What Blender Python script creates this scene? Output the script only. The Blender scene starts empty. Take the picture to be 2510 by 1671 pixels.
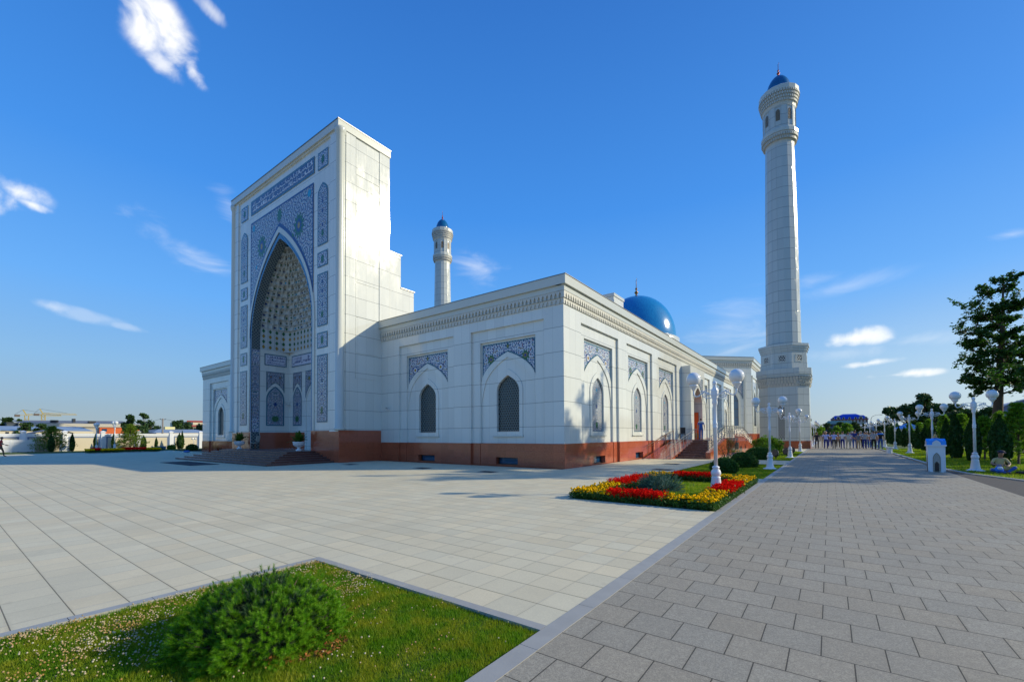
import bpy, bmesh, math, random
import numpy as np
from mathutils import Vector, Matrix
R = math.radians
PI = math.pi
rnd = random.Random(7)
rng = np.random.default_rng(7)
scene = bpy.context.scene
COL = scene.collection

# ------------------------------------------------------------------ camera
cam_d = bpy.data.cameras.new('camera')
cam = bpy.data.objects.new('camera', cam_d)
COL.objects.link(cam)
cam_d.sensor_width = 36.0
cam_d.lens = 15.145
cam_d.shift_y = 0.0829
cam_d.clip_start = 0.05
cam_d.clip_end = 6000
YAW, PITCH, ROLL = .635624, .0220256, -.0054461
cy_, sy_ = math.cos(YAW), math.sin(YAW)
fw = Vector((-sy_*math.cos(PITCH), cy_*math.cos(PITCH), math.sin(PITCH)))
r0 = Vector((cy_, sy_, 0)); u0 = r0.cross(fw)
rr = r0*math.cos(ROLL)+u0*math.sin(ROLL)
uu = -r0*math.sin(ROLL)+u0*math.cos(ROLL)
M = Matrix(((rr.x, uu.x, -fw.x, 0), (rr.y, uu.y, -fw.y, 0), (rr.z, uu.z, -fw.z, 1.6), (0, 0, 0, 1)))
cam.matrix_world = M
scene.camera = cam

# ------------------------------------------------------------------ light
scene.view_settings.view_transform = 'Standard'
scene.view_settings.look = 'None'
scene.view_settings.gamma = 1.0
scene.view_settings.exposure = 0.32
scene.render.engine = 'CYCLES'
SUNV = Vector((1.72, 1.27, 1.0)).normalized()
SUN_EL = math.asin(SUNV.z)
SUN_AZ = math.atan2(SUNV.x, SUNV.y)
sd = bpy.data.lights.new('sun', 'SUN')
sd.energy = 3.35
sd.angle = R(0.5)
sd.color = (1.0, 0.90, 0.66)
so = bpy.data.objects.new('sun', sd)
COL.objects.link(so)
so.rotation_euler = SUNV.to_track_quat('Z', 'Y').to_euler()

# ------------------------------------------------------------------ node helper
class NT:
    def __init__(s, nt):
        s.nt = nt; s.n = nt.nodes; s.l = nt.links
    def add(s, typ, inputs=None, **kw):
        nd = s.n.new(typ)
        for k, v in kw.items(): setattr(nd, k, v)
        for k, v in (inputs or {}).items(): s.set(nd, k, v)
        return nd
    def set(s, nd, k, v):
        sock = nd.inputs[k]
        if isinstance(v, bpy.types.NodeSocket): s.l.new(v, sock)
        else:
            if sock.type == 'RGBA' and len(v) == 3: v = (*v, 1)
            sock.default_value = v
    def m(s, op, a, b=None, c=None, clamp=False):
        nd = s.n.new('ShaderNodeMath'); nd.operation = op; nd.use_clamp = clamp
        for i, v in enumerate((a, b, c)):
            if v is None: continue
            if isinstance(v, bpy.types.NodeSocket): s.l.new(v, nd.inputs[i])
            else: nd.inputs[i].default_value = v
        return nd.outputs[0]
    def vm(s, op, a, b=None, scale=None):
        nd = s.n.new('ShaderNodeVectorMath'); nd.operation = op
        for i, v in enumerate((a, b)):
            if v is None: continue
            if isinstance(v, bpy.types.NodeSocket): s.l.new(v, nd.inputs[i])
            else: nd.inputs[i].default_value = v
        if scale is not None: nd.inputs['Scale'].default_value = scale
        return nd
    def mix(s, f, a, b, typ='MIX'):
        nd = s.n.new('ShaderNodeMix'); nd.data_type = 'RGBA'; nd.blend_type = typ
        for k, v in ((0, f), (6, a), (7, b)):
            if isinstance(v, bpy.types.NodeSocket): s.l.new(v, nd.inputs[k])
            else:
                if k and len(v) == 3: v = (*v, 1)
                nd.inputs[k].default_value = v
        return nd.outputs[2]
    def ramp(s, f, stops, interp='LINEAR'):
        nd = s.n.new('ShaderNodeValToRGB'); nd.color_ramp.interpolation = interp
        cr = nd.color_ramp
        while len(cr.elements) < len(stops): cr.elements.new(0.5)
        for e, (p, c) in zip(cr.elements, stops):
            e.position = p; e.color = (*c, 1) if len(c) == 3 else c
        s.l.new(f, nd.inputs[0])
        return nd.outputs[0]
    def smooth(s, v, a, b):
        nd = s.n.new('ShaderNodeMapRange'); nd.interpolation_type = 'SMOOTHSTEP'
        s.l.new(v, nd.inputs[0])
        nd.inputs[1].default_value = a; nd.inputs[2].default_value = b
        return nd.outputs[0]

# ------------------------------------------------------------------ world: sky and clouds
world = bpy.data.worlds.new('World'); scene.world = world
world.use_nodes = True
w = NT(world.node_tree); w.n.clear()
sky = w.add('ShaderNodeTexSky', sky_type='NISHITA', sun_disc=False)
sky.sun_elevation = SUN_EL; sky.sun_rotation = SUN_AZ
sky.altitude = 400; sky.air_density = 1.0; sky.dust_density = 0.8; sky.ozone_density = 2.0
tc = w.add('ShaderNodeTexCoord')
dirv = w.vm('NORMALIZE', tc.outputs['Generated']).outputs[0]
dz = w.add('ShaderNodeSeparateXYZ', {0: dirv}).outputs[2]
def lin(r, g, b, k=1.0): return tuple(k*((c/255.0)**2.2) for c in (r, g, b))
grad = w.ramp(w.m('MAXIMUM', dz, 0.0), [(0.0, lin(146, 164, 178)), (.05, lin(138, 166, 190)), (.13, lin(128, 177, 222)), (.26, lin(98, 170, 246)), (.45, lin(64, 144, 236)), (.75, lin(46, 112, 200)), (1.0, lin(40, 98, 184))])
grad = w.mix(1.0, grad, (6.4, 6.4, 6.4), 'MULTIPLY')
sd_ = w.vm('DOT_PRODUCT', dirv, tuple(SUNV)).outputs['Value']
glow = w.m('POWER', w.smooth(sd_, .80, 1.0), 1.5)
grad = w.mix(w.m('MULTIPLY', glow, .45), grad, (7.0, 7.8, 8.2))
hz = w.m('MULTIPLY', w.m('SUBTRACT', 1.0, w.smooth(dz, 0.0, .30)), w.smooth(sd_, .30, .80))
grad = w.mix(w.m('MULTIPLY', hz, .42), grad, (5.6, 6.6, 6.9))
skymix = w.mix(.12, grad, sky.outputs[0])
nz1 = w.add('ShaderNodeTexNoise', {'Scale': 19.0, 'Detail': 6.0, 'Roughness': 0.52, 'Distortion': .35, 'Vector': dirv})
nz2 = w.add('ShaderNodeTexNoise', {'Scale': 7.0, 'Detail': 7.0, 'Roughness': 0.6, 'Distortion': 0.8, 'Vector': w.vm('MULTIPLY', dirv, (1, 1, 3.0)).outputs[0]})
def az_el(x, y):
    # direction of a point of the sky (bearing and height as seen from the square)
    d = rr*((x-1255)/1055.96)+uu*((1043.45-y)/1055.96)+fw
    return d.normalized()
# centre (sky bearing), half width, half height (radians-ish), tilt in degrees, strength, wispy
CLOUDS = [
 (376, 62, .046, .036, -38, 1.0, 0), (425, 110, .030, .028, -45, 1.0, 0), (340, 22, .030, .024, -30, .9, 0), (400, 155, .024, .016, -35, .7, 0), (476, 176, .022, .012, -55, .9, 0),
 (515, 22, .030, .010, -30, .5, 0), (30, 465, .036, .020, -14, 1.0, 0), (70, 498, .024, .008, -10, .9, 0), (-20, 470, .035, .026, 0, 1.0, 0),
 (130, 752, .022, .009, -6, .35, 0), (205, 772, .05, .010, -6, .2, 0), (310, 800, .03, .006, -8, .2, 0),
 (2095, 828, .060, .013, 2, .8, 0), (2130, 820, .030, .016, -4, .75, 0), (2135, 889, .045, .006, 4, .75, 0), (2240, 914, .035, .007, 0, .8, 0), (2200, 918, .040, .005, 0, .5, 0),
 (470, 620, .13, .030, -22, .38, 1), (400, 575, .06, .03, -50, .30, 1), (560, 500, .03, .05, 30, .30, 1), (1170, 660, .09, .045, -15, .33, 1), (1790, 800, .11, .080, 12, .34, 1),
 (1800, 860, .10, .03, 8, .36, 1), (2080, 700, .12, .02, 6, .22, 1), (2270, 830, .09, .018, -3, .3, 1), (2060, 865, .12, .02, -2, .25, 1), (2480, 575, .03, .012, -10, .4, 1), (1985, 690, .05, .02, 10, .2, 1)]
cloud = None
for (px, py, hw, hh, tilt, st, wisp) in CLOUDS:
    c = az_el(px, py)
    U = Vector((0, 0, 1)).cross(-c).normalized()       # to the right as seen from below
    V = (-c).cross(U).normalized()
    if V.z < 0: V = -V
    if U.dot(rr) < 0: U = -U
    t = R(tilt)
    A = U*math.cos(t)+V*math.sin(t); B = -U*math.sin(t)+V*math.cos(t)
    a = w.m('MULTIPLY', w.vm('DOT_PRODUCT', dirv, tuple(A)).outputs['Value'], 1/hw)
    a0 = w.m('SUBTRACT', a, c.dot(A)/hw)
    b = w.m('MULTIPLY', w.vm('DOT_PRODUCT', dirv, tuple(B)).outputs['Value'], 1/hh)
    b0 = w.m('SUBTRACT', b, c.dot(B)/hh)
    d2 = w.m('ADD', w.m('MULTIPLY', a0, a0), w.m('MULTIPLY', b0, b0))
    base = w.m('SUBTRACT', 1.0, w.m('SQRT', d2))            # 1 in the middle, 0 at the rim
    n = (nz2 if wisp else nz1).outputs[0]
    gain = 3.0 if wisp else 3.6
    v = w.m('ADD', base, w.m('MULTIPLY', w.m('SUBTRACT', n, 0.56 if wisp else 0.50), gain))
    s_ = w.m('MULTIPLY', w.smooth(v, 0.0 if wisp else -0.30, 1.6 if wisp else 1.15), st)
    # keep to the neighbourhood of the cloud
    s_ = w.m('MULTIPLY', s_, w.smooth(base, -0.45, 0.15))
    cloud = s_ if cloud is None else w.m('MAXIMUM', cloud, s_)
shade = w.m('MULTIPLY_ADD', nz1.outputs[0], 1.2, 0.35)
cloudcol = w.mix(shade, (4.9, 5.4, 6.0), (7.4, 7.3, 7.0))
front = w.smooth(w.vm('DOT_PRODUCT', dirv, tuple(fw)).outputs['Value'], 0.0, 0.15)
skyc = w.mix(w.m('MULTIPLY', cloud, front, clamp=True), skymix, cloudcol)
bg = w.add('ShaderNodeBackground', {'Color': skyc, 'Strength': 0.13})
wo = w.add('ShaderNodeOutputWorld', {'Surface': bg.outputs[0]})

# ------------------------------------------------------------------ materials
def newmat(name):
    mt = bpy.data.materials.new(name); mt.use_nodes = True
    t = NT(mt.node_tree); t.n.clear()
    out = t.add('ShaderNodeOutputMaterial')
    return mt, t, out
def simple(name, col, rough=0.5, metal=0.0, noise=0.0, nscale=8.0, bump=0.0, bscale=60.0, spec=0.5, coat=0.0):
    mt, t, out = newmat(name)
    p = t.add('ShaderNodeBsdfPrincipled', {'Roughness': rough, 'Metallic': metal, 'Specular IOR Level': spec, 'Coat Weight': coat})
    pos = t.add('ShaderNodeNewGeometry').outputs['Position']
    if noise:
        n = t.add('ShaderNodeTexNoise', {'Vector': pos, 'Scale': nscale, 'Detail': 5.0})
        f = t.m('MULTIPLY_ADD', n.outputs[0], 2*noise, 1-noise)
        c = t.mix(1.0, (*col, 1), t.add('ShaderNodeCombineColor', {0: f, 1: f, 2: f}).outputs[0], 'MULTIPLY')
        t.set(p, 'Base Color', c)
    else: t.set(p, 'Base Color', col)
    if bump:
        n2 = t.add('ShaderNodeTexNoise', {'Vector': pos, 'Scale': bscale, 'Detail': 3.0})
        b = t.add('ShaderNodeBump', {'Height': n2.outputs[0], 'Strength': bump, 'Distance': 0.01})
        t.set(p, 'Normal', b.outputs[0])
    t.l.new(p.outputs[0], out.inputs[0])
    return mt
def wall_uv(t):
    g = t.add('ShaderNodeNewGeometry')
    sp = t.add('ShaderNodeSeparateXYZ', {0: g.outputs['Position']})
    sn = t.add('ShaderNodeSeparateXYZ', {0: g.outputs['True Normal']})
    fx = t.m('GREATER_THAN', t.m('ABSOLUTE', sn.outputs[0]), 0.75)
    # u runs along the wall: Y on walls facing X, X elsewhere
    a = t.m('MULTIPLY', t.m('ADD', sp.outputs[1], -17.89), fx)
    b = t.m('MULTIPLY', t.m('ADD', sp.outputs[0], 10.12), t.m('SUBTRACT', 1.0, fx))
    return g, t.m('ADD', a, b), sp.outputs[2]
def slabs(name, col, pu, pv, ou, ov, lw_h, lw_v, rough, dark, spec=0.5, var=0.05, speck=0.0, tilt=0.002, stain=0.0, uvmap=False):
    mt, t, out = newmat(name)
    g, u, v = wall_uv(t)
    if uvmap:
        uvn = t.add('ShaderNodeUVMap'); uvn.uv_map = 'uv'
        su = t.add('ShaderNodeSeparateXYZ', {0: uvn.outputs[0]}); u, v = su.outputs[0], su.outputs[1]
    us = t.m('DIVIDE', t.m('SUBTRACT', u, ou), pu); vs = t.m('DIVIDE', t.m('SUBTRACT', v, ov), pv)
    fu, fv = t.m('FRACT', us), t.m('FRACT', vs)
    iu, iv = t.m('FLOOR', us), t.m('FLOOR', vs)
    du = t.m('MULTIPLY', t.m('MINIMUM', fu, t.m('SUBTRACT', 1.0, fu)), pu)
    dv = t.m('MULTIPLY', t.m('MINIMUM', fv, t.m('SUBTRACT', 1.0, fv)), pv)
    lu = t.m('MULTIPLY', t.m('LESS_THAN', du, lw_v), 0.5)
    lv = t.m('LESS_THAN', dv, lw_h)
    line = t.m('MAXIMUM', lu, lv)
    wn = t.add('ShaderNodeTexWhiteNoise', {0: t.add('ShaderNodeCombineXYZ', {0: iu, 1: iv, 2: 3.0}).outputs[0]})
    n = t.add('ShaderNodeTexNoise', {'Vector': g.outputs['Position'], 'Scale': 0.7, 'Detail': 6.0, 'Roughness': 0.6})
    f = t.m('ADD', t.m('MULTIPLY_ADD', wn.outputs[0], 2*var, 1-var-0.02), t.m('MULTIPLY', n.outputs[0], 0.04))
    c = t.mix(1.0, (*col, 1), t.add('ShaderNodeCombineColor', {0: f, 1: f, 2: f}).outputs[0], 'MULTIPLY')
    if speck:
        sk = t.add('ShaderNodeTexVoronoi', {'Vector': g.outputs['Position'], 'Scale': 70.0})
        sf = t.m('MULTIPLY', t.m('GREATER_THAN', t.add('ShaderNodeSeparateColor', {0: sk.outputs['Color']}).outputs[0], 0.6), speck)
        c = t.mix(sf, c, (col[0]*2.0, col[1]*2.6, col[2]*3.0), 'MIX')
    if stain:
        ns = t.add('ShaderNodeTexNoise', {'Vector': t.vm('MULTIPLY', g.outputs['Position'], (1, 1, .25)).outputs[0], 'Scale': 1.4, 'Detail': 8.0, 'Roughness': .7})
        c = t.mix(t.m('MULTIPLY', t.smooth(ns.outputs[0], .55, .8), stain), c, (.55, .56, .52))
    c = t.mix(t.m('MULTIPLY', line, dark), c, (col[0]*.25, col[1]*.25, col[2]*.24))
    cn = t.add('ShaderNodeSeparateColor', {0: wn.outputs[1]})
    hgt = t.m('ADD', t.m('MULTIPLY', t.m('MULTIPLY', fu, pu), t.m('SUBTRACT', cn.outputs[0], 0.5)), t.m('MULTIPLY', t.m('MULTIPLY', fv, pv), t.m('SUBTRACT', cn.outputs[1], 0.5)))
    n3 = t.add('ShaderNodeTexNoise', {'Vector': g.outputs['Position'], 'Scale': 1.6, 'Detail': 1.0})
    hgt = t.m('ADD', hgt, t.m('MULTIPLY', n3.outputs[0], 0.8))
    bp = t.add('ShaderNodeBump', {'Height': hgt, 'Strength': 1.0, 'Distance': tilt*2})
    nr = t.add('ShaderNodeTexNoise', {'Vector': t.vm('MULTIPLY', g.outputs['Position'], (1, 1, .35)).outputs[0], 'Scale': 1.9, 'Detail': 7.0, 'Roughness': .65})
    rg = t.m('MULTIPLY_ADD', t.smooth(nr.outputs[0], .35, .75), rough*1.1, rough*.75)
    nv = t.add('ShaderNodeTexNoise', {'Vector': g.outputs['Position'], 'Scale': 2.6, 'Detail': 9.0, 'Roughness': .7, 'Distortion': 1.6})
    vein = t.m('SUBTRACT', 1.0, t.smooth(t.m('ABSOLUTE', t.m('SUBTRACT', nv.outputs[0], .5)), 0.0, .035))
    c = t.mix(t.m('MULTIPLY', vein, .05), c, (col[0]*.6, col[1]*.62, col[2]*.62))
    p = t.add('ShaderNodeBsdfPrincipled', {'Base Color': c, 'Roughness': rg, 'Specular IOR Level': spec, 'Normal': bp.outputs[0]})
    t.l.new(p.outputs[0], out.inputs[0])
    return mt
M_MARBLE = slabs('white_marble_slabs', (.71, .715, .65), 0.6, 1.19, 0, 0.84, 0.013, 0.006, 0.075, 0.78, spec=0.7, var=.045, stain=.06)
M_TRIM = simple('white_marble_trim', (.59, .60, .53), 0.2, noise=0.04, nscale=2.0)
M_GRANITE = slabs('red_granite', (.36, .08, .036), 0.6, 0.4, 0, 0.0, 0.005, 0.004, 0.12, 0.45, spec=0.7, var=0.12, speck=0.35)
M_GRANITE_D = slabs('brown_granite_steps', (.11, .045, .036), 1.2, 5.0, 0, -2.0, 0.004, 0.004, 0.22, 0.4, spec=0.5, var=0.1, speck=0.3)
M_FRIEZE = simple('carved_stone', (.60, .585, .51), 0.5, noise=0.06, nscale=3.0)
M_MINARET = slabs('minaret_slabs', (.55, .57, .52), 0.62, 1.2, 0, 0, 0.022, 0.012, 0.16, 0.8, spec=0.6, var=0.05, uvmap=True)
M_DARK = simple('dark_opening', (.012, .016, .02), 0.25)
M_WHITE = simple('white_paint', (.78, .79, .80), 0.35, noise=0.03)
M_GLOBE = simple('opal_globe', (.80, .80, .77), 0.12, coat=.5)
M_BRASS = simple('aged_brass', (.32, .16, .05), 0.3, metal=.8)
M_STEEL = simple('stainless_steel', (.26, .25, .24), 0.35, metal=1.0)
M_IRON = simple('black_iron', (.03, .03, .032), 0.5)
M_ORANGE = simple('orange_lacquered_wood', (.62, .10, .012), 0.3, noise=0.1, nscale=5)
M_GLASSB = simple('dark_blue_glass', (.01, .07, .16), 0.05, spec=1.0)
M_ROOFF = simple('flat_roof', (.35, .34, .33), 0.9)
M_KERB = simple('grey_marble_kerb', (.37, .36, .32), 0.5, noise=0.16, nscale=5.0, bump=.1)
M_BARK = simple('bark', (.09, .06, .04), 0.9, noise=0.35, nscale=12.0, bump=.6, bscale=40)
M_SOIL = simple('soil', (.07, .045, .03), 0.95, noise=0.3, nscale=12)

def dome_mat(name, deep, light):
    mt, t, out = newmat(name)
    g = t.add('ShaderNodeNewGeometry')
    v = t.add('ShaderNodeTexVoronoi', {'Vector': g.outputs['Position'], 'Scale': 9.0})
    rc = t.add('ShaderNodeSeparateColor', {0: v.outputs['Color']})
    c = t.mix(rc.outputs[0], deep, light)
    n = t.add('ShaderNodeTexNoise', {'Vector': g.outputs['Position'], 'Scale': 1.2, 'Detail': 3.0})
    c = t.mix(t.m('MULTIPLY', n.outputs[0], .35), c, light)
    b = t.add('ShaderNodeBump', {'Height': v.outputs['Distance'], 'Strength': .25, 'Distance': .02})
    p = t.add('ShaderNodeBsdfPrincipled', {'Base Color': c, 'Roughness': .16, 'Normal': b.outputs[0], 'Specular IOR Level': .7})
    t.l.new(p.outputs[0], out.inputs[0]); return mt
M_DOME_D = dome_mat('shaded_dome_tiles', (.004, .07, .22), (.008, .13, .30))  # minaret caps: shade put into a deeper blue than the main dome
M_DOME = dome_mat('glazed_blue_dome_tiles', (.006, .15, .42), (.02, .27, .56))

def tile_mat(name, big=1.3, small=13.0, ground=(.56, .58, .60), line=(.02, .04, .12), spots=True, dense=0.5, turq=(.03, .16, .26), thinw=.75):
    """glazed tile mosaic: mirrored scrolling vines and small flowers"""
    mt, t, out = newmat(name)
    uvn = t.add('ShaderNodeUVMap'); uvn.uv_map = 'uv'
    s = t.add('ShaderNodeSeparateXYZ', {0: uvn.outputs[0]})
    au = t.m('ABSOLUTE', s.outputs[0])
    P = t.add('ShaderNodeCombineXYZ', {0: au, 1: s.outputs[1], 2: 0.0}).outputs[0]
    v = t.add('ShaderNodeTexVoronoi', {'Vector': P, 'Scale': big, 'Randomness': .55}, voronoi_dimensions='2D')
    dv = t.vm('SUBTRACT', P, v.outputs['Position'])
    ds = t.add('ShaderNodeSeparateXYZ', {0: dv.outputs[0]})
    ang = t.m('ARCTAN2', ds.outputs[1], ds.outputs[0])
    rad = t.m('MULTIPLY', v.outputs['Distance'], 1.0)
    sp = t.m('SINE', t.m('ADD', t.m('MULTIPLY', rad, 26.0), ang))
    vine = t.m('GREATER_THAN', sp, dense)
    n = t.add('ShaderNodeTexVoronoi', {'Vector': P, 'Scale': small, 'Randomness': .8}, voronoi_dimensions='2D')
    leaf = t.m('LESS_THAN', n.outputs['Distance'], .33)
    rc = t.add('ShaderNodeSeparateColor', {0: n.outputs['Color']})
    lc = t.ramp(rc.outputs[0], [(0, line), (.38, turq), (.62, line), (.72, (.16, .03, .05)), (.84, (.04, .16, .06)), (.93, (.35, .25, .05))], 'CONSTANT')
    n2 = t.add('ShaderNodeTexVoronoi', {'Vector': P, 'Scale': small*1.7, 'Randomness': 1.0}, voronoi_dimensions='2D', feature='DISTANCE_TO_EDGE')
    thin = t.m('LESS_THAN', n2.outputs['Distance'], .055)
    c = t.mix(t.m('MULTIPLY', thin, thinw), ground, line)
    c = t.mix(leaf, c, lc)
    c = t.mix(t.m('MULTIPLY', vine, .85), c, line)
    p = t.add('ShaderNodeBsdfPrincipled', {'Base Color': c, 'Roughness': .16, 'Specular IOR Level': .6})
    t.l.new(p.outputs[0], out.inputs[0]); return mt
M_TILE = tile_mat('blue_arabesque_tiles', big=1.8, small=9.0, dense=.6, thinw=.5)
M_TILE_BIG = tile_mat('large_scroll_tiles', big=.95, small=9.0, dense=.45, ground=(.55, .57, .60), line=(.035, .05, .14))
M_TILE_FINE = tile_mat('fine_arabesque_tiles', big=2.0, small=8.0, dense=.84, line=(.015, .05, .20), thinw=.4, ground=(.62, .64, .66))
M_TILE_PALE = tile_mat('pale_arabesque_tiles', big=3.0, small=19.0, dense=.70, ground=(.60, .61, .59), line=(.05, .065, .13))
def border_mat(name, a, b, pitch=.09):
    mt, t, out = newmat(name)
    uvn = t.add('ShaderNodeUVMap'); uvn.uv_map = 'uv'
    ch = t.add('ShaderNodeTexChecker', {'Vector': uvn.outputs[0], 'Scale': 1/pitch, 'Color1': a, 'Color2': b})
    p = t.add('ShaderNodeBsdfPrincipled', {'Base Color': ch.outputs[0], 'Roughness': .16})
    t.l.new(p.outputs[0], out.inputs[0]); return mt
M_BORDER = border_mat('turquoise_border_tiles', (.015, .06, .13), (.12, .26, .30))
M_BORDER_B = border_mat('bright_blue_border_tiles', (.012, .07, .24), (.09, .27, .40), .14)
M_BORDER_D = border_mat('dark_star_border_tiles', (.03, .045, .07), (.20, .24, .22), .12)
M_TBLUE = simple('tile_deep_blue', (.02, .05, .19), .18)
M_TTURQ = simple('tile_turquoise', (.02, .30, .48), .18)
M_TGREEN = simple('tile_green', (.03, .13, .05), .2)
M_TOCHRE = simple('tile_ochre', (.34, .22, .04), .2)
M_TWHITE = simple('tile_white', (.72, .75, .80), .2)

def lattice_mat(name, metal, dark, sc=9.0, th=.10, tech='hex'):
    mt, t, out = newmat(name)
    uvn = t.add('ShaderNodeUVMap'); uvn.uv_map = 'uv'
    s = t.add('ShaderNodeSeparateXYZ', {0: uvn.outputs[0]})
    # hexagonal packing made from two offset grids
    P = t.add('ShaderNodeCombineXYZ', {0: s.outputs[0], 1: t.m('MULTIPLY', s.outputs[1], 1.0), 2: 0.0}).outputs[0]
    def dots(off):
        q = t.vm('ADD', P, (off[0], off[1], 0)).outputs[0]
        q = t.vm('MULTIPLY', q, (sc, sc*.577, 0)).outputs[0]
        q = t.vm('FRACTION', q).outputs[0]
        q = t.vm('SUBTRACT', q, (.5, .5, 0)).outputs[0]
        q = t.vm('MULTIPLY', q, (1, 1.732, 0)).outputs[0]
        return t.vm('LENGTH', q).outputs['Value']
    d = t.m('MINIMUM', dots((0, 0)), dots((.5/sc, .5/(sc*.577))))
    hole = t.m('LESS_THAN', d, .5-th*1.3)
    c = t.mix(hole, metal, dark)
    b = t.add('ShaderNodeBump', {'Height': t.m('SUBTRACT', 1.0, hole), 'Strength': .6, 'Distance': .03})
    p = t.add('ShaderNodeBsdfPrincipled', {'Base Color': c, 'Roughness': t.m('MULTIPLY_ADD', hole, -.3, .45), 'Normal': b.outputs[0]})
    t.l.new(p.outputs[0], out.inputs[0]); return mt
M_GRILLE = lattice_mat('window_lattice', (.11, .145, .14), (.010, .016, .02), 6.6, .11)
M_LATT_W = lattice_mat('white_stone_lattice', (.62, .60, .52), (.015, .02, .022), 4.6, .09)
M_LATT_B = lattice_mat('brown_lattice', (.30, .22, .12), (.02, .018, .015), 7.0, .12)

def paving(name, col, px, py, ox, oy, offset, lw, dark, rough=.75, bump=.35, var=.08, white_y=False, grain=.25):
    mt, t, out = newmat(name)
    g = t.add('ShaderNodeNewGeometry')
    sp = t.add('ShaderNodeSeparateXYZ', {0: g.outputs['Position']})
    vs = t.m('DIVIDE', t.m('SUBTRACT', sp.outputs[1], oy), py)
    iv = t.m('FLOOR', vs); fv = t.m('FRACT', vs)
    par = t.m('MODULO', t.m('ABSOLUTE', iv), 2.0)
    us = t.m('ADD', t.m('DIVIDE', t.m('SUBTRACT', sp.outputs[0], ox), px), t.m('MULTIPLY', par, offset))
    iu = t.m('FLOOR', us); fu = t.m('FRACT', us)
    du = t.m('MULTIPLY', t.m('MINIMUM', fu, t.m('SUBTRACT', 1.0, fu)), px)
    dv = t.m('MULTIPLY', t.m('MINIMUM', fv, t.m('SUBTRACT', 1.0, fv)), py)
    wn = t.add('ShaderNodeTexWhiteNoise', {0: t.add('ShaderNodeCombineXYZ', {0: iu, 1: iv, 2: 1.0}).outputs[0]})
    n = t.add('ShaderNodeTexNoise', {'Vector': g.outputs['Position'], 'Scale': 1.1, 'Detail': 7.0, 'Roughness': .65})
    nf = t.add('ShaderNodeTexNoise', {'Vector': g.outputs['Position'], 'Scale': 95.0, 'Detail': 4.0, 'Roughness': .75})
    f = t.m('ADD', t.m('MULTIPLY_ADD', wn.outputs[0], 2*var, 1-var-.20), t.m('ADD', t.m('MULTIPLY', n.outputs[0], .22), t.m('MULTIPLY_ADD', nf.outputs[0], grain, .11-grain*.5)))
    cc = t.add('ShaderNodeSeparateColor', {0: wn.outputs[1]})
    tint = t.mix(cc.outputs[1], (1.03, 1.0, .94), (.98, 1.0, 1.0))
    c = t.mix(1.0, t.mix(1.0, (*col, 1), t.add('ShaderNodeCombineColor', {0: f, 1: f, 2: f}).outputs[0], 'MULTIPLY'), tint, 'MULTIPLY')
    vc = t.add('ShaderNodeTexNoise', {'Vector': g.outputs['Position'], 'Scale': 30.0, 'Detail': 5.0, 'Roughness': .75, 'Distortion': 1.0})
    worm = t.m('SUBTRACT', 1.0, t.smooth(t.m('ABSOLUTE', t.m('SUBTRACT', vc.outputs[0], .5)), 0.0, .06))
    c = t.mix(t.m('MULTIPLY', worm, grain*.62), c, (col[0]*.35, col[1]*.36, col[2]*.38))
    dn = t.add('ShaderNodeTexNoise', {'Vector': g.outputs['Position'], 'Scale': .35, 'Detail': 6.0, 'Roughness': .7})
    c = t.mix(t.m('MULTIPLY', t.smooth(dn.outputs[0], .42, .68), .20), c, (col[0]*.62, col[1]*.62, col[2]*.62))
    jd = t.m('MULTIPLY', t.m('SUBTRACT', 1.0, t.smooth(t.m('MINIMUM', du, dv), 0.0, .035)), t.smooth(n.outputs[0], .35, .7))
    c = t.mix(t.m('MULTIPLY', jd, .35), c, (col[0]*.55, col[1]*.53, col[2]*.48))
    st = t.add('ShaderNodeTexNoise', {'Vector': g.outputs['Position'], 'Scale': 3.3, 'Detail': 4.0, 'Roughness': .5})
    c = t.mix(t.m('MULTIPLY', t.smooth(st.outputs[0], .66, .76), .22), c, (col[0]*.5, col[1]*.48, col[2]*.45))
    lu = t.m('LESS_THAN', du, lw*(.65 if white_y else 1.0)); lv = t.m('LESS_THAN', dv, lw)
    if white_y:
        # fine pale mortar between slabs of one row
        c = t.mix(t.m('MULTIPLY', lu, .75), c, t.mix(t.m('GREATER_THAN', cc.outputs[2], .62), (col[0]*.5, col[1]*.5, col[2]*.5), (.62, .60, .56)))
    else:
        c = t.mix(t.m('MULTIPLY', lu, dark), c, (col[0]*.12, col[1]*.12, col[2]*.12))
    c = t.mix(t.m('MULTIPLY', lv, dark), c, (col[0]*.12, col[1]*.12, col[2]*.12))
    line = t.m('MAXIMUM', lu, lv)
    h = t.m('SUBTRACT', t.m('MULTIPLY', nf.outputs[0], .5), line)
    b = t.add('ShaderNodeBump', {'Height': h, 'Strength': bump, 'Distance': .006})
    p = t.add('ShaderNodeBsdfPrincipled', {'Base Color': c, 'Roughness': rough, 'Normal': b.outputs[0], 'Specular IOR Level': .35})
    t.l.new(p.outputs[0], out.inputs[0]); return mt
M_PLAZA = paving('pale_granite_paving', (.68, .605, .42), .38, .38, -1.89, 3.09, 0.0, .0045, .8, white_y=True, var=.06)
M_PATH = paving('grey_bush_hammered_slabs', (.385, .345, .265), .38, .385, -.65, 3.465, .5, .0042, .9, bump=.8, var=.05, grain=.9)
M_ASPH = simple('asphalt', (.07, .065, .06), .9, noise=.2, nscale=30, bump=.4, bscale=120)

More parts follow.
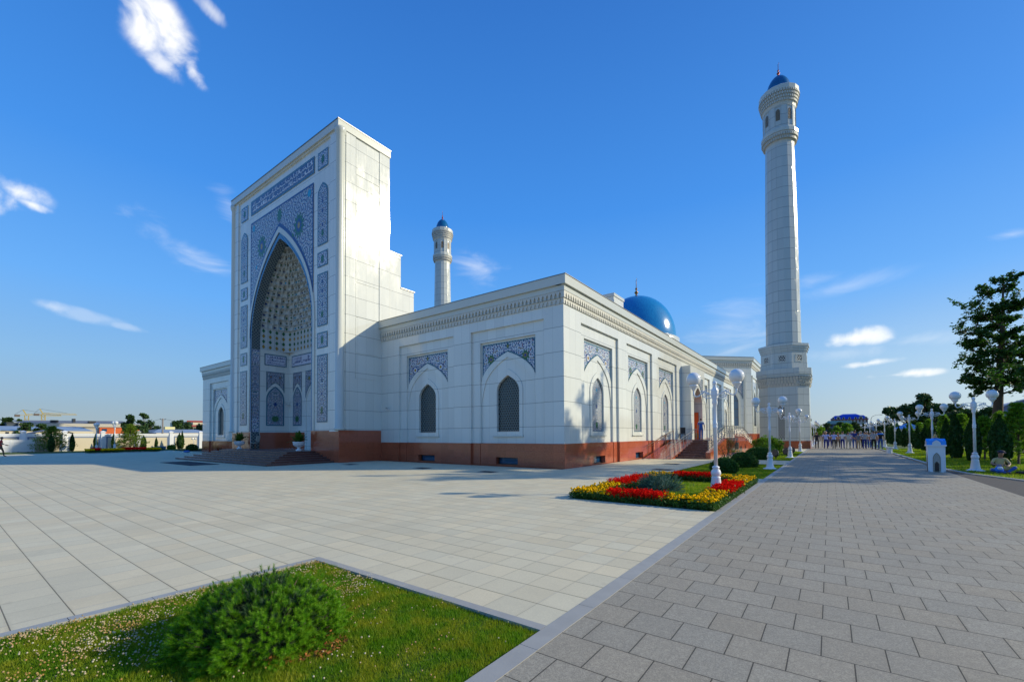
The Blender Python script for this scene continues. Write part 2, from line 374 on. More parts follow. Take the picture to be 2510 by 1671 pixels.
def foliage(name, a, b, c3=None, trans=.35, nscale=3.0, rough=.55):
    mt, t, out = newmat(name)
    g = t.add('ShaderNodeNewGeometry')
    ri = g.outputs['Random Per Island']
    n = t.add('ShaderNodeTexNoise', {'Vector': g.outputs['Position'], 'Scale': nscale, 'Detail': 3.0})
    c = t.mix(ri, a, b)
    c = t.mix(t.smooth(n.outputs[0], .35, .7), c, c3 or b)
    p = t.add('ShaderNodeBsdfPrincipled', {'Base Color': c, 'Roughness': rough, 'Specular IOR Level': .3})
    tr = t.add('ShaderNodeBsdfTranslucent', {'Color': t.mix(1.0, c, (1.6, 1.7, .8), 'MULTIPLY')})
    ms = t.add('ShaderNodeMixShader', {0: trans, 1: p.outputs[0], 2: tr.outputs[0]})
    t.l.new(ms.outputs[0], out.inputs[0]); return mt
M_GRASS = foliage('grass_blades', (.09, .21, .006), (.17, .31, .010), (.30, .32, .02), .4, 4.5)
M_GRASSB = simple('lawn_ground', (.07, .12, .012), .9, noise=.4, nscale=25)
M_MUGO = foliage('mugo_needles', (.075, .21, .008), (.22, .40, .012), (.13, .31, .010), .40, 11.0)
M_ARB = foliage('arborvitae_leaves', (.012, .05, .008), (.03, .085, .012), None, .15, 5.0)
M_PINE = foliage('young_pine_needles', (.10, .23, .015), (.20, .34, .025), (.14, .28, .02), .45, 2.0)
M_PINEO = foliage('olive_pine_needles', (.10, .19, .015), (.22, .31, .03), None, .3, 2.0)
M_LEAF = foliage('broad_leaves', (.025, .075, .012), (.05, .12, .018), (.03, .09, .014), .35, .8)
M_LEAFD = foliage('dark_far_leaves', (.02, .055, .012), (.045, .095, .02), None, .15, .5)
M_LEAFG = foliage('bright_far_leaves', (.08, .18, .012), (.15, .27, .02), None, .35, .6)
M_SPRUCE = foliage('blue_spruce_needles', (.03, .10, .075), (.08, .19, .15), None, .1, 8.0)
M_SHRUB = foliage('globe_shrub_leaves', (.018, .075, .010), (.05, .13, .015), None, .2, 6.0)
M_PALM = foliage('palm_fronds', (.04, .11, .012), (.08, .16, .02), None, .3, 3.0)
M_YEL = simple('marigold_yellow', (.86, .47, .0), .9, noise=.2, nscale=30, spec=.1)
M_RED = simple('salvia_red', (.80, .012, .006), .95, noise=.2, nscale=30, spec=.05)
M_BEDLEAF = foliage('bedding_leaves', (.03, .09, .012), (.06, .14, .02), None, .2, 9.0)
M_CLOV = foliage('clover_heads', (.46, .31, .11), (.38, .21, .05), (.58, .52, .38), .1, 3.0)
M_SKIN = simple('skin', (.42, .22, .14), .5)
M_HAIR = simple('dark_hair', (.02, .016, .014), .6)
M_HAIRG = simple('grey_hair', (.30, .29, .28), .6)
M_CREAM = simple('cream_plaster', (.66, .58, .42), .8, noise=.06, nscale=1.0)
M_BGREY = simple('blue_grey_band', (.17, .22, .33), .7)

# ------------------------------------------------------------------ mesh helpers
class MB:
    def __init__(s):
        s.v = []; s.f = []; s.mi = []; s.uv = []; s.sm = []
    def face(s, pts, m=0, uv=None, sm=False):
        i = len(s.v); s.v += [tuple(p) for p in pts]
        s.f.append(tuple(range(i, i+len(pts)))); s.mi.append(m); s.sm.append(sm)
        s.uv.append(uv if uv else [(0, 0)]*len(pts))
    def box(s, x0, x1, y0, y1, z0, z1, m=0):
        x0, x1 = sorted((x0, x1)); y0, y1 = sorted((y0, y1)); z0, z1 = sorted((z0, z1))
        p = [(x0, y0, z0), (x1, y0, z0), (x1, y1, z0), (x0, y1, z0), (x0, y0, z1), (x1, y0, z1), (x1, y1, z1), (x0, y1, z1)]
        for q in ((0, 3, 2, 1), (4, 5, 6, 7), (0, 1, 5, 4), (1, 2, 6, 5), (2, 3, 7, 6), (3, 0, 4, 7)):
            s.face([p[k] for k in q], m)
    def obox(s, c, ax, ay, az, m=0):
        c = Vector(c); ax, ay, az = Vector(ax), Vector(ay), Vector(az)
        p = [c+ax*i+ay*j+az*k for k in (-1, 1) for (i, j) in ((-1, -1), (1, -1), (1, 1), (-1, 1))]
        for q in ((0, 3, 2, 1), (4, 5, 6, 7), (0, 1, 5, 4), (1, 2, 6, 5), (2, 3, 7, 6), (3, 0, 4, 7)):
            s.face([p[k] for k in q], m)
    def bar(s, a, b, wd, m=0, wd2=None):
        a, b = Vector(a), Vector(b); d = (b-a); L = d.length; d.normalize()
        t = Vector((0, 0, 1)) if abs(d.z) < .9 else Vector((1, 0, 0))
        x = d.cross(t).normalized(); y = d.cross(x)
        s.obox((a+b)/2, x*wd/2, y*(wd2 or wd)/2, d*L/2, m)
    def lathe(s, prof, n=16, c=(0, 0, 0), m=0, sm=True, rot=0.0, uvscale=None, cap=True):
        i0 = len(s.v)
        for (r, z) in prof:
            for k in range(n):
                a = rot+2*PI*k/n
                s.v.append((c[0]+r*math.cos(a), c[1]+r*math.sin(a), c[2]+z))
        for j in range(len(prof)-1):
            for k in range(n):
                k2 = (k+1) % n
                s.f.append((i0+j*n+k, i0+j*n+k2, i0+(j+1)*n+k2, i0+(j+1)*n+k)); s.mi.append(m); s.sm.append(sm)
                wdt = 2*prof[j][0]*math.sin(PI/n)
                uc = k*2.0*wdt if False else k*10.0
                z0, z1 = prof[j][1], prof[j+1][1]
                s.uv.append([(uc-wdt/2, z0), (uc+wdt/2, z0), (uc+wdt/2, z1), (uc-wdt/2, z1)])
        if cap:
            for j, rev in ((0, True), (len(prof)-1, False)):
                if prof[j][0] > 1e-4:
                    q = tuple(i0+j*n+k for k in range(n))
                    s.f.append(q[::-1] if rev else q); s.mi.append(m); s.sm.append(False); s.uv.append([(0, 0)]*n)
    def tube(s, path, rad, n=6, m=0, sm=True):
        P = [Vector(p) for p in path]
        if not hasattr(rad, '__len__'): rad = [rad]*len(P)
        i0 = len(s.v); ref = None
        for i, p in enumerate(P):
            d = (P[min(i+1, len(P)-1)]-P[max(i-1, 0)]).normalized()
            if ref is None:
                t = Vector((0, 0, 1)) if abs(d.z) < .9 else Vector((1, 0, 0))
                ref = d.cross(t).normalized()
            x = (ref-d*ref.dot(d)).normalized(); ref = x; y = d.cross(x)
            for k in range(n):
                a = 2*PI*k/n
                s.v.append(tuple(p+(x*math.cos(a)+y*math.sin(a))*rad[i]))
        for i in range(len(P)-1):
            for k in range(n):
                k2 = (k+1) % n
                s.f.append((i0+i*n+k, i0+i*n+k2, i0+(i+1)*n+k2, i0+(i+1)*n+k)); s.mi.append(m); s.sm.append(sm); s.uv.append([(0, 0)]*4)
        for j in (0, len(P)-1):
            s.f.append(tuple(i0+j*n+k for k in range(n))); s.mi.append(m); s.sm.append(False); s.uv.append([(0, 0)]*n)
    def prism(s, poly, z0, z1, m=0):
        n = len(poly)
        s.face([(x, y, z0) for x, y in poly][::-1], m); s.face([(x, y, z1) for x, y in poly], m)
        for i in range(n):
            a, b = poly[i], poly[(i+1) % n]
            s.face([(*a, z0), (*b, z0), (*b, z1), (*a, z1)], m)
    def sphere(s, c, r, m=0, n=12, sc=(1, 1, 1)):
        prof = []
        i0 = len(s.v)
        h = n//2
        for j in range(h+1):
            a = -PI/2+PI*j/h
            for k in range(n):
                b = 2*PI*k/n
                s.v.append((c[0]+r*sc[0]*math.cos(a)*math.cos(b), c[1]+r*sc[1]*math.cos(a)*math.sin(b), c[2]+r*sc[2]*math.sin(a)))
        for j in range(h):
            for k in range(n):
                k2 = (k+1) % n
                s.f.append((i0+j*n+k, i0+j*n+k2, i0+(j+1)*n+k2, i0+(j+1)*n+k)); s.mi.append(m); s.sm.append(True); s.uv.append([(0, 0)]*4)
    def build(s, name, mats, parent=None, loc=None):
        me = bpy.data.meshes.new(name)
        me.from_pydata(s.v, [], s.f)
        if not isinstance(mats, (list, tuple)): mats = [mats]
        for mt in mats: me.materials.append(mt)
        me.polygons.foreach_set('material_index', s.mi)
        me.polygons.foreach_set('use_smooth', s.sm)
        ul = me.uv_layers.new(name='uv')
        fl = [c for f in s.uv for p in f for c in p]
        ul.data.foreach_set('uv', fl)
        me.update()
        o = bpy.data.objects.new(name, me); COL.objects.link(o)
        if parent: o.parent = parent
        if loc: o.location = loc
        return o
def npobj(name, V, F, mats, parent=None, mi=None):
    """fast mesh from arrays; F is (n,3) or (n,4)"""
    me = bpy.data.meshes.new(name)
    V = np.asarray(V, np.float32); F = np.asarray(F, np.int32)
    k = F.shape[1]
    me.vertices.add(len(V)); me.vertices.foreach_set('co', V.ravel())
    me.loops.add(F.size); me.loops.foreach_set('vertex_index', F.ravel())
    me.polygons.add(len(F)); me.polygons.foreach_set('loop_start', np.arange(len(F), dtype=np.int32)*k)
    me.polygons.foreach_set('loop_total', np.full(len(F), k, np.int32))
    if not isinstance(mats, (list, tuple)): mats = [mats]
    for mt in mats: me.materials.append(mt)
    if mi is not None: me.polygons.foreach_set('material_index', np.asarray(mi, np.int32))
    me.update(calc_edges=True); me.validate()
    o = bpy.data.objects.new(name, me); COL.objects.link(o)
    if parent: o.parent = parent
    return o
def tag(o, label, cat=None, group=None, kind=None):
    if label: o['label'] = label
    if cat: o['category'] = cat
    if group: o['group'] = group
    if kind: o['kind'] = kind
    return o
def thing(name, label, cat, loc=(0, 0, 0), rz=0.0, group=None):
    o = bpy.data.objects.new(name, None); COL.objects.link(o)
    o.location = loc; o.rotation_euler = (0, 0, rz); o.empty_display_size = .2
    return tag(o, label, cat, group)
def struct(o): o['kind'] = 'structure'; return o
def kids(o): return [c for c in bpy.data.objects if c.parent == o]
def copy_tree(o, parent=None, _map=None):
    if _map is None:
        _map = {}
        for c in bpy.data.objects:
            if c.parent: _map.setdefault(c.parent.name, []).append(c)
    c = o.copy(); COL.objects.link(c)
    if parent is not None: c.parent = parent
    for ch in _map.get(o.name, []): copy_tree(ch, c, _map)
    return c

# ------------------------------------------------------------------ ground
def sheet(name, polys, z, mat):
    mb = MB()
    for p in polys: mb.face([(x, y, z) for x, y in p])
    return struct(mb.build(name, mat))
def rect(x0, x1, y0, y1): return [(x0, y0), (x1, y0), (x1, y1), (x0, y1)]
sheet('ground', [rect(-2500, 2500, -2500, 2500)], -.12, simple('dry_ground', (.12, .12, .07), .95, noise=.3, nscale=.3))
KX0, KX1 = -1.94, -1.78          # stone strip beside the path
PX1 = 3.88                       # right edge of the slab path
# plaza with the planting plots left open
pl = [rect(-65, -5.5, -40, 17.6), rect(-5.5, KX0, 3.11, 9.72), rect(-5.5, KX0, 16.25, 17.7), rect(-5.5, -5.4, 9.72, 16.25), rect(-10.1, -5.5, 17.6, 75),
      rect(-5.5, KX0, 26.55, 30.6), rect(-5.5, KX0, 47.8, 75)]
sheet('plaza_paving', pl, 0.0, M_PLAZA)
sheet('slab_path', [rect(KX1, PX1, -12, 140)], 0.0, M_PATH)
sheet('side_road', [[(PX1, -12), (9.5, -12), (9.5, 11), (7.5, 15.5), (5.9, 19.4), (5.1, 21.4), (4.65, 22.8), (4.22, 24.1), (PX1, 26.5)]], -.012, M_ASPH)
# kerbs
mb = MB()
y = -4.0
while y < 100:
    mb.box(KX0, KX1, y, y+.955, -.10, .004); y += .96
tag(struct(mb.build('kerb_strip', M_KERB)), 'pale grey marble strip between plaza and path')
mb = MB()
x = -5.5
while x < KX0-.02:
    x1 = min(x+.59, KX0-.004); mb.box(x, x1, 3.01, 3.11, -.12, .004); x += .595
y = -4
while y < 3.0:
    mb.box(-5.5, -5.39, y, min(y+.59, 3.005), -.12, .004); y += .595
tag(struct(mb.build('lawn_kerb', M_KERB)), 'grey kerb round the near lawn')
mb = MB()
pts = [(4.0, 130), (4.0, 40), (4.02, 32), (3.98, 27), (4.05, 26.2), (4.26, 24.3), (4.7, 23.0), (5.15, 21.6), (6.0, 19.6), (7.6, 15.7), (9.6, 11.0)]
for a, b in zip(pts[:-1], pts[1:]):
    a, b = Vector((*a, 0)), Vector((*b, 0)); L = (b-a).length; n = max(1, int(L/.6)); d = (b-a)/n
    nn = Vector((-d.y, d.x, 0)).normalized()
    if nn.x < 0: nn = -nn
    for i in range(n if L < 30 else n//2):
        c = a+d*(i+.5) if L < 30 else a+d*(2*i+1)
        hd = d*.49 if L < 30 else d*.99
        mb.obox(c+nn*.10+Vector((0, 0, -.02)), nn*.10, hd, (0, 0, .045))
tag(struct(mb.build('curved_kerb', M_KERB)), 'light kerb curving along the right lawn')
# lawns: ground sheets
LAWN = {'near': rect(-5.39, KX0, -4, 3.01), 'bed': rect(-5.4, KX0, 9.72, 16.25), 'mid': [(-5.5, 17.7), (KX0, 17.7), (KX0, 26.55), (-5.5, 26.55)], 'far': rect(-5.5, KX0, 30.6, 47.8),
        'right': [(4.2, 130), (4.2, 40), (4.2, 27), (4.27, 26.2), (4.46, 24.35), (4.9, 23.05), (5.35, 21.7), (6.2, 19.7), (7.8, 15.8), (9.8, 11), (40, 11), (40, 130)]}
for k, p in LAWN.items(): sheet('lawn_ground', [p], -.035 if k != 'right' else .01, M_GRASSB)
sheet('lawn_ground', [rect(-78, -65, -40, 26)], .012, M_GRASSB)

def inpoly(P, poly):
    x, y = P[:, 0], P[:, 1]; ins = np.zeros(len(P), bool); n = len(poly)
    for i in range(n):
        x0, y0 = poly[i]; x1, y1 = poly[(i+1) % n]
        c = ((y0 > y) != (y1 > y)) & (x < (x1-x0)*(y-y0)/(y1-y0+1e-12)+x0)
        ins ^= c
    return ins
def blades(name, label, areas, mat):
    Vs = []; n0 = 0
    for (poly, dens, h, wd, z) in areas:
        xs = [p[0] for p in poly]; ys = [p[1] for p in poly]
        A = (max(xs)-min(xs))*(max(ys)-min(ys)); n = int(A*dens)
        P = np.stack([rng.uniform(min(xs), max(xs), n), rng.uniform(min(ys), max(ys), n)], 1)
        P = P[inpoly(P, poly)]; n = len(P)
        cl = .6+.8*(.5+.5*np.sin(P[:, 0]*5.1+1.3*np.sin(P[:, 1]*3.7))*np.sin(P[:, 1]*4.3+P[:, 0]*1.7))
        hh = h*cl*rng.uniform(.5, 1.25, n); a = rng.uniform(0, 2*PI, n); ln = rng.uniform(.1, .7, n)*hh; b = rng.uniform(0, 2*PI, n)
        B = np.column_stack([P, np.full(n, z)])
        dx = np.column_stack([np.cos(a), np.sin(a), np.zeros(n)])*(wd*rng.uniform(.6, 1.3, n))[:, None]
        T = B+np.column_stack([np.cos(b)*ln, np.sin(b)*ln, hh])
        Vs.append(np.stack([B-dx, B+dx, T], 1).reshape(-1, 3))
    V = np.concatenate(Vs); F = np.arange(len(V)).reshape(-1, 3)
    return tag(npobj(name, V, F, mat), label, 'grass', kind='stuff')
nearpoly = rect(-5.39, KX0, -1.6, 3.01)
blades('grass', 'short green lawn grass with a shaggy edge in the near plot', [(nearpoly, 17000, .038, .0030, -.032)], M_GRASS)
blades('grass', 'mown grass inside the square flower bed', [(rect(-4.9, -2.4, 10.2, 15.8), 1800, .055, .006, -.03)], M_GRASS)
blades('grass', 'mown lawn between the lamps left of the path', [(LAWN['mid'], 1100, .05, .009, -.035), (LAWN['far'], 350, .06, .018, -.035)], M_GRASS)
blades('grass', 'sunny lawn along the right side of the path', [([(4.2, 60), (4.2, 27), (4.46, 24.35), (5.35, 21.7), (7.8, 15.8), (9.8, 11), (12, 11), (12, 60)], 330, .06, .014, .01)], M_GRASS)
# clover heads
n = 14000
P = np.column_stack([rng.uniform(-5.36, -2.0, n), rng.uniform(0, 2.98, n)])
keep = rng.uniform(0, 1, n) < np.clip(np.where(P[:, 0] < -3.9, .5+.5*np.sin(P[:, 0]*4.1+2)*np.sin(P[:, 1]*5.3+P[:, 0]*2), .03+.06*np.sin(P[:, 0]*7)*np.sin(P[:, 1]*6)), .008, 1)
keep &= ((P[:, 0]+3.75)**2+(P[:, 1]-1.65)**2) > .35
P = P[keep]; n = len(P)
ic = bmesh.new(); bmesh.ops.create_icosphere(ic, subdivisions=1, radius=1.0)
icv = np.array([v.co[:] for v in ic.verts]); icf = np.array([[v.index for v in f.verts] for f in ic.faces]); ic.free()
def scatter_blobs(P3, rad, sq=1.0):
    n = len(P3); V = (icv[None]*rad[:, None, None]*np.array([1, 1, sq])+P3[:, None, :]); 
    V = V*1.0
    F = (icf[None]+(np.arange(n)*len(icv))[:, None, None]).reshape(-1, 3)
    return V.reshape(-1, 3), F
P3 = np.column_stack([P, rng.uniform(-.005, .03, n)])
V, F = scatter_blobs(P3, rng.uniform(.0045, .0085, n))
tag(npobj('clover_flowers', V, F, M_CLOV), 'pale tan and white clover heads dotting the near lawn', 'clover', kind='stuff')

# ------------------------------------------------------------------ architecture helpers
class Wall:
    def __init__(s, o, U, N): s.o = Vector(o); s.U = Vector(U).normalized(); s.N = Vector(N).normalized()
    def p(s, u, d, z): return s.o+s.U*u+s.N*d+Vector((0, 0, z))
def arch(hw, zs, za, n=9, k=.45, cx=.48, cz=.82):
    """right half then left half of a pointed arch: points from (hw,zs) over (0,za) to (-hw,zs)"""
    h = za-zs; out = []
    for i in range(n+1):
        t = i/n; a, b, c, d = (1-t)**3, 3*t*(1-t)**2, 3*t*t*(1-t), t**3
        out.append((a*hw+b*hw+c*cx*hw, zs+b*k*h+c*cz*h+d*h))
    return out+[(-x, z) for x, z in out[-2::-1]]
def archz(hw, zs, za, u, **kw):
    pts = arch(hw, zs, za, 24, **kw); u = abs(u)
    for (x0, z0), (x1, z1) in zip(pts[:24], pts[1:25]):
        if x1 <= u <= x0: return z0+(z1-z0)*(x0-u)/(x0-x1+1e-9)
    return zs
def archw(hw, zs, za, z, **kw):
    pts = arch(hw, zs, za, 24, **kw)
    if z <= zs: return hw
    for (x0, z0), (x1, z1) in zip(pts[:24], pts[1:25]):
        if z0 <= z <= z1: return x0+(x1-x0)*(z-z0)/(z1-z0+1e-9)
    return 0.0
def opening(hw, zb, zs, za, n=9, **kw): return [(-hw, zb), (hw, zb)]+arch(hw, zs, za, n, **kw)
def _ray(poly, c, a):
    dx, dz = math.cos(a), math.sin(a); best = None
    for i in range(len(poly)):
        x0, z0 = poly[i][0]-c[0], poly[i][1]-c[1]; x1, z1 = poly[(i+1) % len(poly)][0]-c[0], poly[(i+1) % len(poly)][1]-c[1]
        ex, ez = x1-x0, z1-z0; den = dx*ez-dz*ex
        if abs(den) < 1e-12: continue
        t = (x0*ez-z0*ex)/den; s = (x0*dz-z0*dx)/den
        if t > 0 and -1e-6 <= s <= 1+1e-6: best = t if best is None else max(best, t)
    return (c[0]+dx*best, c[1]+dz*best)
def ring(mb, W, uc, A, B, c, d, m=0, d2=None):
    """flat band between two outlines that are star-shaped round c (local to uc)"""
    angs = sorted({round(math.atan2(p[1]-c[1], p[0]-c[0]), 5) for p in A+B})
    pa = [_ray(A, c, a) for a in angs]; pb = [_ray(B, c, a) for a in angs]
    n = len(angs)
    for i in range(n):
        j = (i+1) % n
        q = [pa[i], pa[j], pb[j], pb[i]]
        dd = [d, d, d if d2 is None else d2, d if d2 is None else d2]
        mb.face([W.p(uc+x, e, z) for (x, z), e in zip(q, dd)], m, uv=[(x, z) for x, z in q])
def reveal(mb, W, uc, poly, d0, d1, m=0, skip=()):
    for i in range(len(poly)):
        if i in skip: continue
        a, b = poly[i], poly[(i+1) % len(poly)]
        L = math.hypot(b[0]-a[0], b[1]-a[1]); s = a[0]+a[1]
        mb.face([W.p(uc+a[0], d0, a[1]), W.p(uc+b[0], d0, b[1]), W.p(uc+b[0], d1, b[1]), W.p(uc+a[0], d1, a[1])], m, uv=[(0, s), (0, s+L), (abs(d1-d0), s+L), (abs(d1-d0), s)])
def fill(mb, W, uc, poly, d, m=0):
    mb.face([W.p(uc+x, d, z) for x, z in poly], m, uv=poly)
def rectp(u0, u1, z0, z1): return [(u0, z0), (u1, z0), (u1, z1), (u0, z1)]
def slab(mb, W, u0, u1, d0, d1, z0, z1, m=0):
    q = [(u0, d0), (u1, d0), (u1, d1), (u0, d1)]
    for a, b in ((0, 1), (1, 2), (2, 3), (3, 0)):
        mb.face([W.p(*q[a], z0), W.p(*q[b], z0), W.p(*q[b], z1), W.p(*q[a], z1)], m)
    mb.face([W.p(u, d, z0) for u, d in q[::-1]], m); mb.face([W.p(u, d, z1) for u, d in q], m)
def spandrel(mb, W, uc, hw, ztop, A, d, m=0, bm=1, bw=.07, n=22, zmin=None):
    """tile field above an arch, with a border band round it"""
    ahw, zs, za = A
    us = [-hw+2*hw*i/n for i in range(n+1)]
    for u0, u1 in zip(us[:-1], us[1:]):
        z0, z1 = archz(ahw, zs, za, u0), archz(ahw, zs, za, u1)
        q = [(u0, z0), (u1, z1), (u1, ztop), (u0, ztop)]
        mb.face([W.p(uc+x, d, z) for x, z in q], m, uv=q)
        e = .004
        b = [(u0, z0), (u1, z1), (u1, min(z1+bw*1.3, ztop)), (u0, min(z0+bw*1.3, ztop))]
        mb.face([W.p(uc+x, d+e, z) for x, z in b], bm, uv=b)
    b = rectp(-hw, hw, ztop-bw, ztop); mb.face([W.p(uc+x, d+.006, z) for x, z in b], bm, uv=b)
    zl = archz(ahw, zs, za, hw)
    for s in (-1, 1):
        b = rectp(s*hw-(bw if s > 0 else 0), s*hw+(bw if s < 0 else 0), zl, ztop-bw)
        mb.face([W.p(uc+x, d+.006, z) for x, z in b], bm, uv=b)
def disc(mb, W, uc, u, z, r, d, m, n=12, petals=0, rz=1.0):
    pts = []
    N = n*2 if petals else n
    for i in range(N):
        a = 2*PI*i/N+.001; q = r*(1.0 if not petals else (1.0 if i % 2 else .62))
        pts.append((u+q*math.cos(a), z+q*rz*math.sin(a)))
    mb.face([W.p(uc+x, d, zz) for x, zz in pts], m, uv=pts)
TILEM = [M_TILE, M_BORDER, M_TGREEN, M_TOCHRE, M_TTURQ, M_TBLUE, M_TWHITE]
def tilepanel(name, W, uc, poly, c, d, parent, label=None, mat=None, bw=.09, medallions=(), edge=True):
    mb = MB(); mats = list(TILEM)
    if mat: mats[0] = mat
    inner = [(c[0]+(x-c[0])*(1-bw/max(.05, abs(x-c[0]))), c[1]+(z-c[1])*(1-bw/max(.3, abs(z-c[1])))) if abs(x-c[0]) > .04 else (x, z-bw*1.3 if z > c[1] else z+bw) for x, z in poly]
    ring(mb, W, uc, poly, inner, c, d, 1)
    fill(mb, W, uc, inner, d, 0)
    for md in medallions:
        disc(mb, W, uc, *md[:3], d+.004+.002*(md[3] % 3), md[3], petals=md[4] if len(md) > 4 else 0, rz=md[5] if len(md) > 5 else 1.0)
    o = mb.build(name, mats, parent)
    if label: o['label'] = label
    return o
D1, D2 = -.13, -.26
PL = 1.19
WT = 7.88        # wall top under the frieze
def bay(mb, W, uc, parent, kind, z0=PL, rosette='sun'):
    """one recessed window bay; wall faces go to mb, tiles and window become parts"""
    # outer and inner recess
    O = rectp(-2.4, 2.4, z0, 7.33); I = rectp(-1.82, 1.82, z0, 6.67)
    fill(mb, W, uc, rectp(-2.4, 2.4, 7.33, WT), 0)
    reveal(mb, W, uc, O, 0, D1, 0, skip=(0,))
    fill(mb, W, uc, rectp(-2.4, -1.82, z0, 7.33), D1); fill(mb, W, uc, rectp(1.82, 2.4, z0, 7.33), D1)
    fill(mb, W, uc, rectp(-1.82, 1.82, 6.67, 7.33), D1)
    reveal(mb, W, uc, I, D1, D2, 0, skip=(0,))
    # inner wall field with the window opening
    op = opening(.74, 1.80, 3.95, 4.78, 8)
    fr = opening(.95, 1.56, 4.0, 5.12, 8)
    ring(mb, W, uc, I, fr, (0, 3.2), D2)
    reveal(mb, W, uc, fr, D2, D2+.045)
    ring(mb, W, uc, fr, op, (0, 3.2), D2+.045)
    reveal(mb, W, uc, op, D2+.045, D2-.16)
    # raised arch band
    n = 22
    prev = None
    for i in range(n+1):
        u = -1.82+3.64*i/n
        zo = archz(1.84, 4.35, 6.02, u); zi = archz(1.66, 3.9, 5.74, u) if abs(u) < 1.655 else 3.3
        if prev:
            u0, zo0, zi0 = prev; e = D2+.05
            q = [(u0, zi0), (u, zi), (u, zo), (u0, zo0)]
            mb.face([W.p(uc+x, e, z) for x, z in q]); 
            mb.face([W.p(uc+u0, D2, zi0), W.p(uc+u, D2, zi), W.p(uc+u, e, zi), W.p(uc+u0, e, zi0)])
        prev = (u, zo, zi)
    # tiled spandrel
    t = MB(); hw = 1.74; A = (1.84, 4.35, 6.02); dd = D2+.012
    spandrel(t, W, uc, hw, 6.56, A, dd, 0, 1, .075)
    cs = ((-1.13, 5.72), (1.13, 5.72))
    for (a, z) in cs:
        if rosette == 'sun':
            disc(t, W, uc, a, z, .30, dd+.005, 5, 12, 12); disc(t, W, uc, a, z, .17, dd+.008, 6, 12); disc(t, W, uc, a, z, .10, dd+.011, 3, 10)
        else:
            disc(t, W, uc, a, z, .27, dd+.005, 2, 8, 8, 1.25); disc(t, W, uc, a, z, .15, dd+.008, 3, 8, 8); disc(t, W, uc, a, z, .08, dd+.011, 5, 8)
    disc(t, W, uc, 0, 6.33, .12, dd+.005, 2, 8, 8, 1.3); disc(t, W, uc, 0, 6.33, .05, dd+.008, 3, 8)
    mats = list(TILEM); mats[0] = M_TILE_FINE
    o = t.build('tile_spandrel', mats, parent)
    # sill
    s = MB()
    slab(s, W, uc-.99, uc+.99, D2+.02, D2+.09, 1.53, 1.60)
    if kind == 'grille':
        wn = s.build('window', M_TRIM, parent)
        g = MB(); fill(g, W, uc, op, D2-.12)
        ringo = opening(.70, 1.84, 3.93, 4.72, 8); ring(g, W, uc, op, ringo, (0, 3.2), D2-.10, 1)
        gr = g.build('grille', [M_GRILLE, M_STEEL], wn)
        gr['label'] = 'dark honeycomb lattice filling the pointed window'
    else:
        wn = s.build('blind_window', M_TRIM, parent)
        g = tilepanel('tile_panel', W, uc, op, (0, 3.2), D2-.05, wn, mat=M_TILE_PALE, bw=.05, medallions=[(0, 2.15, .16, 2, 4, 1.4), (0, 3.2, .12, 5, 6, 1.2), (0, 4.1, .10, 4, 6, 1.2)])
    return wn
def frieze(W, u0, u1, parent, z0=WT, s=1.0, pitch=.24, ret0=False, ret1=False, corner0=0.0, corner1=0.0, name='cornice'):
    """two rows of small pointed niches under a plain cornice"""
    f = MB()
    def row(za, zb, d, depth, ph, open_bottom):
        n = max(1, int(round((u1-u0)/pitch))); p = (u1-u0)/n
        wj = .30*p; zt = zb-.05*s; zsp = zb-.20*s; zbt = za+(.0 if open_bottom else .04*s)
        for i in range(n):
            uc = u0+(i+.5)*p; h = p/2
            if ph: uc += 0
            # frame faces
            f.face([W.p(uc-h, d, za), W.p(uc-wj, d, za), W.p(uc-wj, d, zsp), W.p(uc-h, d, zsp)])
            f.face([W.p(uc+wj, d, za), W.p(uc+h, d, za), W.p(uc+h, d, zsp), W.p(uc+wj, d, zsp)])
            f.face([W.p(uc-h, d, zsp), W.p(uc-wj, d, zsp), W.p(uc, d, zt), W.p(uc, d, zb), W.p(uc-h, d, zb)])
            f.face([W.p(uc+wj, d, zsp), W.p(uc+h, d, zsp), W.p(uc+h, d, zb), W.p(uc, d, zb), W.p(uc, d, zt)])
            b = d-depth
            f.face([W.p(uc-wj, b, za), W.p(uc+wj, b, za), W.p(uc+wj, b, zsp), W.p(uc, b, zt), W.p(uc-wj, b, zsp)])
            f.face([W.p(uc-wj, d, za), W.p(uc-wj, d, zsp), W.p(uc-wj, b, zsp), W.p(uc-wj, b, za)])
            f.face([W.p(uc+wj, d, za), W.p(uc+wj, d, zsp), W.p(uc+wj, b, zsp), W.p(uc+wj, b, za)])
            f.face([W.p(uc-wj, d, zsp), W.p(uc, d, zt), W.p(uc, b, zt), W.p(uc-wj, b, zsp)])
            f.face([W.p(uc+wj, d, zsp), W.p(uc, d, zt), W.p(uc, b, zt), W.p(uc+wj, b, zsp)])
        # underside and top ledge
        f.face([W.p(u0, d, za), W.p(u1, d, za), W.p(u1, 0, za), W.p(u0, 0, za)])
        f.face([W.p(u0, d, zb), W.p(u1, d, zb), W.p(u1, 0, zb), W.p(u0, 0, zb)])
    row(z0, z0+.27*s, .05*s, .045*s, 1, True)
    row(z0+.275*s, z0+.60*s, .10*s, .085*s, 0, False)
    a, b = u0-corner0, u1+corner1
    slab(f, W, a, b, -.3, .12*s, z0+.605*s, z0+.87*s, 1)
    slab(f, W, a-(.12*s if corner0 else 0), b+(.12*s if corner1 else 0), -.3, .24*s, z0+.875*s, z0+1.31*s, 1)
    slab(f, W, a-(.14*s if corner0 else 0), b+(.14*s if corner1 else 0), -.3, .27*s, z0+1.315*s, z0+1.34*s, 2)
    return f.build(name, [M_FRIEZE, M_TRIM, M_STEEL], parent)

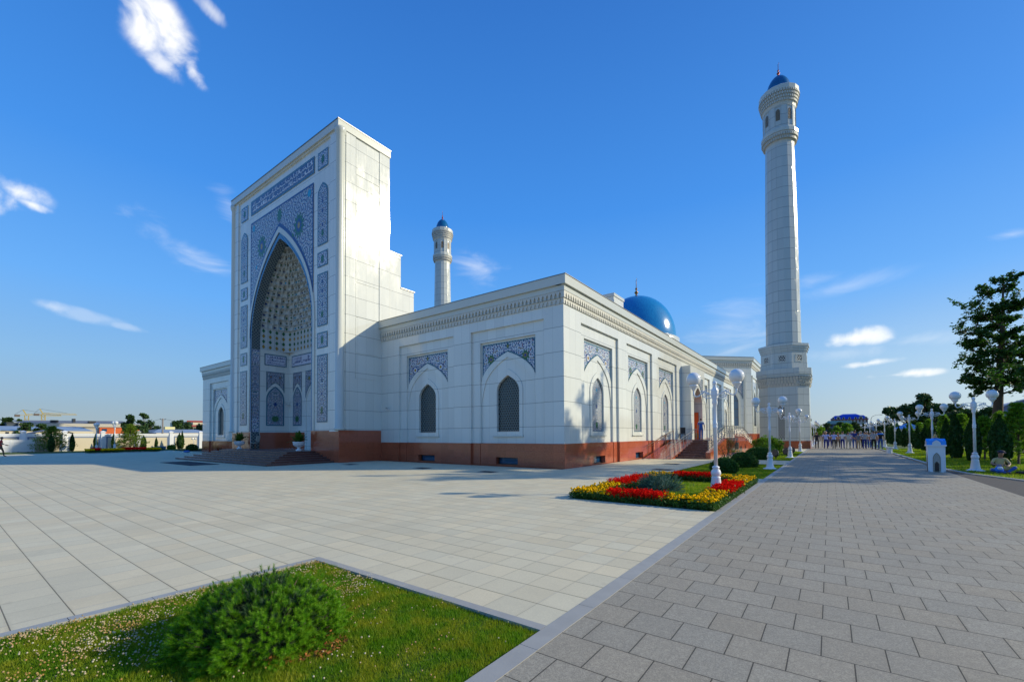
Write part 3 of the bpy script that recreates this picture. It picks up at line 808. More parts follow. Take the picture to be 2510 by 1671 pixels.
# ------------------------------------------------------------------ the mosque
mosque = thing('mosque', 'white marble mosque with red granite plinth, tall tiled portal and blue dome', 'mosque', (0, 0, 0))
WF = Wall((0, 17.89, 0), (1, 0, 0), (0, -1, 0))
WS = Wall((-10.12, 0, 0), (0, 1, 0), (1, 0, 0))
def plinth(mb, W, spans, holes, d=.035, z1=PL, zb=-.05):
    """granite base; spans = (u0,u1,depth offset); holes = basement windows (u0,u1,z0,z1)"""
    for (u0, u1, off) in spans:
        hs = [h for h in holes if u0 < (h[0]+h[1])/2 < u1]
        if not hs: slab(mb, W, u0, u1, -.6, d+off, zb, z1); continue
        for h in hs:
            slab(mb, W, u0, h[0], -.6, d+off, zb, z1); slab(mb, W, h[1], u1, -.6, d+off, zb, z1)
            slab(mb, W, h[0], h[1], -.6, d+off, h[3], z1); slab(mb, W, h[0], h[1], -.6, d+off, zb, h[2])
def bay_spans(cs, u0, u1):
    out = []; cur = u0
    for c in cs:
        out += [(cur, c-2.4, 0), (c-2.4, c-1.82, D1), (c-1.82, c+1.82, D2+.1), (c+1.82, c+2.4, D1)]; cur = c+2.4
    out.append((cur, u1, 0)); return out
def wing(W, u0, u1, cs, kinds, plabel=None, ros=()):
    mb = MB(); cur = u0
    for c in cs:
        fill(mb, W, 0, rectp(cur, c-2.4, PL-.02, WT), 0); cur = c+2.4
    fill(mb, W, 0, rectp(cur, u1, PL-.02, WT), 0)
    wall = None
    pend = []
    for i, (c, k) in enumerate(zip(cs, kinds)): bay(mb, W, c, mosque, k, rosette='sun' if (i+len(ros)) % 2 == 0 else 'star')
    wall = mb.build('wall', M_MARBLE, mosque)
    return wall
# right front wing
wing(WF, -24.3, -10.12, [-19.78, -13.63], ['grille', 'grille'])
mb = MB()
holes = [(-20.5, -19.05, .08, .45), (-14.38, -12.93, .08, .45)]
plinth(mb, WF, bay_spans([-19.78, -13.63], -24.1, -10.13), holes)
scs = [22.08, 28.2, 34.32, 46.5, 52.6, 58.7]
sh_ = [(21.35, 22.75, .05, .45), (27.5, 28.9, .05, .45), (33.6, 35.0, .3, .6)]
plinth(mb, WS, bay_spans(scs[:3], 17.852, 38.0), sh_)
mb2 = MB(); plinth(mb2, WS, bay_spans(scs[3:], 43.0, 62.9), []); mb2.build('plinth', M_GRANITE, mosque)
mb.build('plinth', M_GRANITE, mosque)['label'] = 'polished red granite base of the wings'
for (W, hs) in ((WF, holes), (WS, sh_[:2])):
    for h in hs:
        b = MB(); slab(b, W, h[0], h[1], -.42, -.40, h[2], h[3], 0)
        for (a, c, e, f) in ((h[0]+.02, h[0]+.08, h[2], h[3]), (h[1]-.08, h[1]-.02, h[2], h[3]), (h[0], h[1], h[2], h[2]+.04), (h[0], h[1], h[3]-.04, h[3])): slab(b, W, a, c, -.40, -.36, e, f, 1)
        b.build('basement_window', [M_GLASSB, M_IRON], mosque)
# the long right facade
wing(WS, 17.89, 38.1, scs[:3], ['tile']*3)
wing(WS, 43.0, 62.9, scs[3:], ['tile', 'tile', 'tile'], ros=(1,))
frieze(WF, -24.3, -10.125, mosque)
frieze(WS, 17.89, 62.9, mosque, corner0=.123)
mb = MB()
mb.box(-10.13, -10.068, 17.838, 17.90, WT, WT+.27); mb.box(-10.13, -10.018, 17.788, 17.90, WT+.275, WT+.60)
mb.build('cornice_corner', M_FRIEZE, mosque)
mb = MB()
mb.box(-53.2, -10.4, 18.2, 62.6, 8.3, 8.9)
mb.build('roof', M_ROOFF, mosque)
mb = MB()   # hidden rear and left walls
mb.box(-55.3, -10.2, 62.5, 62.9, 0, 9.2); mb.box(-55.4, -55.1, 18.2, 62.5, 0, 9.2)
mb.build('wall', M_MARBLE, mosque)
# left front wing
wing(WF, -55.42, -39.2, [-51.1, -45.0], ['grille', 'grille'])
frieze(WF, -55.42, -39.2, mosque, corner0=.12)
mb = MB(); plinth(mb, WF, bay_spans([-51.1, -45.0], -55.45, -39.4), [(-51.8, -50.4, .1, .45)]); mb.build('plinth', M_GRANITE, mosque)
# rooftop stair head and small vent
mb = MB()
mb.box(-19.5, -15, 35.4, 37.6, 8.9, 13.75); mb.box(-19.55, -14.93, 35.33, 37.67, 13.755, 14.0)
mb.box(-15.0, -14.94, 35.35, 35.75, 8.9, 13.4, 0)
mb.build('rooftop_stair_head', M_MARBLE, mosque)
mb = MB(); mb.lathe([(.16, 8.9), (.16, 9.42), (.24, 9.44), (.24, 9.52)], 12, (-10.9, 18.75, 0))
mb.build('roof_vent', M_TRIM, mosque)

# --- the entrance portal
PXL, PXR, PY_ = -39.37, -24.0, 14.84
CX = -31.65
WP = Wall((CX, PY_, 0), (1, 0, 0), (0, -1, 0))
IW, ZS, ZA = 4.42, 9.3, 15.87        # iwan opening
mb = MB()
oL, oR = PXL-CX, PXR-CX
zf = .66
open_ = opening(IW, zf, ZS, ZA, 14)
ring(mb, WP, 0, rectp(oL, oR, -.05, 21.05), open_, (0, 7.5), 0)
reveal(mb, WP, 0, open_, 0, -.62, 1)
# outer border proud of the field
slab(mb, WP, oL, oL+.92, -.3, .09, 1.9, 20.5); slab(mb, WP, oR-.95, oR-.02, -.3, .09, 1.9, 20.5)
slab(mb, WP, oL-.02, oR+.02, -.3, .092, 20.502, 20.615)
# masses behind
mb.box(PXR-3.15, PXR, PY_+.3, 18.55, 0, 21.05); mb.box(PXL, PXL+3.15, PY_+.3, 18.55, 0, 21.05)
mb.box(PXL+3.15, PXR-3.15, PY_+.64, 18.55, 15.95, 21.05); mb.box(PXL+3.15, PXR-3.15, 17.82, 18.55, 0, 15.95)
mb.face([(PXR, PY_, 0), (PXR, PY_+.3, 0), (PXR, PY_+.3, 21.05), (PXR, PY_, 21.05)])
mb.face([(PXL, PY_, 0), (PXL, PY_+.3, 0), (PXL, PY_+.3, 21.05), (PXL, PY_, 21.05)])
mb.box(PXL, PXR, 18.55, 19.5, 0, 14.2); mb.box(PXL, PXR, 19.5, 20.67, 0, 11.93)
# raised border strips on the flank
for (ya, yb, za, zb) in ((15.22, 15.9, 2, 20.6), (17.7, 18.5, 8.9, 20.6)): mb.box(PXR-.1, PXR+.05, ya, yb, za, zb)
zz = 20.58
for hgt in (2.35, 2.35, 2.2, 2.35, 2.2, 2.3, 1.6):
    mb.box(PXR-.1, PXR+.022, 15.94, 17.66, zz-hgt+.03, zz-.03); zz -= hgt
portal = mb.build('portal', [M_MARBLE, M_BORDER_D], mosque)
portal['label'] = 'tall white entrance portal with pointed arch'
mb = MB(); slab(mb, WP, oL-.22, oR+.10, -3.72, .20, 20.62, 21.08); slab(mb, WP, oL-.24, oR+.13, -3.75, .23, 21.082, 21.13, 1)
mb.box(PXL-.1, PXR+.06, 18.5, 19.56, 14.2, 14.25, 1); mb.box(PXL-.1, PXR+.06, 19.5, 20.73, 11.93, 11.98, 1)
mb.build('cornice', [M_TRIM, M_STEEL], portal)
for sx, xx in ((1, PXR-.02), (-1, PXL+.02)):
    mb = MB(); mb.lathe([(.32, 1.98), (.32, 2.1), (.25, 2.15), (.25, 20.2), (.30, 20.3), (.34, 20.5), (.34, 20.61)], 18, (xx, PY_+.02, 0))
    mb.build('corner_column', M_TRIM, portal)
for x0, x1 in ((PXR-3.2, PXR+.04), (PXL-.04, PXL+3.2)):
    mb = MB(); mb.box(x0, x1, PY_-.05, 17.845, -.05, 1.97); mb.build('plinth', M_GRANITE, portal)
# arch mouldings on the face
mb = MB()
A0 = opening(IW, 2.0, ZS, ZA, 14); A1 = opening(IW+.20, 2.0, ZS, ZA+.42, 14); A2 = opening(IW+.42, 2.0, ZS, 16.71, 14)
def band(mb, B, A, d, m, d0=0.0):
    na = len(A)
    for i in range(1, na-1):
        q = [A[i], A[i+1], B[i+1], B[i]]
        mb.face([WP.p(x, d, z) for x, z in q], m, uv=q)
        mb.face([WP.p(B[i][0], d, B[i][1]), WP.p(B[i+1][0], d, B[i+1][1]), WP.p(B[i+1][0], d0, B[i+1][1]), WP.p(B[i][0], d0, B[i][1])], m)
    for X_ in (A, B):
        pass
    q = [A[-1], A[0], B[0], B[-1]]
    mb.face([WP.p(x, d, z) for x, z in q], m, uv=q)
band(mb, A1, A0, .02, 1); band(mb, A2, A1, .07, 0)
A3 = opening(IW+.50, 2.0, ZS, 16.86, 14)
def clip(P_): return [(max(-4.62, min(4.62, x)), z) for x, z in P_]
band(mb, clip(A3), clip(A2), .045, 2)
mb.build('arch_moulding', [M_TRIM, M_BORDER_B, M_TBLUE], portal)
# big spandrel field
mb = MB(); hw = 4.62
spandrel(mb, WP, 0, hw, 18.28, (IW+.50, ZS, 16.86), .03, 0, 5, .12, 30)
for s in (-1, 1):
    for (u, z, r, m, pt, rz) in ((s*2.75, 16.0, .78, 2, 10, 1.25), (s*2.75, 16.0, .45, 5, 8, 1.3), (s*2.75, 16.0, .22, 3, 8, 1.3), (s*2.1, 14.95+.35, .0, 2, 6, 1), ((0, 17.55, .42, 2, 8, 1.4) if s > 0 else (s*3.6, 14.6, .16, 4, 6, 1.2)), (s*1.9, 15.5, .2, 2, 4, 1.2), (s*4.1, 17.75, .28, 4, 6, 1.2)):
        if r: disc(mb, WP, 0, u, z, r, .036+.003*({2: 0, 5: 1, 3: 2, 4: 0}[m]), m, 12, pt, rz)
mm = list(TILEM); mm[0] = M_TILE_BIG
mb.build('tile_spandrel', mm, portal)['label'] = 'blue scroll mosaic field with green medallions above the arch'
for zc_ in ():
    pass
# inscription band with script strokes
mb = MB(); u0, u1, z0, z1 = -36.3-CX, -26.93-CX, 18.88, 20.02
P4 = rectp(u0, u1, z0, z1); I4 = rectp(u0+.12, u1-.12, z0+.12, z1-.12)
ring(mb, WP, 0, P4, I4, ((u0+u1)/2, (z0+z1)/2), .03, 1); fill(mb, WP, 0, I4, .028, 0)
ins = mb.build('inscription_band', [simple('inscription_ground', (.07, .10, .21), .2), M_BORDER], portal)
ins['label'] = 'deep blue inscription band across the top of the portal'
def script(W, u0, u1, z0, z1, d, parent, lines=1, mat=M_TWHITE, seed=3, th=.045):
    """flowing right-to-left script: tall uprights, bowls, loops and dots"""
    q = random.Random(seed); c = MB()
    H = (z1-z0)/lines
    def st(pts, t0):
        for a, b in zip(pts[:-1], pts[1:]):
            dx, dz = b[0]-a[0], b[1]-a[1]; L = math.hypot(dx, dz)+1e-6; nx, nz = -dz/L*t0/2, dx/L*t0/2
            k = d+q.uniform(0, .004)
            c.face([W.p(a[0]-nx, k, a[1]-nz), W.p(b[0]-nx, k, b[1]-nz), W.p(b[0]+nx, k, b[1]+nz), W.p(a[0]+nx, k, a[1]+nz)])
    for ln in range(lines):
        zb = z0+ln*H; u = u1-.05*H
        while u > u0+.35*H:
            g = q.random(); base = zb+H*.28
            if g < .38: st([(u, base), (u+.02*H, zb+H*.92)], th*1.1); u -= .13*H
            elif g < .6:
                r = .17*H; st([(u-r+r*math.cos(a), base+.02*H-r*.8*math.sin(a)) for a in [PI*i/7 for i in range(8)]], th); u -= .36*H
            elif g < .8:
                r = .08*H; st([(u-r+r*math.cos(a), base+r+r*math.sin(a)) for a in [2*PI*i/7 for i in range(8)]], th); st([(u, base), (u-.24*H, base)], th); u -= .22*H
            elif g < .92: st([(u, base), (u-.12*H, base+.2*H), (u-.30*H, base+.05*H)], th); u -= .30*H
            else: st([(u, zb+H*.62), (u-.10*H, zb+H*.72)], th*.8); st([(u, base), (u-.15*H, base)], th); u -= .16*H
            if q.random() < .4: st([(u, zb+H*q.uniform(.6, .85)), (u-.04*H, zb+H*.8)], th)
            if q.random() < .3: st([(u+.1*H, zb+H*.08), (u+.05*H, zb+H*.13)], th)
    return c.build('script', mat, parent)
script(WP, u0+.2, u1-.2, z0+.15, z1-.15, .036, ins, 2, th=.05)
# panels up both sides
def vpanels(x0, x1):
    c = (x0+x1)/2-CX; h = (x1-x0)/2
    md = lambda zc, r: [(0, zc, r, 2, 6, 1.5), (0, zc, r*.45, 3, 6, 1.5)]
    for (za, zb, ap) in ((18.83, 19.98, 0), (13.87, 17.2, 17.92), (12.47, 13.45, 0), (8.65, 12.05, 0), (7.24, 8.25, 0), (2.5, 6.82, 0)):
        if ap: poly = [(-h, za), (h, za)]+arch(h, zb, ap, 5)
        else: poly = rectp(-h, h, za, zb)
        zc = (za+zb)/2
        ms = md(zc, .22) if zb-za < 1.3 else [(0, za+.75, .17, 2, 6, 1.6)]+[(0, zc+k*.9, .10, 5, 6, 1.4) for k in (-.4, .6, 1.3)]
        tilepanel('tile_panel', WP, c, poly, (0, zc), .03, portal, medallions=ms, mat=M_TILE if zb-za > 1.3 else M_TILE_FINE)
vpanels(-26.52, -25.32); vpanels(-38.03, -36.85)
# --- inside the niche
NB = 17.77
WB = Wall((CX, NB, 0), (1, 0, 0), (0, -1, 0))
WL = Wall((CX-IW, 0, 0), (0, 1, 0), (1, 0, 0))
WR = Wall((CX+IW, 0, 0), (0, 1, 0), (-1, 0, 0))
ys0 = PY_+.62
mb = MB()
dop = opening(1.75, zf, 4.3, 6.05, 8)
ring(mb, WB, 0, rectp(-IW, IW, zf, 8.5), dop, (0, 3.4), 0); reveal(mb, WB, 0, dop, 0, -.5)
mb.box(CX-1.8, CX+1.8, NB+.5, NB+.52, zf, 6.2)
fill(mb, WL, 0, rectp(ys0, NB, zf, 8.5), 0); fill(mb, WR, 0, rectp(ys0, NB, zf, 8.5), 0)
mb.face([(CX-IW, ys0, zf), (CX+IW, ys0, zf), (CX+IW, NB+.5, zf), (CX-IW, NB+.5, zf)])
nw = mb.build('niche_wall', M_MARBLE, portal)
mb = MB()
for W_, sg in ((WL, -1), (WR, 1)):
    mb = MB(); fill(mb, W_, 0, rectp(ys0+.02, NB-.02, zf, 1.94), .03); a, b = sorted((sg*(IW-.03), sg*1.95)); slab(mb, WB, a, b, -.0, .03, zf, 1.94)
    mb.build('niche_dado', M_GRANITE, nw)
b = MB()
for s in (-1, 1):
    slab(b, WB, s*.02 if s > 0 else -1.72, 1.72 if s > 0 else -.02, -.22, -.17, zf, 5.9)
    for zc_ in (1.7, 3.2): slab(b, WB, s*.87-.55, s*.87+.55, -.17, -.145, zc_-.55, zc_+.6)
dr = b.build('door', M_ORANGE, portal); dr['label'] = 'tall orange-brown double door at the back of the niche'
for (W, uc, hw, name) in ((WL, 16.64, .71, 'L'), (WR, 16.64, .71, 'R'), (WB, -3.1, .69, 'B'), (WB, 3.1, .69, 'C')):
    A = (hw+.10, 4.75, 5.95)
    t = MB(); spandrel(t, W, uc, hw, 6.82, A, .02, 0, 1, .06, 12)
    for s in (-1, 1):
        disc(t, W, uc, s*hw*.5, 6.4, .14, .03, 5, 8, 8); disc(t, W, uc, s*hw*.5, 6.4, .07, .034, 3, 8)
    t.build('tile_spandrel', TILEM, nw)
    tilepanel('tile_panel', W, uc, opening(hw, 2.48, 4.6, 5.66, 6), (0, 3.6), .02, nw, medallions=[(0, 3.05, .38, 2, 4, .8), (0, 3.05, .15, 3, 6, .8), (0, 4.2, .16, 5, 6, 1.2)])
t = MB(); spandrel(t, WB, 0, 1.82, 6.82, (1.85, 4.4, 6.25), .02, 0, 1, .07, 18)
for s in (-1, 1): disc(t, WB, 0, s*1.25, 6.2, .2, .03, 2, 8, 8); disc(t, WB, 0, s*1.25, 6.2, .1, .034, 3, 8)
t.build('tile_spandrel', TILEM, nw)
for (W, a, b) in ((WL, 15.78, 17.51), (WR, 15.78, 17.51), (WB, -4.0, 4.0)):
    t = MB(); P4 = rectp(a, b, 7.3, 8.22); I4 = rectp(a+.08, b-.08, 7.38, 8.14)
    ring(t, W, 0, P4, I4, ((a+b)/2, 7.76), .03, 1); fill(t, W, 0, I4, .028, 0)
    ib = t.build('inscription_band', [simple('pale_script_ground', (.60, .62, .70), .2), M_BORDER], nw)
    script(W, a+.12, b-.12, 7.42, 8.10, .034, ib, 3 if b < 18 and b > 10 else 1, M_TBLUE, seed=int(b*3)+5, th=.022 if b > 10 else .04)
# decorated jambs just inside the arch
for s, W in ((-1, WL), (1, WR)):
    t = MB()
    for (za, zb, m) in ((1.98, 3.1, 0), (3.1, 7.4, 3), (7.4, 8.45, 0), (8.45, 9.3, 2)):
        q = rectp(PY_+.05, ys0-.03, za, zb); t.face([W.p(x, .012, z) for x, z in q], m, uv=[(x-15.1, z) for x, z in q])
    t.build('jamb_tiles', [M_TILE_FINE, M_BORDER, M_BORDER_D, M_TILE], nw)
# stalactite vault
mq = MB()
def plan(z, t):
    """half-width and depth shrink with height; t in -1..1 along the U-shaped plan"""
    k = (z-8.5)/(15.75-8.5); wv = max(.12, archw(IW, ZS, ZA-.05, z)) ; dv = (NB-ys0)*max(.05, 1-k**2.4)
    ex = 9.0-6.4*min(1, k*1.5)
    a = (t+1)/2*PI
    c, s = math.cos(a), math.sin(a)
    # superellipse from left front round the back to right front
    x = -math.copysign(abs(c)**(2/ex), c)*wv; y = abs(s)**(2/ex)*dv
    return x, y
def samp(z, n):
    # even spacing round the plan
    T = [-1+2*i/200 for i in range(201)]; Q = [plan(z, t) for t in T]; L = [0]
    for a, b in zip(Q[:-1], Q[1:]): L.append(L[-1]+math.hypot(b[0]-a[0], b[1]-a[1]))
    out = []
    j = 0
    for i in range(n+1):
        s = L[-1]*i/n
        while j < 199 and L[j+1] < s: j += 1
        f = (s-L[j])/(L[j+1]-L[j]+1e-9); out.append((Q[j][0]+(Q[j+1][0]-Q[j][0])*f, Q[j][1]+(Q[j+1][1]-Q[j][1])*f))
    return out
def V3(p, z): return (CX+p[0], ys0+p[1], z)
zrows = [8.5, 10.25]; zz = 10.25; hgt = .42
while zz < 15.5: zz += hgt; zrows.append(min(zz, 15.7)); hgt *= .985
for i in range(len(zrows)-1):
    za, zb = zrows[i], zrows[i+1]; zc_ = za
    per = 2*(archw(IW, ZS, ZA, za)+NB-ys0)
    nc = max(5, int(per/(.46 if i else .52)))
    base = samp(zc_, nc*4); nxt = samp(zb if i < len(zrows)-2 else zb-.01, nc*4)
    cen = (0, .1)
    for c in range(nc):
        q = base[c*4:c*4+5]
        def push(p, a):
            dx, dy = p[0]-cen[0], p[1]-cen[1]; L = math.hypot(dx, dy)+1e-6; return (p[0]+dx/L*a, p[1]+dy/L*a)
        dk = 1.7 if (c+i) % 2 else .7
        dep = [0, .07*dk, .11*dk, .07*dk, 0] if i else [0, .015, .015, .015, 0]
        qq = [push(p, a) for p, a in zip(q, dep)]
        top = [(.15, .55, 1.0, .55, .15)[k] for k in range(5)]
        zs_ = [za+(zb-za)*(.55+.4*t) for t in top] if i else [zb]*5
        for k in range(4):
            mq.face([V3(qq[k], za), V3(qq[k+1], za), V3(qq[k+1], zs_[k+1]), V3(qq[k], zs_[k])], 0)
            # hood above the small niche
            n0, n1 = nxt[c*4+k], nxt[c*4+k+1]
            mq.face([V3(qq[k], zs_[k]), V3(qq[k+1], zs_[k+1]), V3(n1, zb), V3(n0, zb)], 0)
        mid, l_, r_ = qq[2], qq[1], qq[3]
        inn = lambda p, a: push(p, -a)
        if i == 0:
            for kk in range(4):
                zc2 = za+.25+kk*.42
                mq.face([V3(inn(l_, .02), zc2), V3(inn(mid, .02), zc2-.17), V3(inn(r_, .02), zc2), V3(inn(mid, .02), zc2+.17)], 1 if kk % 2 else 3)
        else:
            if (c*5+i*3) % 4 == 0: continue
            zc2 = za+(zb-za)*.42; hh = (zb-za)*.24; m_ = (1, 2, 1, 4, 5, 2)[(c*7+i*3+(c*c) % 5) % 6]
            mq.face([V3(inn(l_, .02), zc2), V3(inn(mid, .03), zc2-hh), V3(inn(r_, .02), zc2), V3(inn(mid, .03), zc2+hh)], m_)
mqo = mq.build('stalactite_vault', [simple('carved_vault_plaster', (.52, .55, .53), .6), M_TGREEN, simple('vault_brown_tile', (.10, .11, .08), .3), M_TOCHRE, M_TBLUE, M_TTURQ], nw)
mqo['label'] = 'tiers of small carved niches filling the half dome'
# crown of vault
mb = MB(); mb.box(CX-.9, CX+.9, ys0-.0, ys0+1.2, 15.71, 15.9); mb.build('vault_crown', M_DOME, nw)

# --- the side entrance block on the right facade
XS = -9.35
WD = Wall((XS, 40.5, 0), (0, 1, 0), (1, 0, 0))
mb = MB()
dop = opening(1.52, PL, 4.3, 5.75, 8)
ring(mb, WD, 0, rectp(-2.5, 2.5, 0, 7.42), dop, (0, 3.5), 0); reveal(mb, WD, 0, dop, 0, -1.0)
for s in (-1, 1): mb.face([WD.p(s*2.5, 0, 0), WD.p(s*2.5, -.9, 0), WD.p(s*2.5, -.9, 7.42), WD.p(s*2.5, 0, 7.42)])
mb.face([WD.p(-2.5, 0, 7.42), WD.p(2.5, 0, 7.42), WD.p(2.5, -.9, 7.42), WD.p(-2.5, -.9, 7.42)])
fill(mb, WD, 0, rectp(-2.5, 2.5, 7.42, WT), -.77); 
fill(mb, WD, 0, rectp(-1.6, 1.6, PL, 5.9), -1.0, 1)
sp_ = mb.build('side_portal', [M_MARBLE, M_DARK], mosque)
t = MB(); spandrel(t, WD, 0, 1.75, 6.6, (1.76, 4.5, 6.1), .02, 0, 1, .07, 16); t.build('tile_spandrel', TILEM, sp_)
b = MB(); b.box(-10.3, -9.66, 41.86, 41.93, PL, 3.62); b.box(-10.28, -9.70, 41.845, 41.86, 1.3, 1.75, 1)
b.box(-10.25, -9.72, 41.84, 41.86, 2.0, 3.4); o = b.build('door', [M_ORANGE, M_TOCHRE], sp_); o['label'] = 'open orange door leaf'
b = MB(); b.box(-10.36, -10.33, 39.1, 41.9, PL, 3.6); b.build('door', M_ORANGE, sp_)

# --- the prayer hall behind with the dome
HC = (-31.7, 86.5); hw_ = 22.7; ch = 6.7
hx1, hy0 = HC[0]+hw_, 70.5
octo = [(hx1, hy0), (hx1, 102.5), (hx1-ch, 109.2), (HC[0]-hw_+ch, 109.2), (HC[0]-hw_, 102.5), (HC[0]-hw_, hy0), (HC[0]-hw_+9.5, hy0-9.5), (hx1-9.5, hy0-9.5)]
mb = MB(); mb.prism(octo[::-1], 1.66, 11.2); hall = mb.build('prayer_hall', M_MARBLE, mosque)
mb = MB(); sc = lambda k: [(HC[0]+(x-HC[0])*k, HC[1]+(y-HC[1])*k) for x, y in octo][::-1]
mb.prism(sc(1.002), -.05, 1.67); mb.build('plinth', M_GRANITE, hall)
WC = Wall((hx1, hy0, 0), (1, 1, 0), (1, -1, 0)); WH = Wall((hx1, 0, 0), (0, 1, 0), (1, 0, 0))
frieze(WC, -13.4, 0, hall, z0=11.2, s=1.12, pitch=.34, corner1=.1); frieze(WH, hy0, 102.5, hall, z0=11.2, s=1.12, pitch=.34)
mb = MB(); mb.prism(sc(.99), 11.2, 12.5); mb.build('roof', M_ROOFF, hall)
def hallbay(W, uc, hw, glass, ap=7.85):
    s = MB(); P_ = opening(hw, 2.8, ap-1.7, ap, 8); F_ = opening(hw+.35, 2.5, ap-1.6, ap+.5, 8)
    ring(s, W, uc, F_, P_, (0, 5), .06); reveal(s, W, uc, F_, 0, .06); reveal(s, W, uc, P_, .06, .005)
    rf = rectp(-hw-1.15, hw+1.15, 2.0, 10.1); ri = rectp(-hw-.95, hw+.95, 2.0, 9.9)
    for a, b, c, d in ((-hw-1.2, -hw-.95, 1.7, 10.1), (hw+.95, hw+1.2, 1.7, 10.1)): slab(s, W, uc+a, uc+b, 0, .10, c, d)
    slab(s, W, uc-hw-1.2, uc+hw+1.2, 0, .102, 9.85, 10.1)
    wn = s.build('window', M_TRIM, hall)
    g = MB(); fill(g, W, uc, P_, .012, 0)
    for k in (-.33, .33): slab(g, W, uc+k*hw-.03, uc+k*hw+.03, .012, .03, 2.8, ap-.35, 1)
    for z in (4.0, 5.2, 6.4): slab(g, W, uc-hw, uc+hw, .012, .028, z-.03, z+.03, 1)
    g.build('pane', [glass, M_IRON], wn)
    t = MB(); spandrel(t, W, uc, hw+.75, 9.3, (hw+.9, ap-2.0, ap+.75), .03, 0, 1, .08, 14); t.build('tile_spandrel', TILEM, wn)
hallbay(WC, -3.3, 1.15, M_GLASSB, 7.85); hallbay(WC, -8.6, 1.15, M_GLASSB, 7.85)
hallbay(WH, hy0+2.8, 1.2, M_DARK, 7.9); hallbay(WH, hy0+8.6, 1.2, M_DARK, 7.9)
mb = MB(); mb.lathe([(9.2, 12.4), (9.2, 17.5), (8.5, 18), (8.2, 20.0), (8.25, 20.6), (7.8, 20.9)], 48, (HC[0], HC[1], 0)); mb.build('drum', M_TRIM, hall)
prof = []
for i in range(21):
    a = i/20*PI/2; r = 7.63*math.cos(a)**.92 if i < 20 else 0.02
    prof.append((r, 21.0+8.85*math.sin(a)**1.0+ (.25*(i/20)**6)))
mb = MB(); mb.lathe([(7.55, 20.3)]+prof, 64, (HC[0], HC[1], 0)); dome = mb.build('dome', M_DOME, mosque)
dome['label'] = 'large turquoise-blue glazed dome'
def finial(c, s, parent, mat=M_BRASS):
    f = MB(); f.lathe([(.55*s, 0), (.50*s, .12*s), (.2*s, .35*s), (.12*s, .5*s), (.30*s, .75*s), (.34*s, .9*s), (.12*s, 1.15*s), (.10*s, 1.3*s), (.2*s, 1.45*s), (.2*s, 1.6*s), (.06*s, 1.75*s), (.05*s, 2.9*s), (.02*s, 3.0*s)], 12, c)
    pts = [(c[0]+.22*s*math.cos(R(a))*.75, c[1]-.22*s*math.cos(R(a))*.5, c[2]+3.25*s+.25*s*math.sin(R(a))) for a in range(-150, 70, 20)]
    f.tube(pts, [.015*s]+[.035*s]*(len(pts)-2)+[.012*s], 5)
    return f.build('finial', mat, parent)
finial((HC[0], HC[1], 29.95), 1.15, dome)
# small red steps and link wall near the hall corner
mb = MB()
for k in range(8): mb.box(-9.0, -6.2, 73.6+.33*k, 78, .2*k, .2*(k+1))
tag(mb.build('rear_steps', M_GRANITE), 'small flight of red granite steps between prayer hall and near minaret', 'steps')

# ------------------------------------------------------------------ entrance steps
mb = MB(); st = .113
for k in range(6):
    t = .42*k; mb.box(-38.9+t+.03, -24.46-t-.03, 10.83+t+.03, 14.90, -.05 if k == 0 else st*k, st*(k+1)-.034); mb.box(-38.9+t, -24.46-t, 10.83+t, 14.90, st*(k+1)-.034, st*(k+1)-.002, 1)
mb.box(CX-IW, CX+IW, 14.90, ys0+.02, .0, .679)
tag(mb.build('entrance_steps', [M_GRANITE_D, simple('lit_step_treads', (.16, .075, .065), .35, noise=.15, nscale=20)]), 'broad dark granite steps leading up to the tall portal', 'steps')  # treads coloured lighter than the risers: light on their tops painted in
mb = MB(); mb.box(-34.2, -28.9, 8.75, 10.2, .002, .018)
tag(mb.build('door_mat', simple('dark_mat', (.03, .035, .045), .95, noise=.2, nscale=30)), 'dark grey mat lying on the plaza before the portal steps', 'mat')

# ------------------------------------------------------------------ side stair, ramp, railings
ss = thing('side_stair', 'double red granite stair and ramp with steel railings at the side door', 'stairs', (0, 0, 0))
mb = MB()
LY0, LY1 = 35.2, 44.4; X0s, X1s = -8.3, -6.5
for sgn, ya in ((1, 29.7), (-1, 50.0)):
    for k in range(8):
        a = ya+sgn*.62*k; b = LY0 if sgn > 0 else LY1
        mb.box(X0s, X1s, a, b, PL/8*k, PL/8*(k+1)-.003)
mb.box(-10.08, X1s, LY0, LY1, 0, PL)
mb.build('stair_treads', M_GRANITE_D, ss)
mb = MB()   # ramp along the wall
mb.face([(-10.08, 28.6, .02), (X0s-.02, 28.6, .02), (X0s-.02, LY0, PL), (-10.08, LY0, PL)])
mb.face([(X0s-.02, 28.6, 0), (X0s-.02, LY0, 0), (X0s-.02, LY0, PL), (X0s-.02, 28.6, .02)])
mb.build('ramp', M_GRANITE, ss)
mb = MB()   # cheek wall
poly = [(29.9, 0), (29.9, .42), (35.4, 1.33), (43.9, 1.33), (49.6, .3), (49.6, 0)]
for xx in (-6.5, -6.2): mb.face([(xx, y, z) for y, z in poly])
for a, b in zip(poly, poly[1:]+poly[:1]): mb.face([(-6.5, *a), (-6.2, *a), (-6.2, *b), (-6.5, *b)])
ck = mb.build('cheek_wall', M_GRANITE, ss)
b = MB(); b.box(-6.21, -6.185, 39.0, 40.5, .35, .92, 0)
for k in range(5): b.box(-6.19, -6.165, 39.0, 40.5, .40+.11*k, .43+.11*k, 1)
b.build('vent_grille', [M_IRON, M_STEEL], ck)
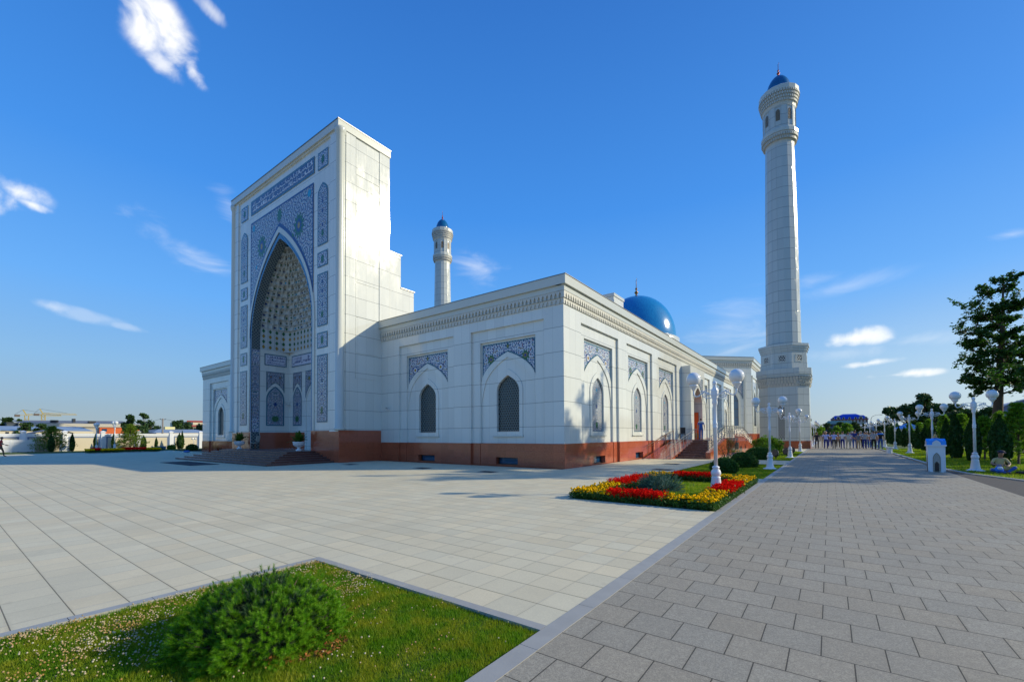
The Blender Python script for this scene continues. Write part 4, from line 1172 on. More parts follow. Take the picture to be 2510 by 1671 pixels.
def rail(path, h, pitch, name, mat, parent, infill=False):
    r = MB(); P_ = [Vector(p) for p in path]
    for a, b in zip(P_[:-1], P_[1:]):
        r.tube([a+Vector((0, 0, h)), b+Vector((0, 0, h))], .025, 6); r.tube([a+Vector((0, 0, h*.78)), b+Vector((0, 0, h*.78))], .014, 5)
        if infill: r.tube([a+Vector((0, 0, .10)), b+Vector((0, 0, .10))], .014, 5)
        n = max(1, int((b-a).length/pitch))
        for i in range(n+1):
            p = a+(b-a)*(i/n); r.tube([p, p+Vector((0, 0, h))], .02, 6)
            if infill and i < n:
                p2 = a+(b-a)*((i+1)/n)
                for f in (.25, .5, .75):
                    q = p+(p2-p)*f; r.tube([q+Vector((0, 0, .1)), q+Vector((0, 0, h*.78))], .007, 4)
                c = p+(p2-p)*.5+Vector((0, 0, h*.45)); dd = (p2-p).normalized()
                for s in (-1, 1):
                    r.tube([c+dd*(s*.11+.09*math.cos(t))+Vector((0, 0, .13*math.sin(t))) for t in [2*PI*k/8 for k in range(9)]], .007, 4)
    return r.build(name, mat, parent)
rail([(-8.4, 28.7, .0), (-8.4, 35.2, PL), (-8.4, 35.6, PL)], .82, 1.0, 'railing', M_STEEL, ss)
rail([(-6.35, 29.95, .43), (-6.35, 35.4, 1.34), (-6.35, 43.9, 1.34), (-6.35, 49.5, .32)], .90, .95, 'railing', M_STEEL, ss, True)
rail([(-10.0, 29.0, .1), (-10.0, 35.2, PL)], .75, 2.0, 'railing', M_BRASS, ss)

# ------------------------------------------------------------------ minarets
def minaret(name, loc, label):
    t = thing(name, label, 'minaret', loc, 0, 'minarets of the mosque'); t.scale = (1, 1, .976)
    mb = MB(); h = 2.38; c = .98; P_ = [(h, -h+c), (h, h-c), (h-c, h), (-h+c, h), (-h, h-c), (-h, -h+c), (-h+c, -h), (h-c, -h)]
    def oct_(k): return [(x*k, y*k) for x, y in P_]
    def pr(mb, P, z0, z1, m=0):
        n = len(P)
        for i in range(n):
            a, b = P[i], P[(i+1) % n]; L = math.hypot(b[0]-a[0], b[1]-a[1]); u = i*10
            mb.face([(*a, z0), (*b, z0), (*b, z1), (*a, z1)], m, uv=[(u, z0), (u+L, z0), (u+L, z1), (u, z1)])
        mb.face([(x, y, z1) for x, y in P], m); mb.face([(x, y, z0) for x, y in P][::-1], m)
    pr(mb, oct_(1.0), .86, 6.9)
    pr(mb, oct_(1.07), 8.02, 8.25, 0); pr(mb, oct_(1.10), 8.25, 8.95, 0)
    base = mb.build('base', M_MINARET, t)
    mb = MB(); pr(mb, oct_(1.006), -.06, .87); mb.build('plinth', M_GRANITE, base)
    # carved tiers below the ledge
    mb = MB()
    for r_ in range(3):
        z0 = 6.9+.36*r_; z1 = z0+.355; k = 1.0+.022*(r_+1); Q = oct_(k)
        pr(mb, oct_(k-.028), z0, z1, 0)
        for i in range(8):
            a, b = Vector((*Q[i], 0)), Vector((*Q[(i+1) % 8], 0)); L = (b-a).length; n = max(2, int(L/.27)); d = (b-a)/n; nn = Vector((d.y, -d.x, 0)).normalized()
            for j in range(n):
                o = a+d*(j+(.5 if r_ % 2 else .0)+.0); q = d*.30
                if (r_ % 2) and j == n-1: continue
                p = [o+d*.2, o+d*.8]; e = nn*.10
                mb.face([p[0]+Vector((0, 0, z0+.06)), p[1]+Vector((0, 0, z0+.06)), p[1]+e+Vector((0, 0, z1)), p[0]+e+Vector((0, 0, z1))])
                mb.face([p[0]+Vector((0, 0, z0+.06)), p[0]+e+Vector((0, 0, z1)), p[0]-nn*.05+Vector((0, 0, z1))]); mb.face([p[1]+Vector((0, 0, z0+.06)), p[1]+e+Vector((0, 0, z1)), p[1]-nn*.05+Vector((0, 0, z1))])
    mb.build('carved_tiers', M_FRIEZE, base)
    g = MB(); WB_ = Wall((loc[0]*0, -2.38, 0), (1, 0, 0), (0, -1, 0)); ring(g, WB_, -.15, opening(.42, .95, 4.6, 5.2, 5), opening(.31, 1.03, 4.5, 5.0, 5), (0, 3), .02, 1); fill(g, WB_, -.15, opening(.31, 1.03, 4.5, 5.0, 5), .012, 0)
    g.build('window', [M_LATT_W, M_TRIM], base)
    # second octagonal storey
    mb = MB(); pr8 = lambda r, rot=PI/8: [(r*math.cos(rot+i*PI/4), r*math.sin(rot+i*PI/4)) for i in range(8)]
    def ngon(r, n, rot): return [(r*math.cos(rot+2*PI*i/n), r*math.sin(rot+2*PI*i/n)) for i in range(n)]
    pr(mb, pr8(2.42), 8.95, 9.6); pr(mb, pr8(2.36), 9.6, 11.0); pr(mb, pr8(2.44), 11.0, 11.25); pr(mb, pr8(2.52), 11.25, 11.5); pr(mb, pr8(2.60), 11.5, 11.78)
    st2 = mb.build('octagonal_storey', M_MINARET, t)
    g = MB(); ap = 2.36*math.cos(PI/8)
    for i in range(8):
        a = i*PI/4; N = Vector((math.cos(a), math.sin(a), 0)); U = Vector((-N.y, N.x, 0)); W_ = Wall(N*ap, U, N)
        g = MB(); sq = rectp(-.31, .31, 9.82, 10.46); ring(g, W_, 0, rectp(-.42, .42, 9.71, 10.57), sq, (0, 10.14), .035, 1); fill(g, W_, 0, sq, .012, 0)
        g.build('window', [M_LATT_W, M_TRIM], st2)
    # shaft: 16 sides with slight taper
    mb = MB(); rot = PI/16
    mb.lathe([(1.74, 11.7), (1.68, 18), (1.60, 26), (1.50, 32), (1.44, 35.2)], 16, sm=False, rot=rot)
    mb.build('shaft', M_MINARET, t)
    mb = MB(); mb.lathe([(1.44, 35.1), (1.46, 35.5), (1.62, 35.85), (1.74, 36.2), (1.78, 36.35)], 16, sm=False, rot=rot, m=1)
    mb.lathe([(1.84, 36.36), (1.86, 36.7), (1.76, 36.75), (1.72, 36.95)], 16, sm=False, rot=rot)
    for r_ in range(2):
        for i in range(48):
            a = 2*PI*(i+.5*r_)/48; r1 = 1.56+.13*r_; z = 35.55+.36*r_
            N = Vector((math.cos(a), math.sin(a), 0)); U = Vector((-N.y, N.x, 0))
            mb.obox(N*(r1+.05)+Vector((0, 0, z+.17)), U*.06, N*.07, (0, 0, .15), 1)
    gal = mb.build('gallery_ring', [M_TRIM, M_FRIEZE], t)
    mb = MB(); mb.lathe([(1.60, 36.9), (1.60, 39.6)], 16, sm=False, rot=rot)
    lw_ = []
    for i in range(8):
        a = -PI/2+i*PI/4; N = Vector((math.cos(a), math.sin(a), 0)); U = Vector((-N.y, N.x, 0)); W_ = Wall(N*1.60*math.cos(PI/16), U, N)
        P2 = opening(.21, 37.75, 38.75, 39.1, 5); F2 = rectp(-.30, .30, 37.05, 39.35)
        ring(mb, W_, 0, rectp(-.315, .315, 37.0, 39.42), F2, (0, 38.2), .05); reveal(mb, W_, 0, rectp(-.315, .315, 37.0, 39.42), 0, .05); reveal(mb, W_, 0, F2, .05, 0)
        g = MB(); fill(g, W_, 0, P2, .012, 0); lw_.append(g)
    lan = mb.build('lantern', M_MINARET, t)
    for g in lw_: g.build('window', [M_LATT_B], lan)
    mb = MB(); mb.lathe([(1.62, 39.5), (1.68, 39.75), (1.70, 39.8), (1.78, 40.2), (1.87, 40.7), (1.94, 41.1), (1.96, 41.15)], 16, sm=False, rot=rot, m=1)
    mb.lathe([(1.99, 41.16), (2.01, 41.62), (1.92, 41.72), (1.3, 41.74)], 16, sm=False, rot=rot)
    for r_ in range(4):
        for i in range(48):
            a = 2*PI*(i+.5*(r_ % 2))/48; z = 39.85+.33*r_; r1 = 1.68+.075*r_
            N = Vector((math.cos(a), math.sin(a), 0)); U = Vector((-N.y, N.x, 0))
            mb.obox(N*(r1+.07)+Vector((0, 0, z+.15)), U*.065, N*.06, (0, 0, .13), 1)
    crown = mb.build('crown', [M_TRIM, M_FRIEZE], t)
    mb = MB(); mb.lathe([(1.18, 41.7), (1.22, 42.0)]+[(1.22*math.cos(i/9*PI/2)**1.2 if i < 9 else .02, 42.0+2.05*math.sin(i/9*PI/2)) for i in range(1, 10)], 32)
    dm = mb.build('dome', M_DOME_D, t); finial((0, 0, 43.95), .5, dm, simple('red_gold_finial', (.34, .06, .03), .3, metal=.6))
    return t
minaret('minaret', (-4.1, 57.9, 0), 'near white minaret rising beside the path at the right')
minaret('minaret', (-59.0, 57.9, 0), 'far white minaret standing behind the front wing, only its shaft and top showing')

# ------------------------------------------------------------------ street lamps
def make_lamp():
    t = thing('street_lamp', 'x', 'street lamp', (0, 0, 0), 0, 'white two-globe street lamps')
    mb = MB()
    mb.lathe([(.30, 0), (.30, .03), (.22, .05), (.17, .09)], 8, sm=False, rot=PI/8)
    mb.lathe([(.165, .06), (.155, .12), (.115, .44), (.12, .47), (.085, .49)], 16)
    mb.lathe([(.08, .48), (.115, .52), (.13, .58), (.115, .64), (.075, .70), (.095, .72), (.095, .74), (.055, .77)], 16)
    mb.build('base', M_WHITE, t)
    mb = MB()
    mb.lathe([(.050, .75), (.048, 1.78), (.062, 1.80), (.062, 1.83), (.05, 1.85), (.062, 1.90), (.062, 1.92), (.046, 1.95), (.040, 2.40), (.058, 2.43), (.075, 2.48), (.060, 2.55), (.075, 2.60), (.085, 2.63)], 14)
    mb.lathe([(.085, 2.62), (.10, 2.68), (.10, 2.80), (.075, 2.86), (.050, 2.89), (.045, 2.96), (.062, 2.99), (.058, 3.03), (.02, 3.07)], 8, sm=False)
    mb.build('pole', M_WHITE, t)
    for s in (-1, 1):
        mb = MB()
        pts = [(s*.08, 0, 2.70), (s*.20, 0, 2.74), (s*.27, 0, 2.79), (s*.34, 0, 2.74), (s*.40, 0, 2.68), (s*.48, 0, 2.66), (s*.53, 0, 2.72), (s*.54, 0, 2.86)]
        mb.tube(pts, [.018, .018, .016, .018, .02, .02, .02, .024], 6)
        for (cx, cz, r, tu, ph) in ((.22, 2.72, .085, 1.7, 0), (.33, 2.80, .05, 1.4, 2.0)):
            sp = [(s*(cx+r*(1-k/14)*math.cos(ph+2*PI*tu*k/14)), 0, cz+r*(1-k/14)*math.sin(ph+2*PI*tu*k/14)) for k in range(14)]
            mb.tube(sp, .012, 5)
        mb.tube([(s*.07, 0, 2.62), (s*.15, 0, 2.60), (s*.24, 0, 2.63), (s*.32, 0, 2.69)], .013, 5)
        mb.tube([(s*.07, 0, 2.82), (s*.15, 0, 2.85), (s*.24, 0, 2.83), (s*.36, 0, 2.72)], .010, 5)
        mb.lathe([(.025, 2.83), (.04, 2.86), (.10, 2.95), (.115, 2.965), (.115, 3.0)], 14, (s*.54, 0, 0))
        arm = mb.build('arm', M_WHITE, t)
        g = MB(); g.sphere((s*.54, 0, 3.155), .19, 0, 28); g.build('globe', M_GLOBE, arm)
    return t
lamp0 = make_lamp()
LL = [(-2.5, 12.67, 0, 1, 'street lamp with two white globes standing inside the flower bed'),
      (-2.26, 23.2, 0, 1, 'white two-globe lamp on the mid lawn beyond the flower bed'),
      (-2.21, 34.9, 0, 1, 'white two-globe lamp on the far lawn beside the dark spotlights'),
      (-2.21, 47.2, 0, 1, 'white two-globe lamp in front of the near minaret base'),
      (-2.0, 69.5, 0, 1, 'white two-globe lamp just past the corner of the near minaret'),
      (-2.0, 81, 0, 1, 'small far lamp, second past the near minaret on the left'), (-2.0, 93, 0, 1, 'tiny far lamp, third past the near minaret on the left'),
      (4.85, 25.93, 0, 1, 'white two-globe lamp nearest on the right, between the blue-roofed booth and the seated boy'),
      (5.0, 36.2, 0, 1, 'white two-globe lamp rising directly behind the blue-roofed booth'),
      (5.12, 46.6, 0, 1, 'white two-globe lamp, third on the right of the path'),
      (5.27, 57.9, 0, 1, 'white two-globe lamp behind the white litter bin'),
      (5.28, 68.2, 0, 1, 'white two-globe lamp just right of the walking group'),
      (5.3, 80, 0, 1, 'far lamp, sixth on the right, above the heads of the group'), (5.3, 92, 0, 1, 'far lamp, seventh on the right, above the heads of the group'), (5.3, 105, 0, 1, 'tiny far lamp, eighth and last on the right'),
      (-60.5, 10.25, 0, .93, 'left of the two lamps behind the distant flower bed by the cream wall'), (-60.5, 11.65, 0, 1.0, 'right of the two lamps behind the distant flower bed by the cream wall')]
for i, (x, y, rz, sc_, lb) in enumerate(LL):
    o = lamp0 if i == 0 else copy_tree(lamp0)
    o.location = (x, y, 0 if not (y > 9.7 and x > -6 and x < 0) else -.02); o.scale = (sc_,)*3; o['label'] = lb
    if 0 < x: o.location.z = .02

# ------------------------------------------------------------------ flowers and shrubs
def ribbon(side, f0, f1, n):
    """random points along the border of the bed: side 0 front,1 right,2 back,3 left"""
    x0, x1, y0, y1 = -5.36, -1.98, 9.76, 16.2; wd = .52
    t = rng.uniform(f0, f1, n); q = rng.uniform(0, wd, n)
    if side == 0: return np.column_stack([x0+(x1-x0)*t, y0+q])
    if side == 1: return np.column_stack([x1-q, y0+(y1-y0)*t])
    if side == 2: return np.column_stack([x0+(x1-x0)*t, y1-q])
    return np.column_stack([x0+q, y0+(y1-y0)*t])
yel = np.concatenate([ribbon(0, 0, .30, 130), ribbon(0, .66, 1, 150), ribbon(1, 0, .30, 210), ribbon(1, .62, 1, 200), ribbon(2, 0, .27, 100), ribbon(2, .62, 1, 130), ribbon(3, 0, .35, 230), ribbon(3, .70, 1, 170)])
red = np.concatenate([ribbon(0, .28, .68, 210), ribbon(1, .28, .64, 260), ribbon(2, .25, .64, 200), ribbon(3, .33, .72, 260)])
def leafcloud(P3, s, n_per, spread, hspread, mat=None):
    n = len(P3)*n_per; C = np.repeat(P3, n_per, 0)+rng.normal(0, 1, (n, 3))*np.array([spread, spread, hspread])
    a = rng.normal(0, 1, (n, 3)); a /= np.linalg.norm(a, axis=1)[:, None]; b = np.cross(a, rng.normal(0, 1, (n, 3))); b /= np.linalg.norm(b, axis=1)[:, None]
    L = s*rng.uniform(.6, 1.3, n)[:, None]
    V = np.stack([C-a*L, C+b*L*.45, C+a*L, C-b*L*.45], 1).reshape(-1, 3); return V, np.arange(len(V)).reshape(-1, 4)
def P3z(P, z): return np.column_stack([P, z if hasattr(z, '__len__') else np.full(len(P), z)])
PY3 = P3z(yel, rng.uniform(.15, .25, len(yel)))
V = []; F = []; k = 0
V1, F1 = scatter_blobs(PY3, rng.uniform(.024, .036, len(yel)), .7)
V2, F2 = scatter_blobs(PY3+np.column_stack([rng.normal(0, .004, (len(yel), 2)), np.full(len(yel), .012)]), rng.uniform(.015, .024, len(yel)), .8)
tag(npobj('marigold_flowers', np.concatenate([V1, V2]), np.concatenate([F1, F2+len(V1)]), M_YEL), 'golden yellow marigolds massed at the corners of the flower bed', 'flowers', kind='stuff')
n = 9; PR = np.repeat(P3z(red, 0), n, 0)+np.column_stack([rng.normal(0, .018, (len(red)*n, 2)), np.tile(np.linspace(.15, .28, n), len(red))+rng.normal(0, .02, len(red)*n)])
V1, F1 = leafcloud(PR, .022, 3, .008, .01)
tag(npobj('salvia_flowers', V1, F1, M_RED), 'scarlet salvia spikes massed midway along each side of the flower bed', 'flowers', kind='stuff')
V1, F1 = leafcloud(P3z(np.concatenate([yel, red]), .09), .03, 26, .045, .05)
tag(npobj('bedding_foliage', V1, F1, M_BEDLEAF), 'leafy green plants under the yellow and red flowers', 'bedding plants', kind='stuff')

def needle_shoots(origins, dirs, length, needles, nl, wd):
    """bottle-brush shoots: thin needles standing off short stems"""
    n = len(origins); m = needles
    d = dirs/np.linalg.norm(dirs, axis=1)[:, None]
    O = np.repeat(origins, m, 0); D = np.repeat(d, m, 0); t = rng.uniform(0, 1, n*m)[:, None]
    L = np.repeat(length if hasattr(length, '__len__') else np.full(n, length), m)[:, None]
    r = rng.normal(0, 1, (n*m, 3)); r -= D*(r*D).sum(1)[:, None]; r /= np.linalg.norm(r, axis=1)[:, None]
    B = O+D*L*t; dirn = D*rng.uniform(.5, 1.1, (n*m, 1))+r*.75; dirn /= np.linalg.norm(dirn, axis=1)[:, None]
    T = B+dirn*nl*rng.uniform(.7, 1.2, (n*m, 1)); s = np.cross(dirn, r); s = s/np.linalg.norm(s, axis=1)[:, None]*wd
    V = np.stack([B-s, B+s, T], 1).reshape(-1, 3); return V, np.arange(len(V)).reshape(-1, 3)
def mugo():
    c = np.array([-3.76, 1.65, -.03]); t = thing('mugo_pine', 'rounded dwarf mountain pine bush in the near lawn, by the bottom edge', 'shrub', tuple(c))
    n = 3000; th = rng.uniform(0, 2*PI, n); ph = np.arccos(rng.uniform(-.10, 1, n))
    bump = 1+.07*np.sin(th*5+1)*np.sin(ph*4)+.06*np.sin(th*9+ph*7)+.05*np.sin(th*14-ph*5)
    rad = np.array([.71, .69, .475])[None]*bump[:, None]*np.where(rng.uniform(0, 1, n) < .05, rng.uniform(1.0, 1.13, n), rng.uniform(.86, 1.0, n))[:, None]
    d = np.column_stack([np.sin(ph)*np.cos(th), np.sin(ph)*np.sin(th), np.cos(ph)])
    dd = d*np.array([1, 1, 1.0])+np.array([0, 0, .22])+rng.normal(0, .20, (n, 3))
    O = d*rad*.88
    V, F = needle_shoots(O, dd, rng.uniform(.03, .06, n), 62, .034, .0013)
    V[:, 2] = np.maximum(V[:, 2], -.01)
    npobj('needles', V, F, M_MUGO, t)
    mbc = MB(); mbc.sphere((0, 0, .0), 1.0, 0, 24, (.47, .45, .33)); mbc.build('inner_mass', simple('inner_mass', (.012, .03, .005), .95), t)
    # inner needles, their shade put into a darker green
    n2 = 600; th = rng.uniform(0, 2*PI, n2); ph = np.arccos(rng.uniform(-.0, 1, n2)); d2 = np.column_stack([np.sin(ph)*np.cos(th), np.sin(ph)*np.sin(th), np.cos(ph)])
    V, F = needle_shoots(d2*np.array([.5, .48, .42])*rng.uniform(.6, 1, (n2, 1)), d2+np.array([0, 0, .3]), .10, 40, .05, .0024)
    npobj('needles', V, F, simple('shaded_needles', (.018, .055, .008), .7), t)
    mb = MB()
    for k in range(60):
        i = rng.integers(0, n); e = O[i]; a = np.array([e[0]*.15, e[1]*.15, .02]); m = a*.45+e*.55+np.array([0, 0, -.05])
        mb.tube([a, m, e+dd[i]*.05], [.012, .008, .004], 5)
    mb.build('branches', M_BARK, t)
mugo()
# bare soil with dry needles in front of the bush
n = 900; a = rng.uniform(0, 2*PI, n); q = np.sqrt(rng.uniform(0, 1, n))
P = np.column_stack([-3.33+.30*q*np.cos(a)*.9+.12*q*np.sin(a), 1.72+.34*q*np.sin(a)-.04, rng.uniform(-.03, .0, n)])
V, F = leafcloud(P, .018, 2, .01, .006)
tag(npobj('dry_needle_litter', V, F, simple('rust_litter', (.34, .12, .03), .9)), 'rust-brown dry needles on bare soil under the pine bush', 'needle litter', kind='stuff')

def dome_shrub(name, label, cat, loc, rx, ry, rz, mat, dens=2600, leaf=.035, lump=.10, group=None):
    t = thing(name, label, cat, loc, 0, group); n = int(dens)
    th = rng.uniform(0, 2*PI, n); ph = np.arccos(rng.uniform(-.55, 1, n)); s1, s2 = rng.uniform(0, 6, 2)
    bump = 1+lump*np.sin(th*4+s1)*np.sin(ph*3+s2)+lump*.7*np.sin(th*8+ph*6+s2)
    d = np.column_stack([np.sin(ph)*np.cos(th), np.sin(ph)*np.sin(th), np.cos(ph)])
    C = d*np.array([rx, ry, rz])*(bump*rng.uniform(.78, 1.03, n)**.6)[:, None]+np.array([0, 0, rz*.55])
    V, F = leafcloud(C, leaf, 3, leaf*.7, leaf*.7)
    V[:, 2] = np.maximum(V[:, 2], .0)
    npobj('foliage', V, F, mat, t)
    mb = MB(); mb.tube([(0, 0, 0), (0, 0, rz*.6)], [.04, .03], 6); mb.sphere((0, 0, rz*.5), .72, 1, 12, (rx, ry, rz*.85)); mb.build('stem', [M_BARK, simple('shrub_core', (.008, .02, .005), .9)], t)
    return t
gs = 'globe shrubs on the left lawns'
dome_shrub('globe_shrub', 'round clipped green shrub just behind the nearest lamp', 'shrub', (-3.62, 20.0, -.03), .52, .5, .40, M_SHRUB, 3600, .03, .06, gs)
dome_shrub('globe_shrub', 'round green shrub beside the bare twiggy bush', 'shrub', (-3.45, 23.9, -.03), .62, .6, .47, M_SHRUB, 3600, .03, .06, gs)
dome_shrub('globe_shrub', 'round dark shrub behind the second lamp by the cheek wall', 'shrub', (-3.75, 31.6, -.03), .72, .7, .50, M_SHRUB, 3000, .04, .08, gs)
dome_shrub('globe_shrub', 'low green shrub left of the dark spotlights', 'shrub', (-3.55, 35.8, -.03), .62, .6, .42, M_SHRUB, 2400, .04, .1, gs)
dome_shrub('bushy_shrub', 'taller yellow-green bush against the near minaret plinth', 'shrub', (-4.3, 42.5, -.03), 1.0, .9, .85, M_LEAFG, 3600, .06, .2)
dome_shrub('bushy_shrub', 'small yellow-green bush to the left of the taller one by the minaret', 'shrub', (-4.0, 38.5, -.03), .6, .6, .55, M_LEAFG, 1600, .05, .2)
# blue spruce in the bed
t = thing('blue_spruce', 'low spreading blue-green spruce in the middle of the flower bed', 'shrub', (-4.05, 12.75, -.03)); n = 520
n = 1300; th = rng.uniform(0, 2*PI, n); ph = np.arccos(rng.uniform(0, 1, n)); d = np.column_stack([np.sin(ph)*np.cos(th), np.sin(ph)*np.sin(th), np.cos(ph)])
b = 1+.2*np.sin(th*5)*np.sin(ph*3)+.12*np.sin(th*11)
V, F = needle_shoots(d*np.array([.62, .62, .42])*(b*rng.uniform(.5, 1, n))[:, None], d+np.array([0, 0, .1]), .13, 60, .028, .003)
npobj('needles', V, F, M_SPRUCE, t)
mb = MB()
for k in range(18):
    a = 2*PI*k/18; mb.tube([(0, 0, .02), (.3*math.cos(a), .3*math.sin(a), .12), (.6*math.cos(a), .6*math.sin(a), .12)], [.02, .012, .005], 5)
mb.build('branches', M_BARK, t)
# thin twiggy bush
t = thing('twiggy_bush', 'thin half-bare bush with few leaves before the cheek wall', 'shrub', (-4.55, 25.9, -.03)); mb = MB(); tips = []
for k in range(16):
    a = rnd.uniform(0, 2*PI); r = rnd.uniform(.2, .6); h = rnd.uniform(.6, 1.15)
    p = [(0, 0, 0), (r*.4*math.cos(a), r*.4*math.sin(a), h*.5), (r*math.cos(a), r*math.sin(a), h)]; mb.tube(p, [.014, .009, .004], 5); tips += p[1:]
mb.build('stems', M_BARK, t)
V, F = leafcloud(np.array(tips), .04, 11, .12, .12); npobj('foliage', V, F, M_SHRUB, t)
# dark spotlights on the far lawn
for i, (x, y) in enumerate(((-2.9, 33.2), (-2.55, 37.2), (-2.35, 39.6))):
    t = thing('spotlight', ('nearest of three dark ground spotlights on the far lawn', 'middle of three dark ground spotlights on the far lawn', 'farthest of three dark ground spotlights on the far lawn')[i], 'spotlight', (x, y, -.03), R(20), 'dark ground spotlights')
    mb = MB(); mb.box(-.03, .03, -.03, .03, 0, .25); mb.box(-.16, .16, -.02, .02, .0, .02); mb.build('stand', M_IRON, t)
    mb = MB(); mb.lathe([(.05, -.10), (.15, -.04), (.21, .06), (.21, .10), (.18, .10)], 16, (0, 0, 0)); h = mb.build('lamp_head', M_IRON, t); h.location = (0, 0, .34); h.rotation_euler = (R(35), R(-65), 0)
    h.scale = (1.2, 1.2, 1.2)

# ------------------------------------------------------------------ trees
def arbor(label, loc, h, r, seed, cat='tree', group='dark columnar evergreens along the right lawn', n=5200):
    t = thing('columnar_evergreen', label, cat, loc, 0, group); g = np.random.default_rng(seed)
    z = g.uniform(0, 1, n)**.85; th = g.uniform(0, 2*PI, n)
    prof = np.sin(np.clip(z*.93+.12, 0, 1)*PI)**.45*np.where(z > .55, 1-((z-.55)/.45)**1.8*.78, 1)
    bump = 1+.10*np.sin(th*3+z*9+seed)+.06*np.sin(th*7-z*17)
    rr_ = r*prof*bump*g.uniform(.8, 1.04, n)
    C = np.column_stack([rr_*np.cos(th), rr_*np.sin(th), .10+z*(h-.1)])
    a = np.column_stack([g.normal(0, .35, (n, 2)), np.ones(n)]); a /= np.linalg.norm(a, axis=1)[:, None]
    b = np.cross(a, g.normal(0, 1, (n, 3))); b /= np.linalg.norm(b, axis=1)[:, None]; L = (h*.035)*g.uniform(.6, 1.3, n)[:, None]
    V = np.stack([C-a*L, C+b*L*.5, C+a*L*1.2, C-b*L*.5], 1).reshape(-1, 3)
    npobj('crown', V, np.arange(len(V)).reshape(-1, 4), M_ARB, t)
    mb = MB(); mb.tube([(0, 0, 0), (0, 0, h*.8)], [.06, .02], 6)
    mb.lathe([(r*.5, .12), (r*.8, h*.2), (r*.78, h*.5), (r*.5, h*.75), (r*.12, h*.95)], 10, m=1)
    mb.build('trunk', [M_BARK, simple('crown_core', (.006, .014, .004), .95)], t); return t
AR = [(6.25, 29.1, 2.35, .34, 'widest dark columnar evergreen, right behind the seated person'), (6.38, 34.5, 2.55, .30, 'dark columnar evergreen behind the nearest right-hand lamp'),
      (6.3, 38.1, 2.72, .32, 'dark columnar evergreen between the booth and the nearest right-hand lamp'), (6.7, 43.2, 2.6, .3, 'dark columnar evergreen right above the booth roof'),
      (6.7, 48.5, 2.4, .3, 'slim dark evergreen behind the booth, left of its roof'), (6.8, 52.5, 2.3, .36, 'stout dark evergreen between booth and third right-hand lamp'),
      (6.85, 57.0, 2.3, .3, 'dark evergreen just right of the third right-hand lamp'), (6.9, 62, 2.3, .32, 'dark evergreen just left of the third right-hand lamp'), (6.9, 67, 2.3, .34, 'dark evergreen right of the bin-side lamp'),
      (7.0, 73, 2.4, .36, 'small dark evergreen left of the bin-side lamp'), (7.0, 80, 2.5, .4, 'distant dark evergreen beside the walking group'), (7.1, 88, 2.6, .4, 'most distant dark evergreen on the right lawn')]
for i, (x, y, h, r, lb) in enumerate(AR): arbor(lb, (x, y, .01), h, r, 100+i, n=5200 if i < 5 else 2600)

def young_pine(label, loc, h, r, seed, mat=M_PINE, n=420, group='young bright green pines on the right lawn', name='young_pine', lvl=None, zlo=.14):
    t = thing(name, label, 'tree', loc, 0, group); g = np.random.default_rng(seed); q = random.Random(seed)
    mb = MB(); mb.tube([(0, 0, 0), (.02, 0, h*.5), (0, 0, h*.96)], [.05, .035, .01], 7)
    O = []; Dd = []; Ln = []
    nb = int(n/11)
    for i in range(nb):
        z = h*(zlo+(.96-zlo)*(i+.5)/nb); L = r*(1-((z/h-zlo)/(1-zlo))**1.0*.93)*q.uniform(.7, 1.05)
        a = i*2.4+q.uniform(-.4, .4); up = q.uniform(.25, .6) if zlo > .1 else q.uniform(.08, .42)
        tip = Vector((L*math.cos(a), L*math.sin(a), L*up)); b = Vector((0, 0, z)); m = b+tip*.5-Vector((0, 0, L*.08))
        mb.tube([b, m, b+tip], [.014, .009, .004], 4)
        for k in range(11):
            f = .25+.75*q.random(); p = b+tip*f+Vector((q.gauss(0, .07*L), q.gauss(0, .07*L), q.gauss(0, .05*L))); O.append(p[:]); Dd.append((tip.x*.8+q.gauss(0, .2), tip.y*.8+q.gauss(0, .2), L*.9)); Ln.append(.12)
    O.append((0, 0, h*.88)); Dd.append((0, 0, 1)); Ln.append(h*.12)
    mb.build('trunk', M_BARK, t)
    V, F = needle_shoots(np.array(O), np.array(Dd), np.array(Ln)*max(1, h/2.6), 30, .095*max(1, h/3), .0085*max(1, h/2.6))
    npobj('crown', V, F, mat, t); return t
YP = [(7.45, 31.9, 3.1, 1.0, 'young bright pine at the right edge, behind the seated person'), (7.4, 37.4, 2.6, .8, 'young bright pine between the widest evergreen and the nearest right lamp'),
      (9.6, 34.5, 3.0, 1.1, 'young pine farthest right, partly cut by the frame'), (7.7, 44.5, 3.0, 1.0, 'young pine behind the evergreen left of the nearest right lamp'),
      (7.9, 52, 3.2, 1.1, 'tall young pine above the booth roof'), (8.0, 59.5, 3.0, 1.0, 'young pine right of the third right-hand lamp'), (8.1, 66, 2.8, 1.0, 'young pine left of the third right-hand lamp'), (8.2, 75, 2.9, 1.1, 'distant young pine beyond the litter bin'),
      (9.5, 40.5, 3.0, 1.1, 'young pine in the second row behind the nearest right lamp'), (10.3, 48, 3.2, 1.2, 'second-row young pine behind the widest evergreen')]
for i, (x, y, h, r, lb) in enumerate(YP): young_pine(lb, (x, y, .01), h, r, 200+i, n=1100 if i < 4 else 800)

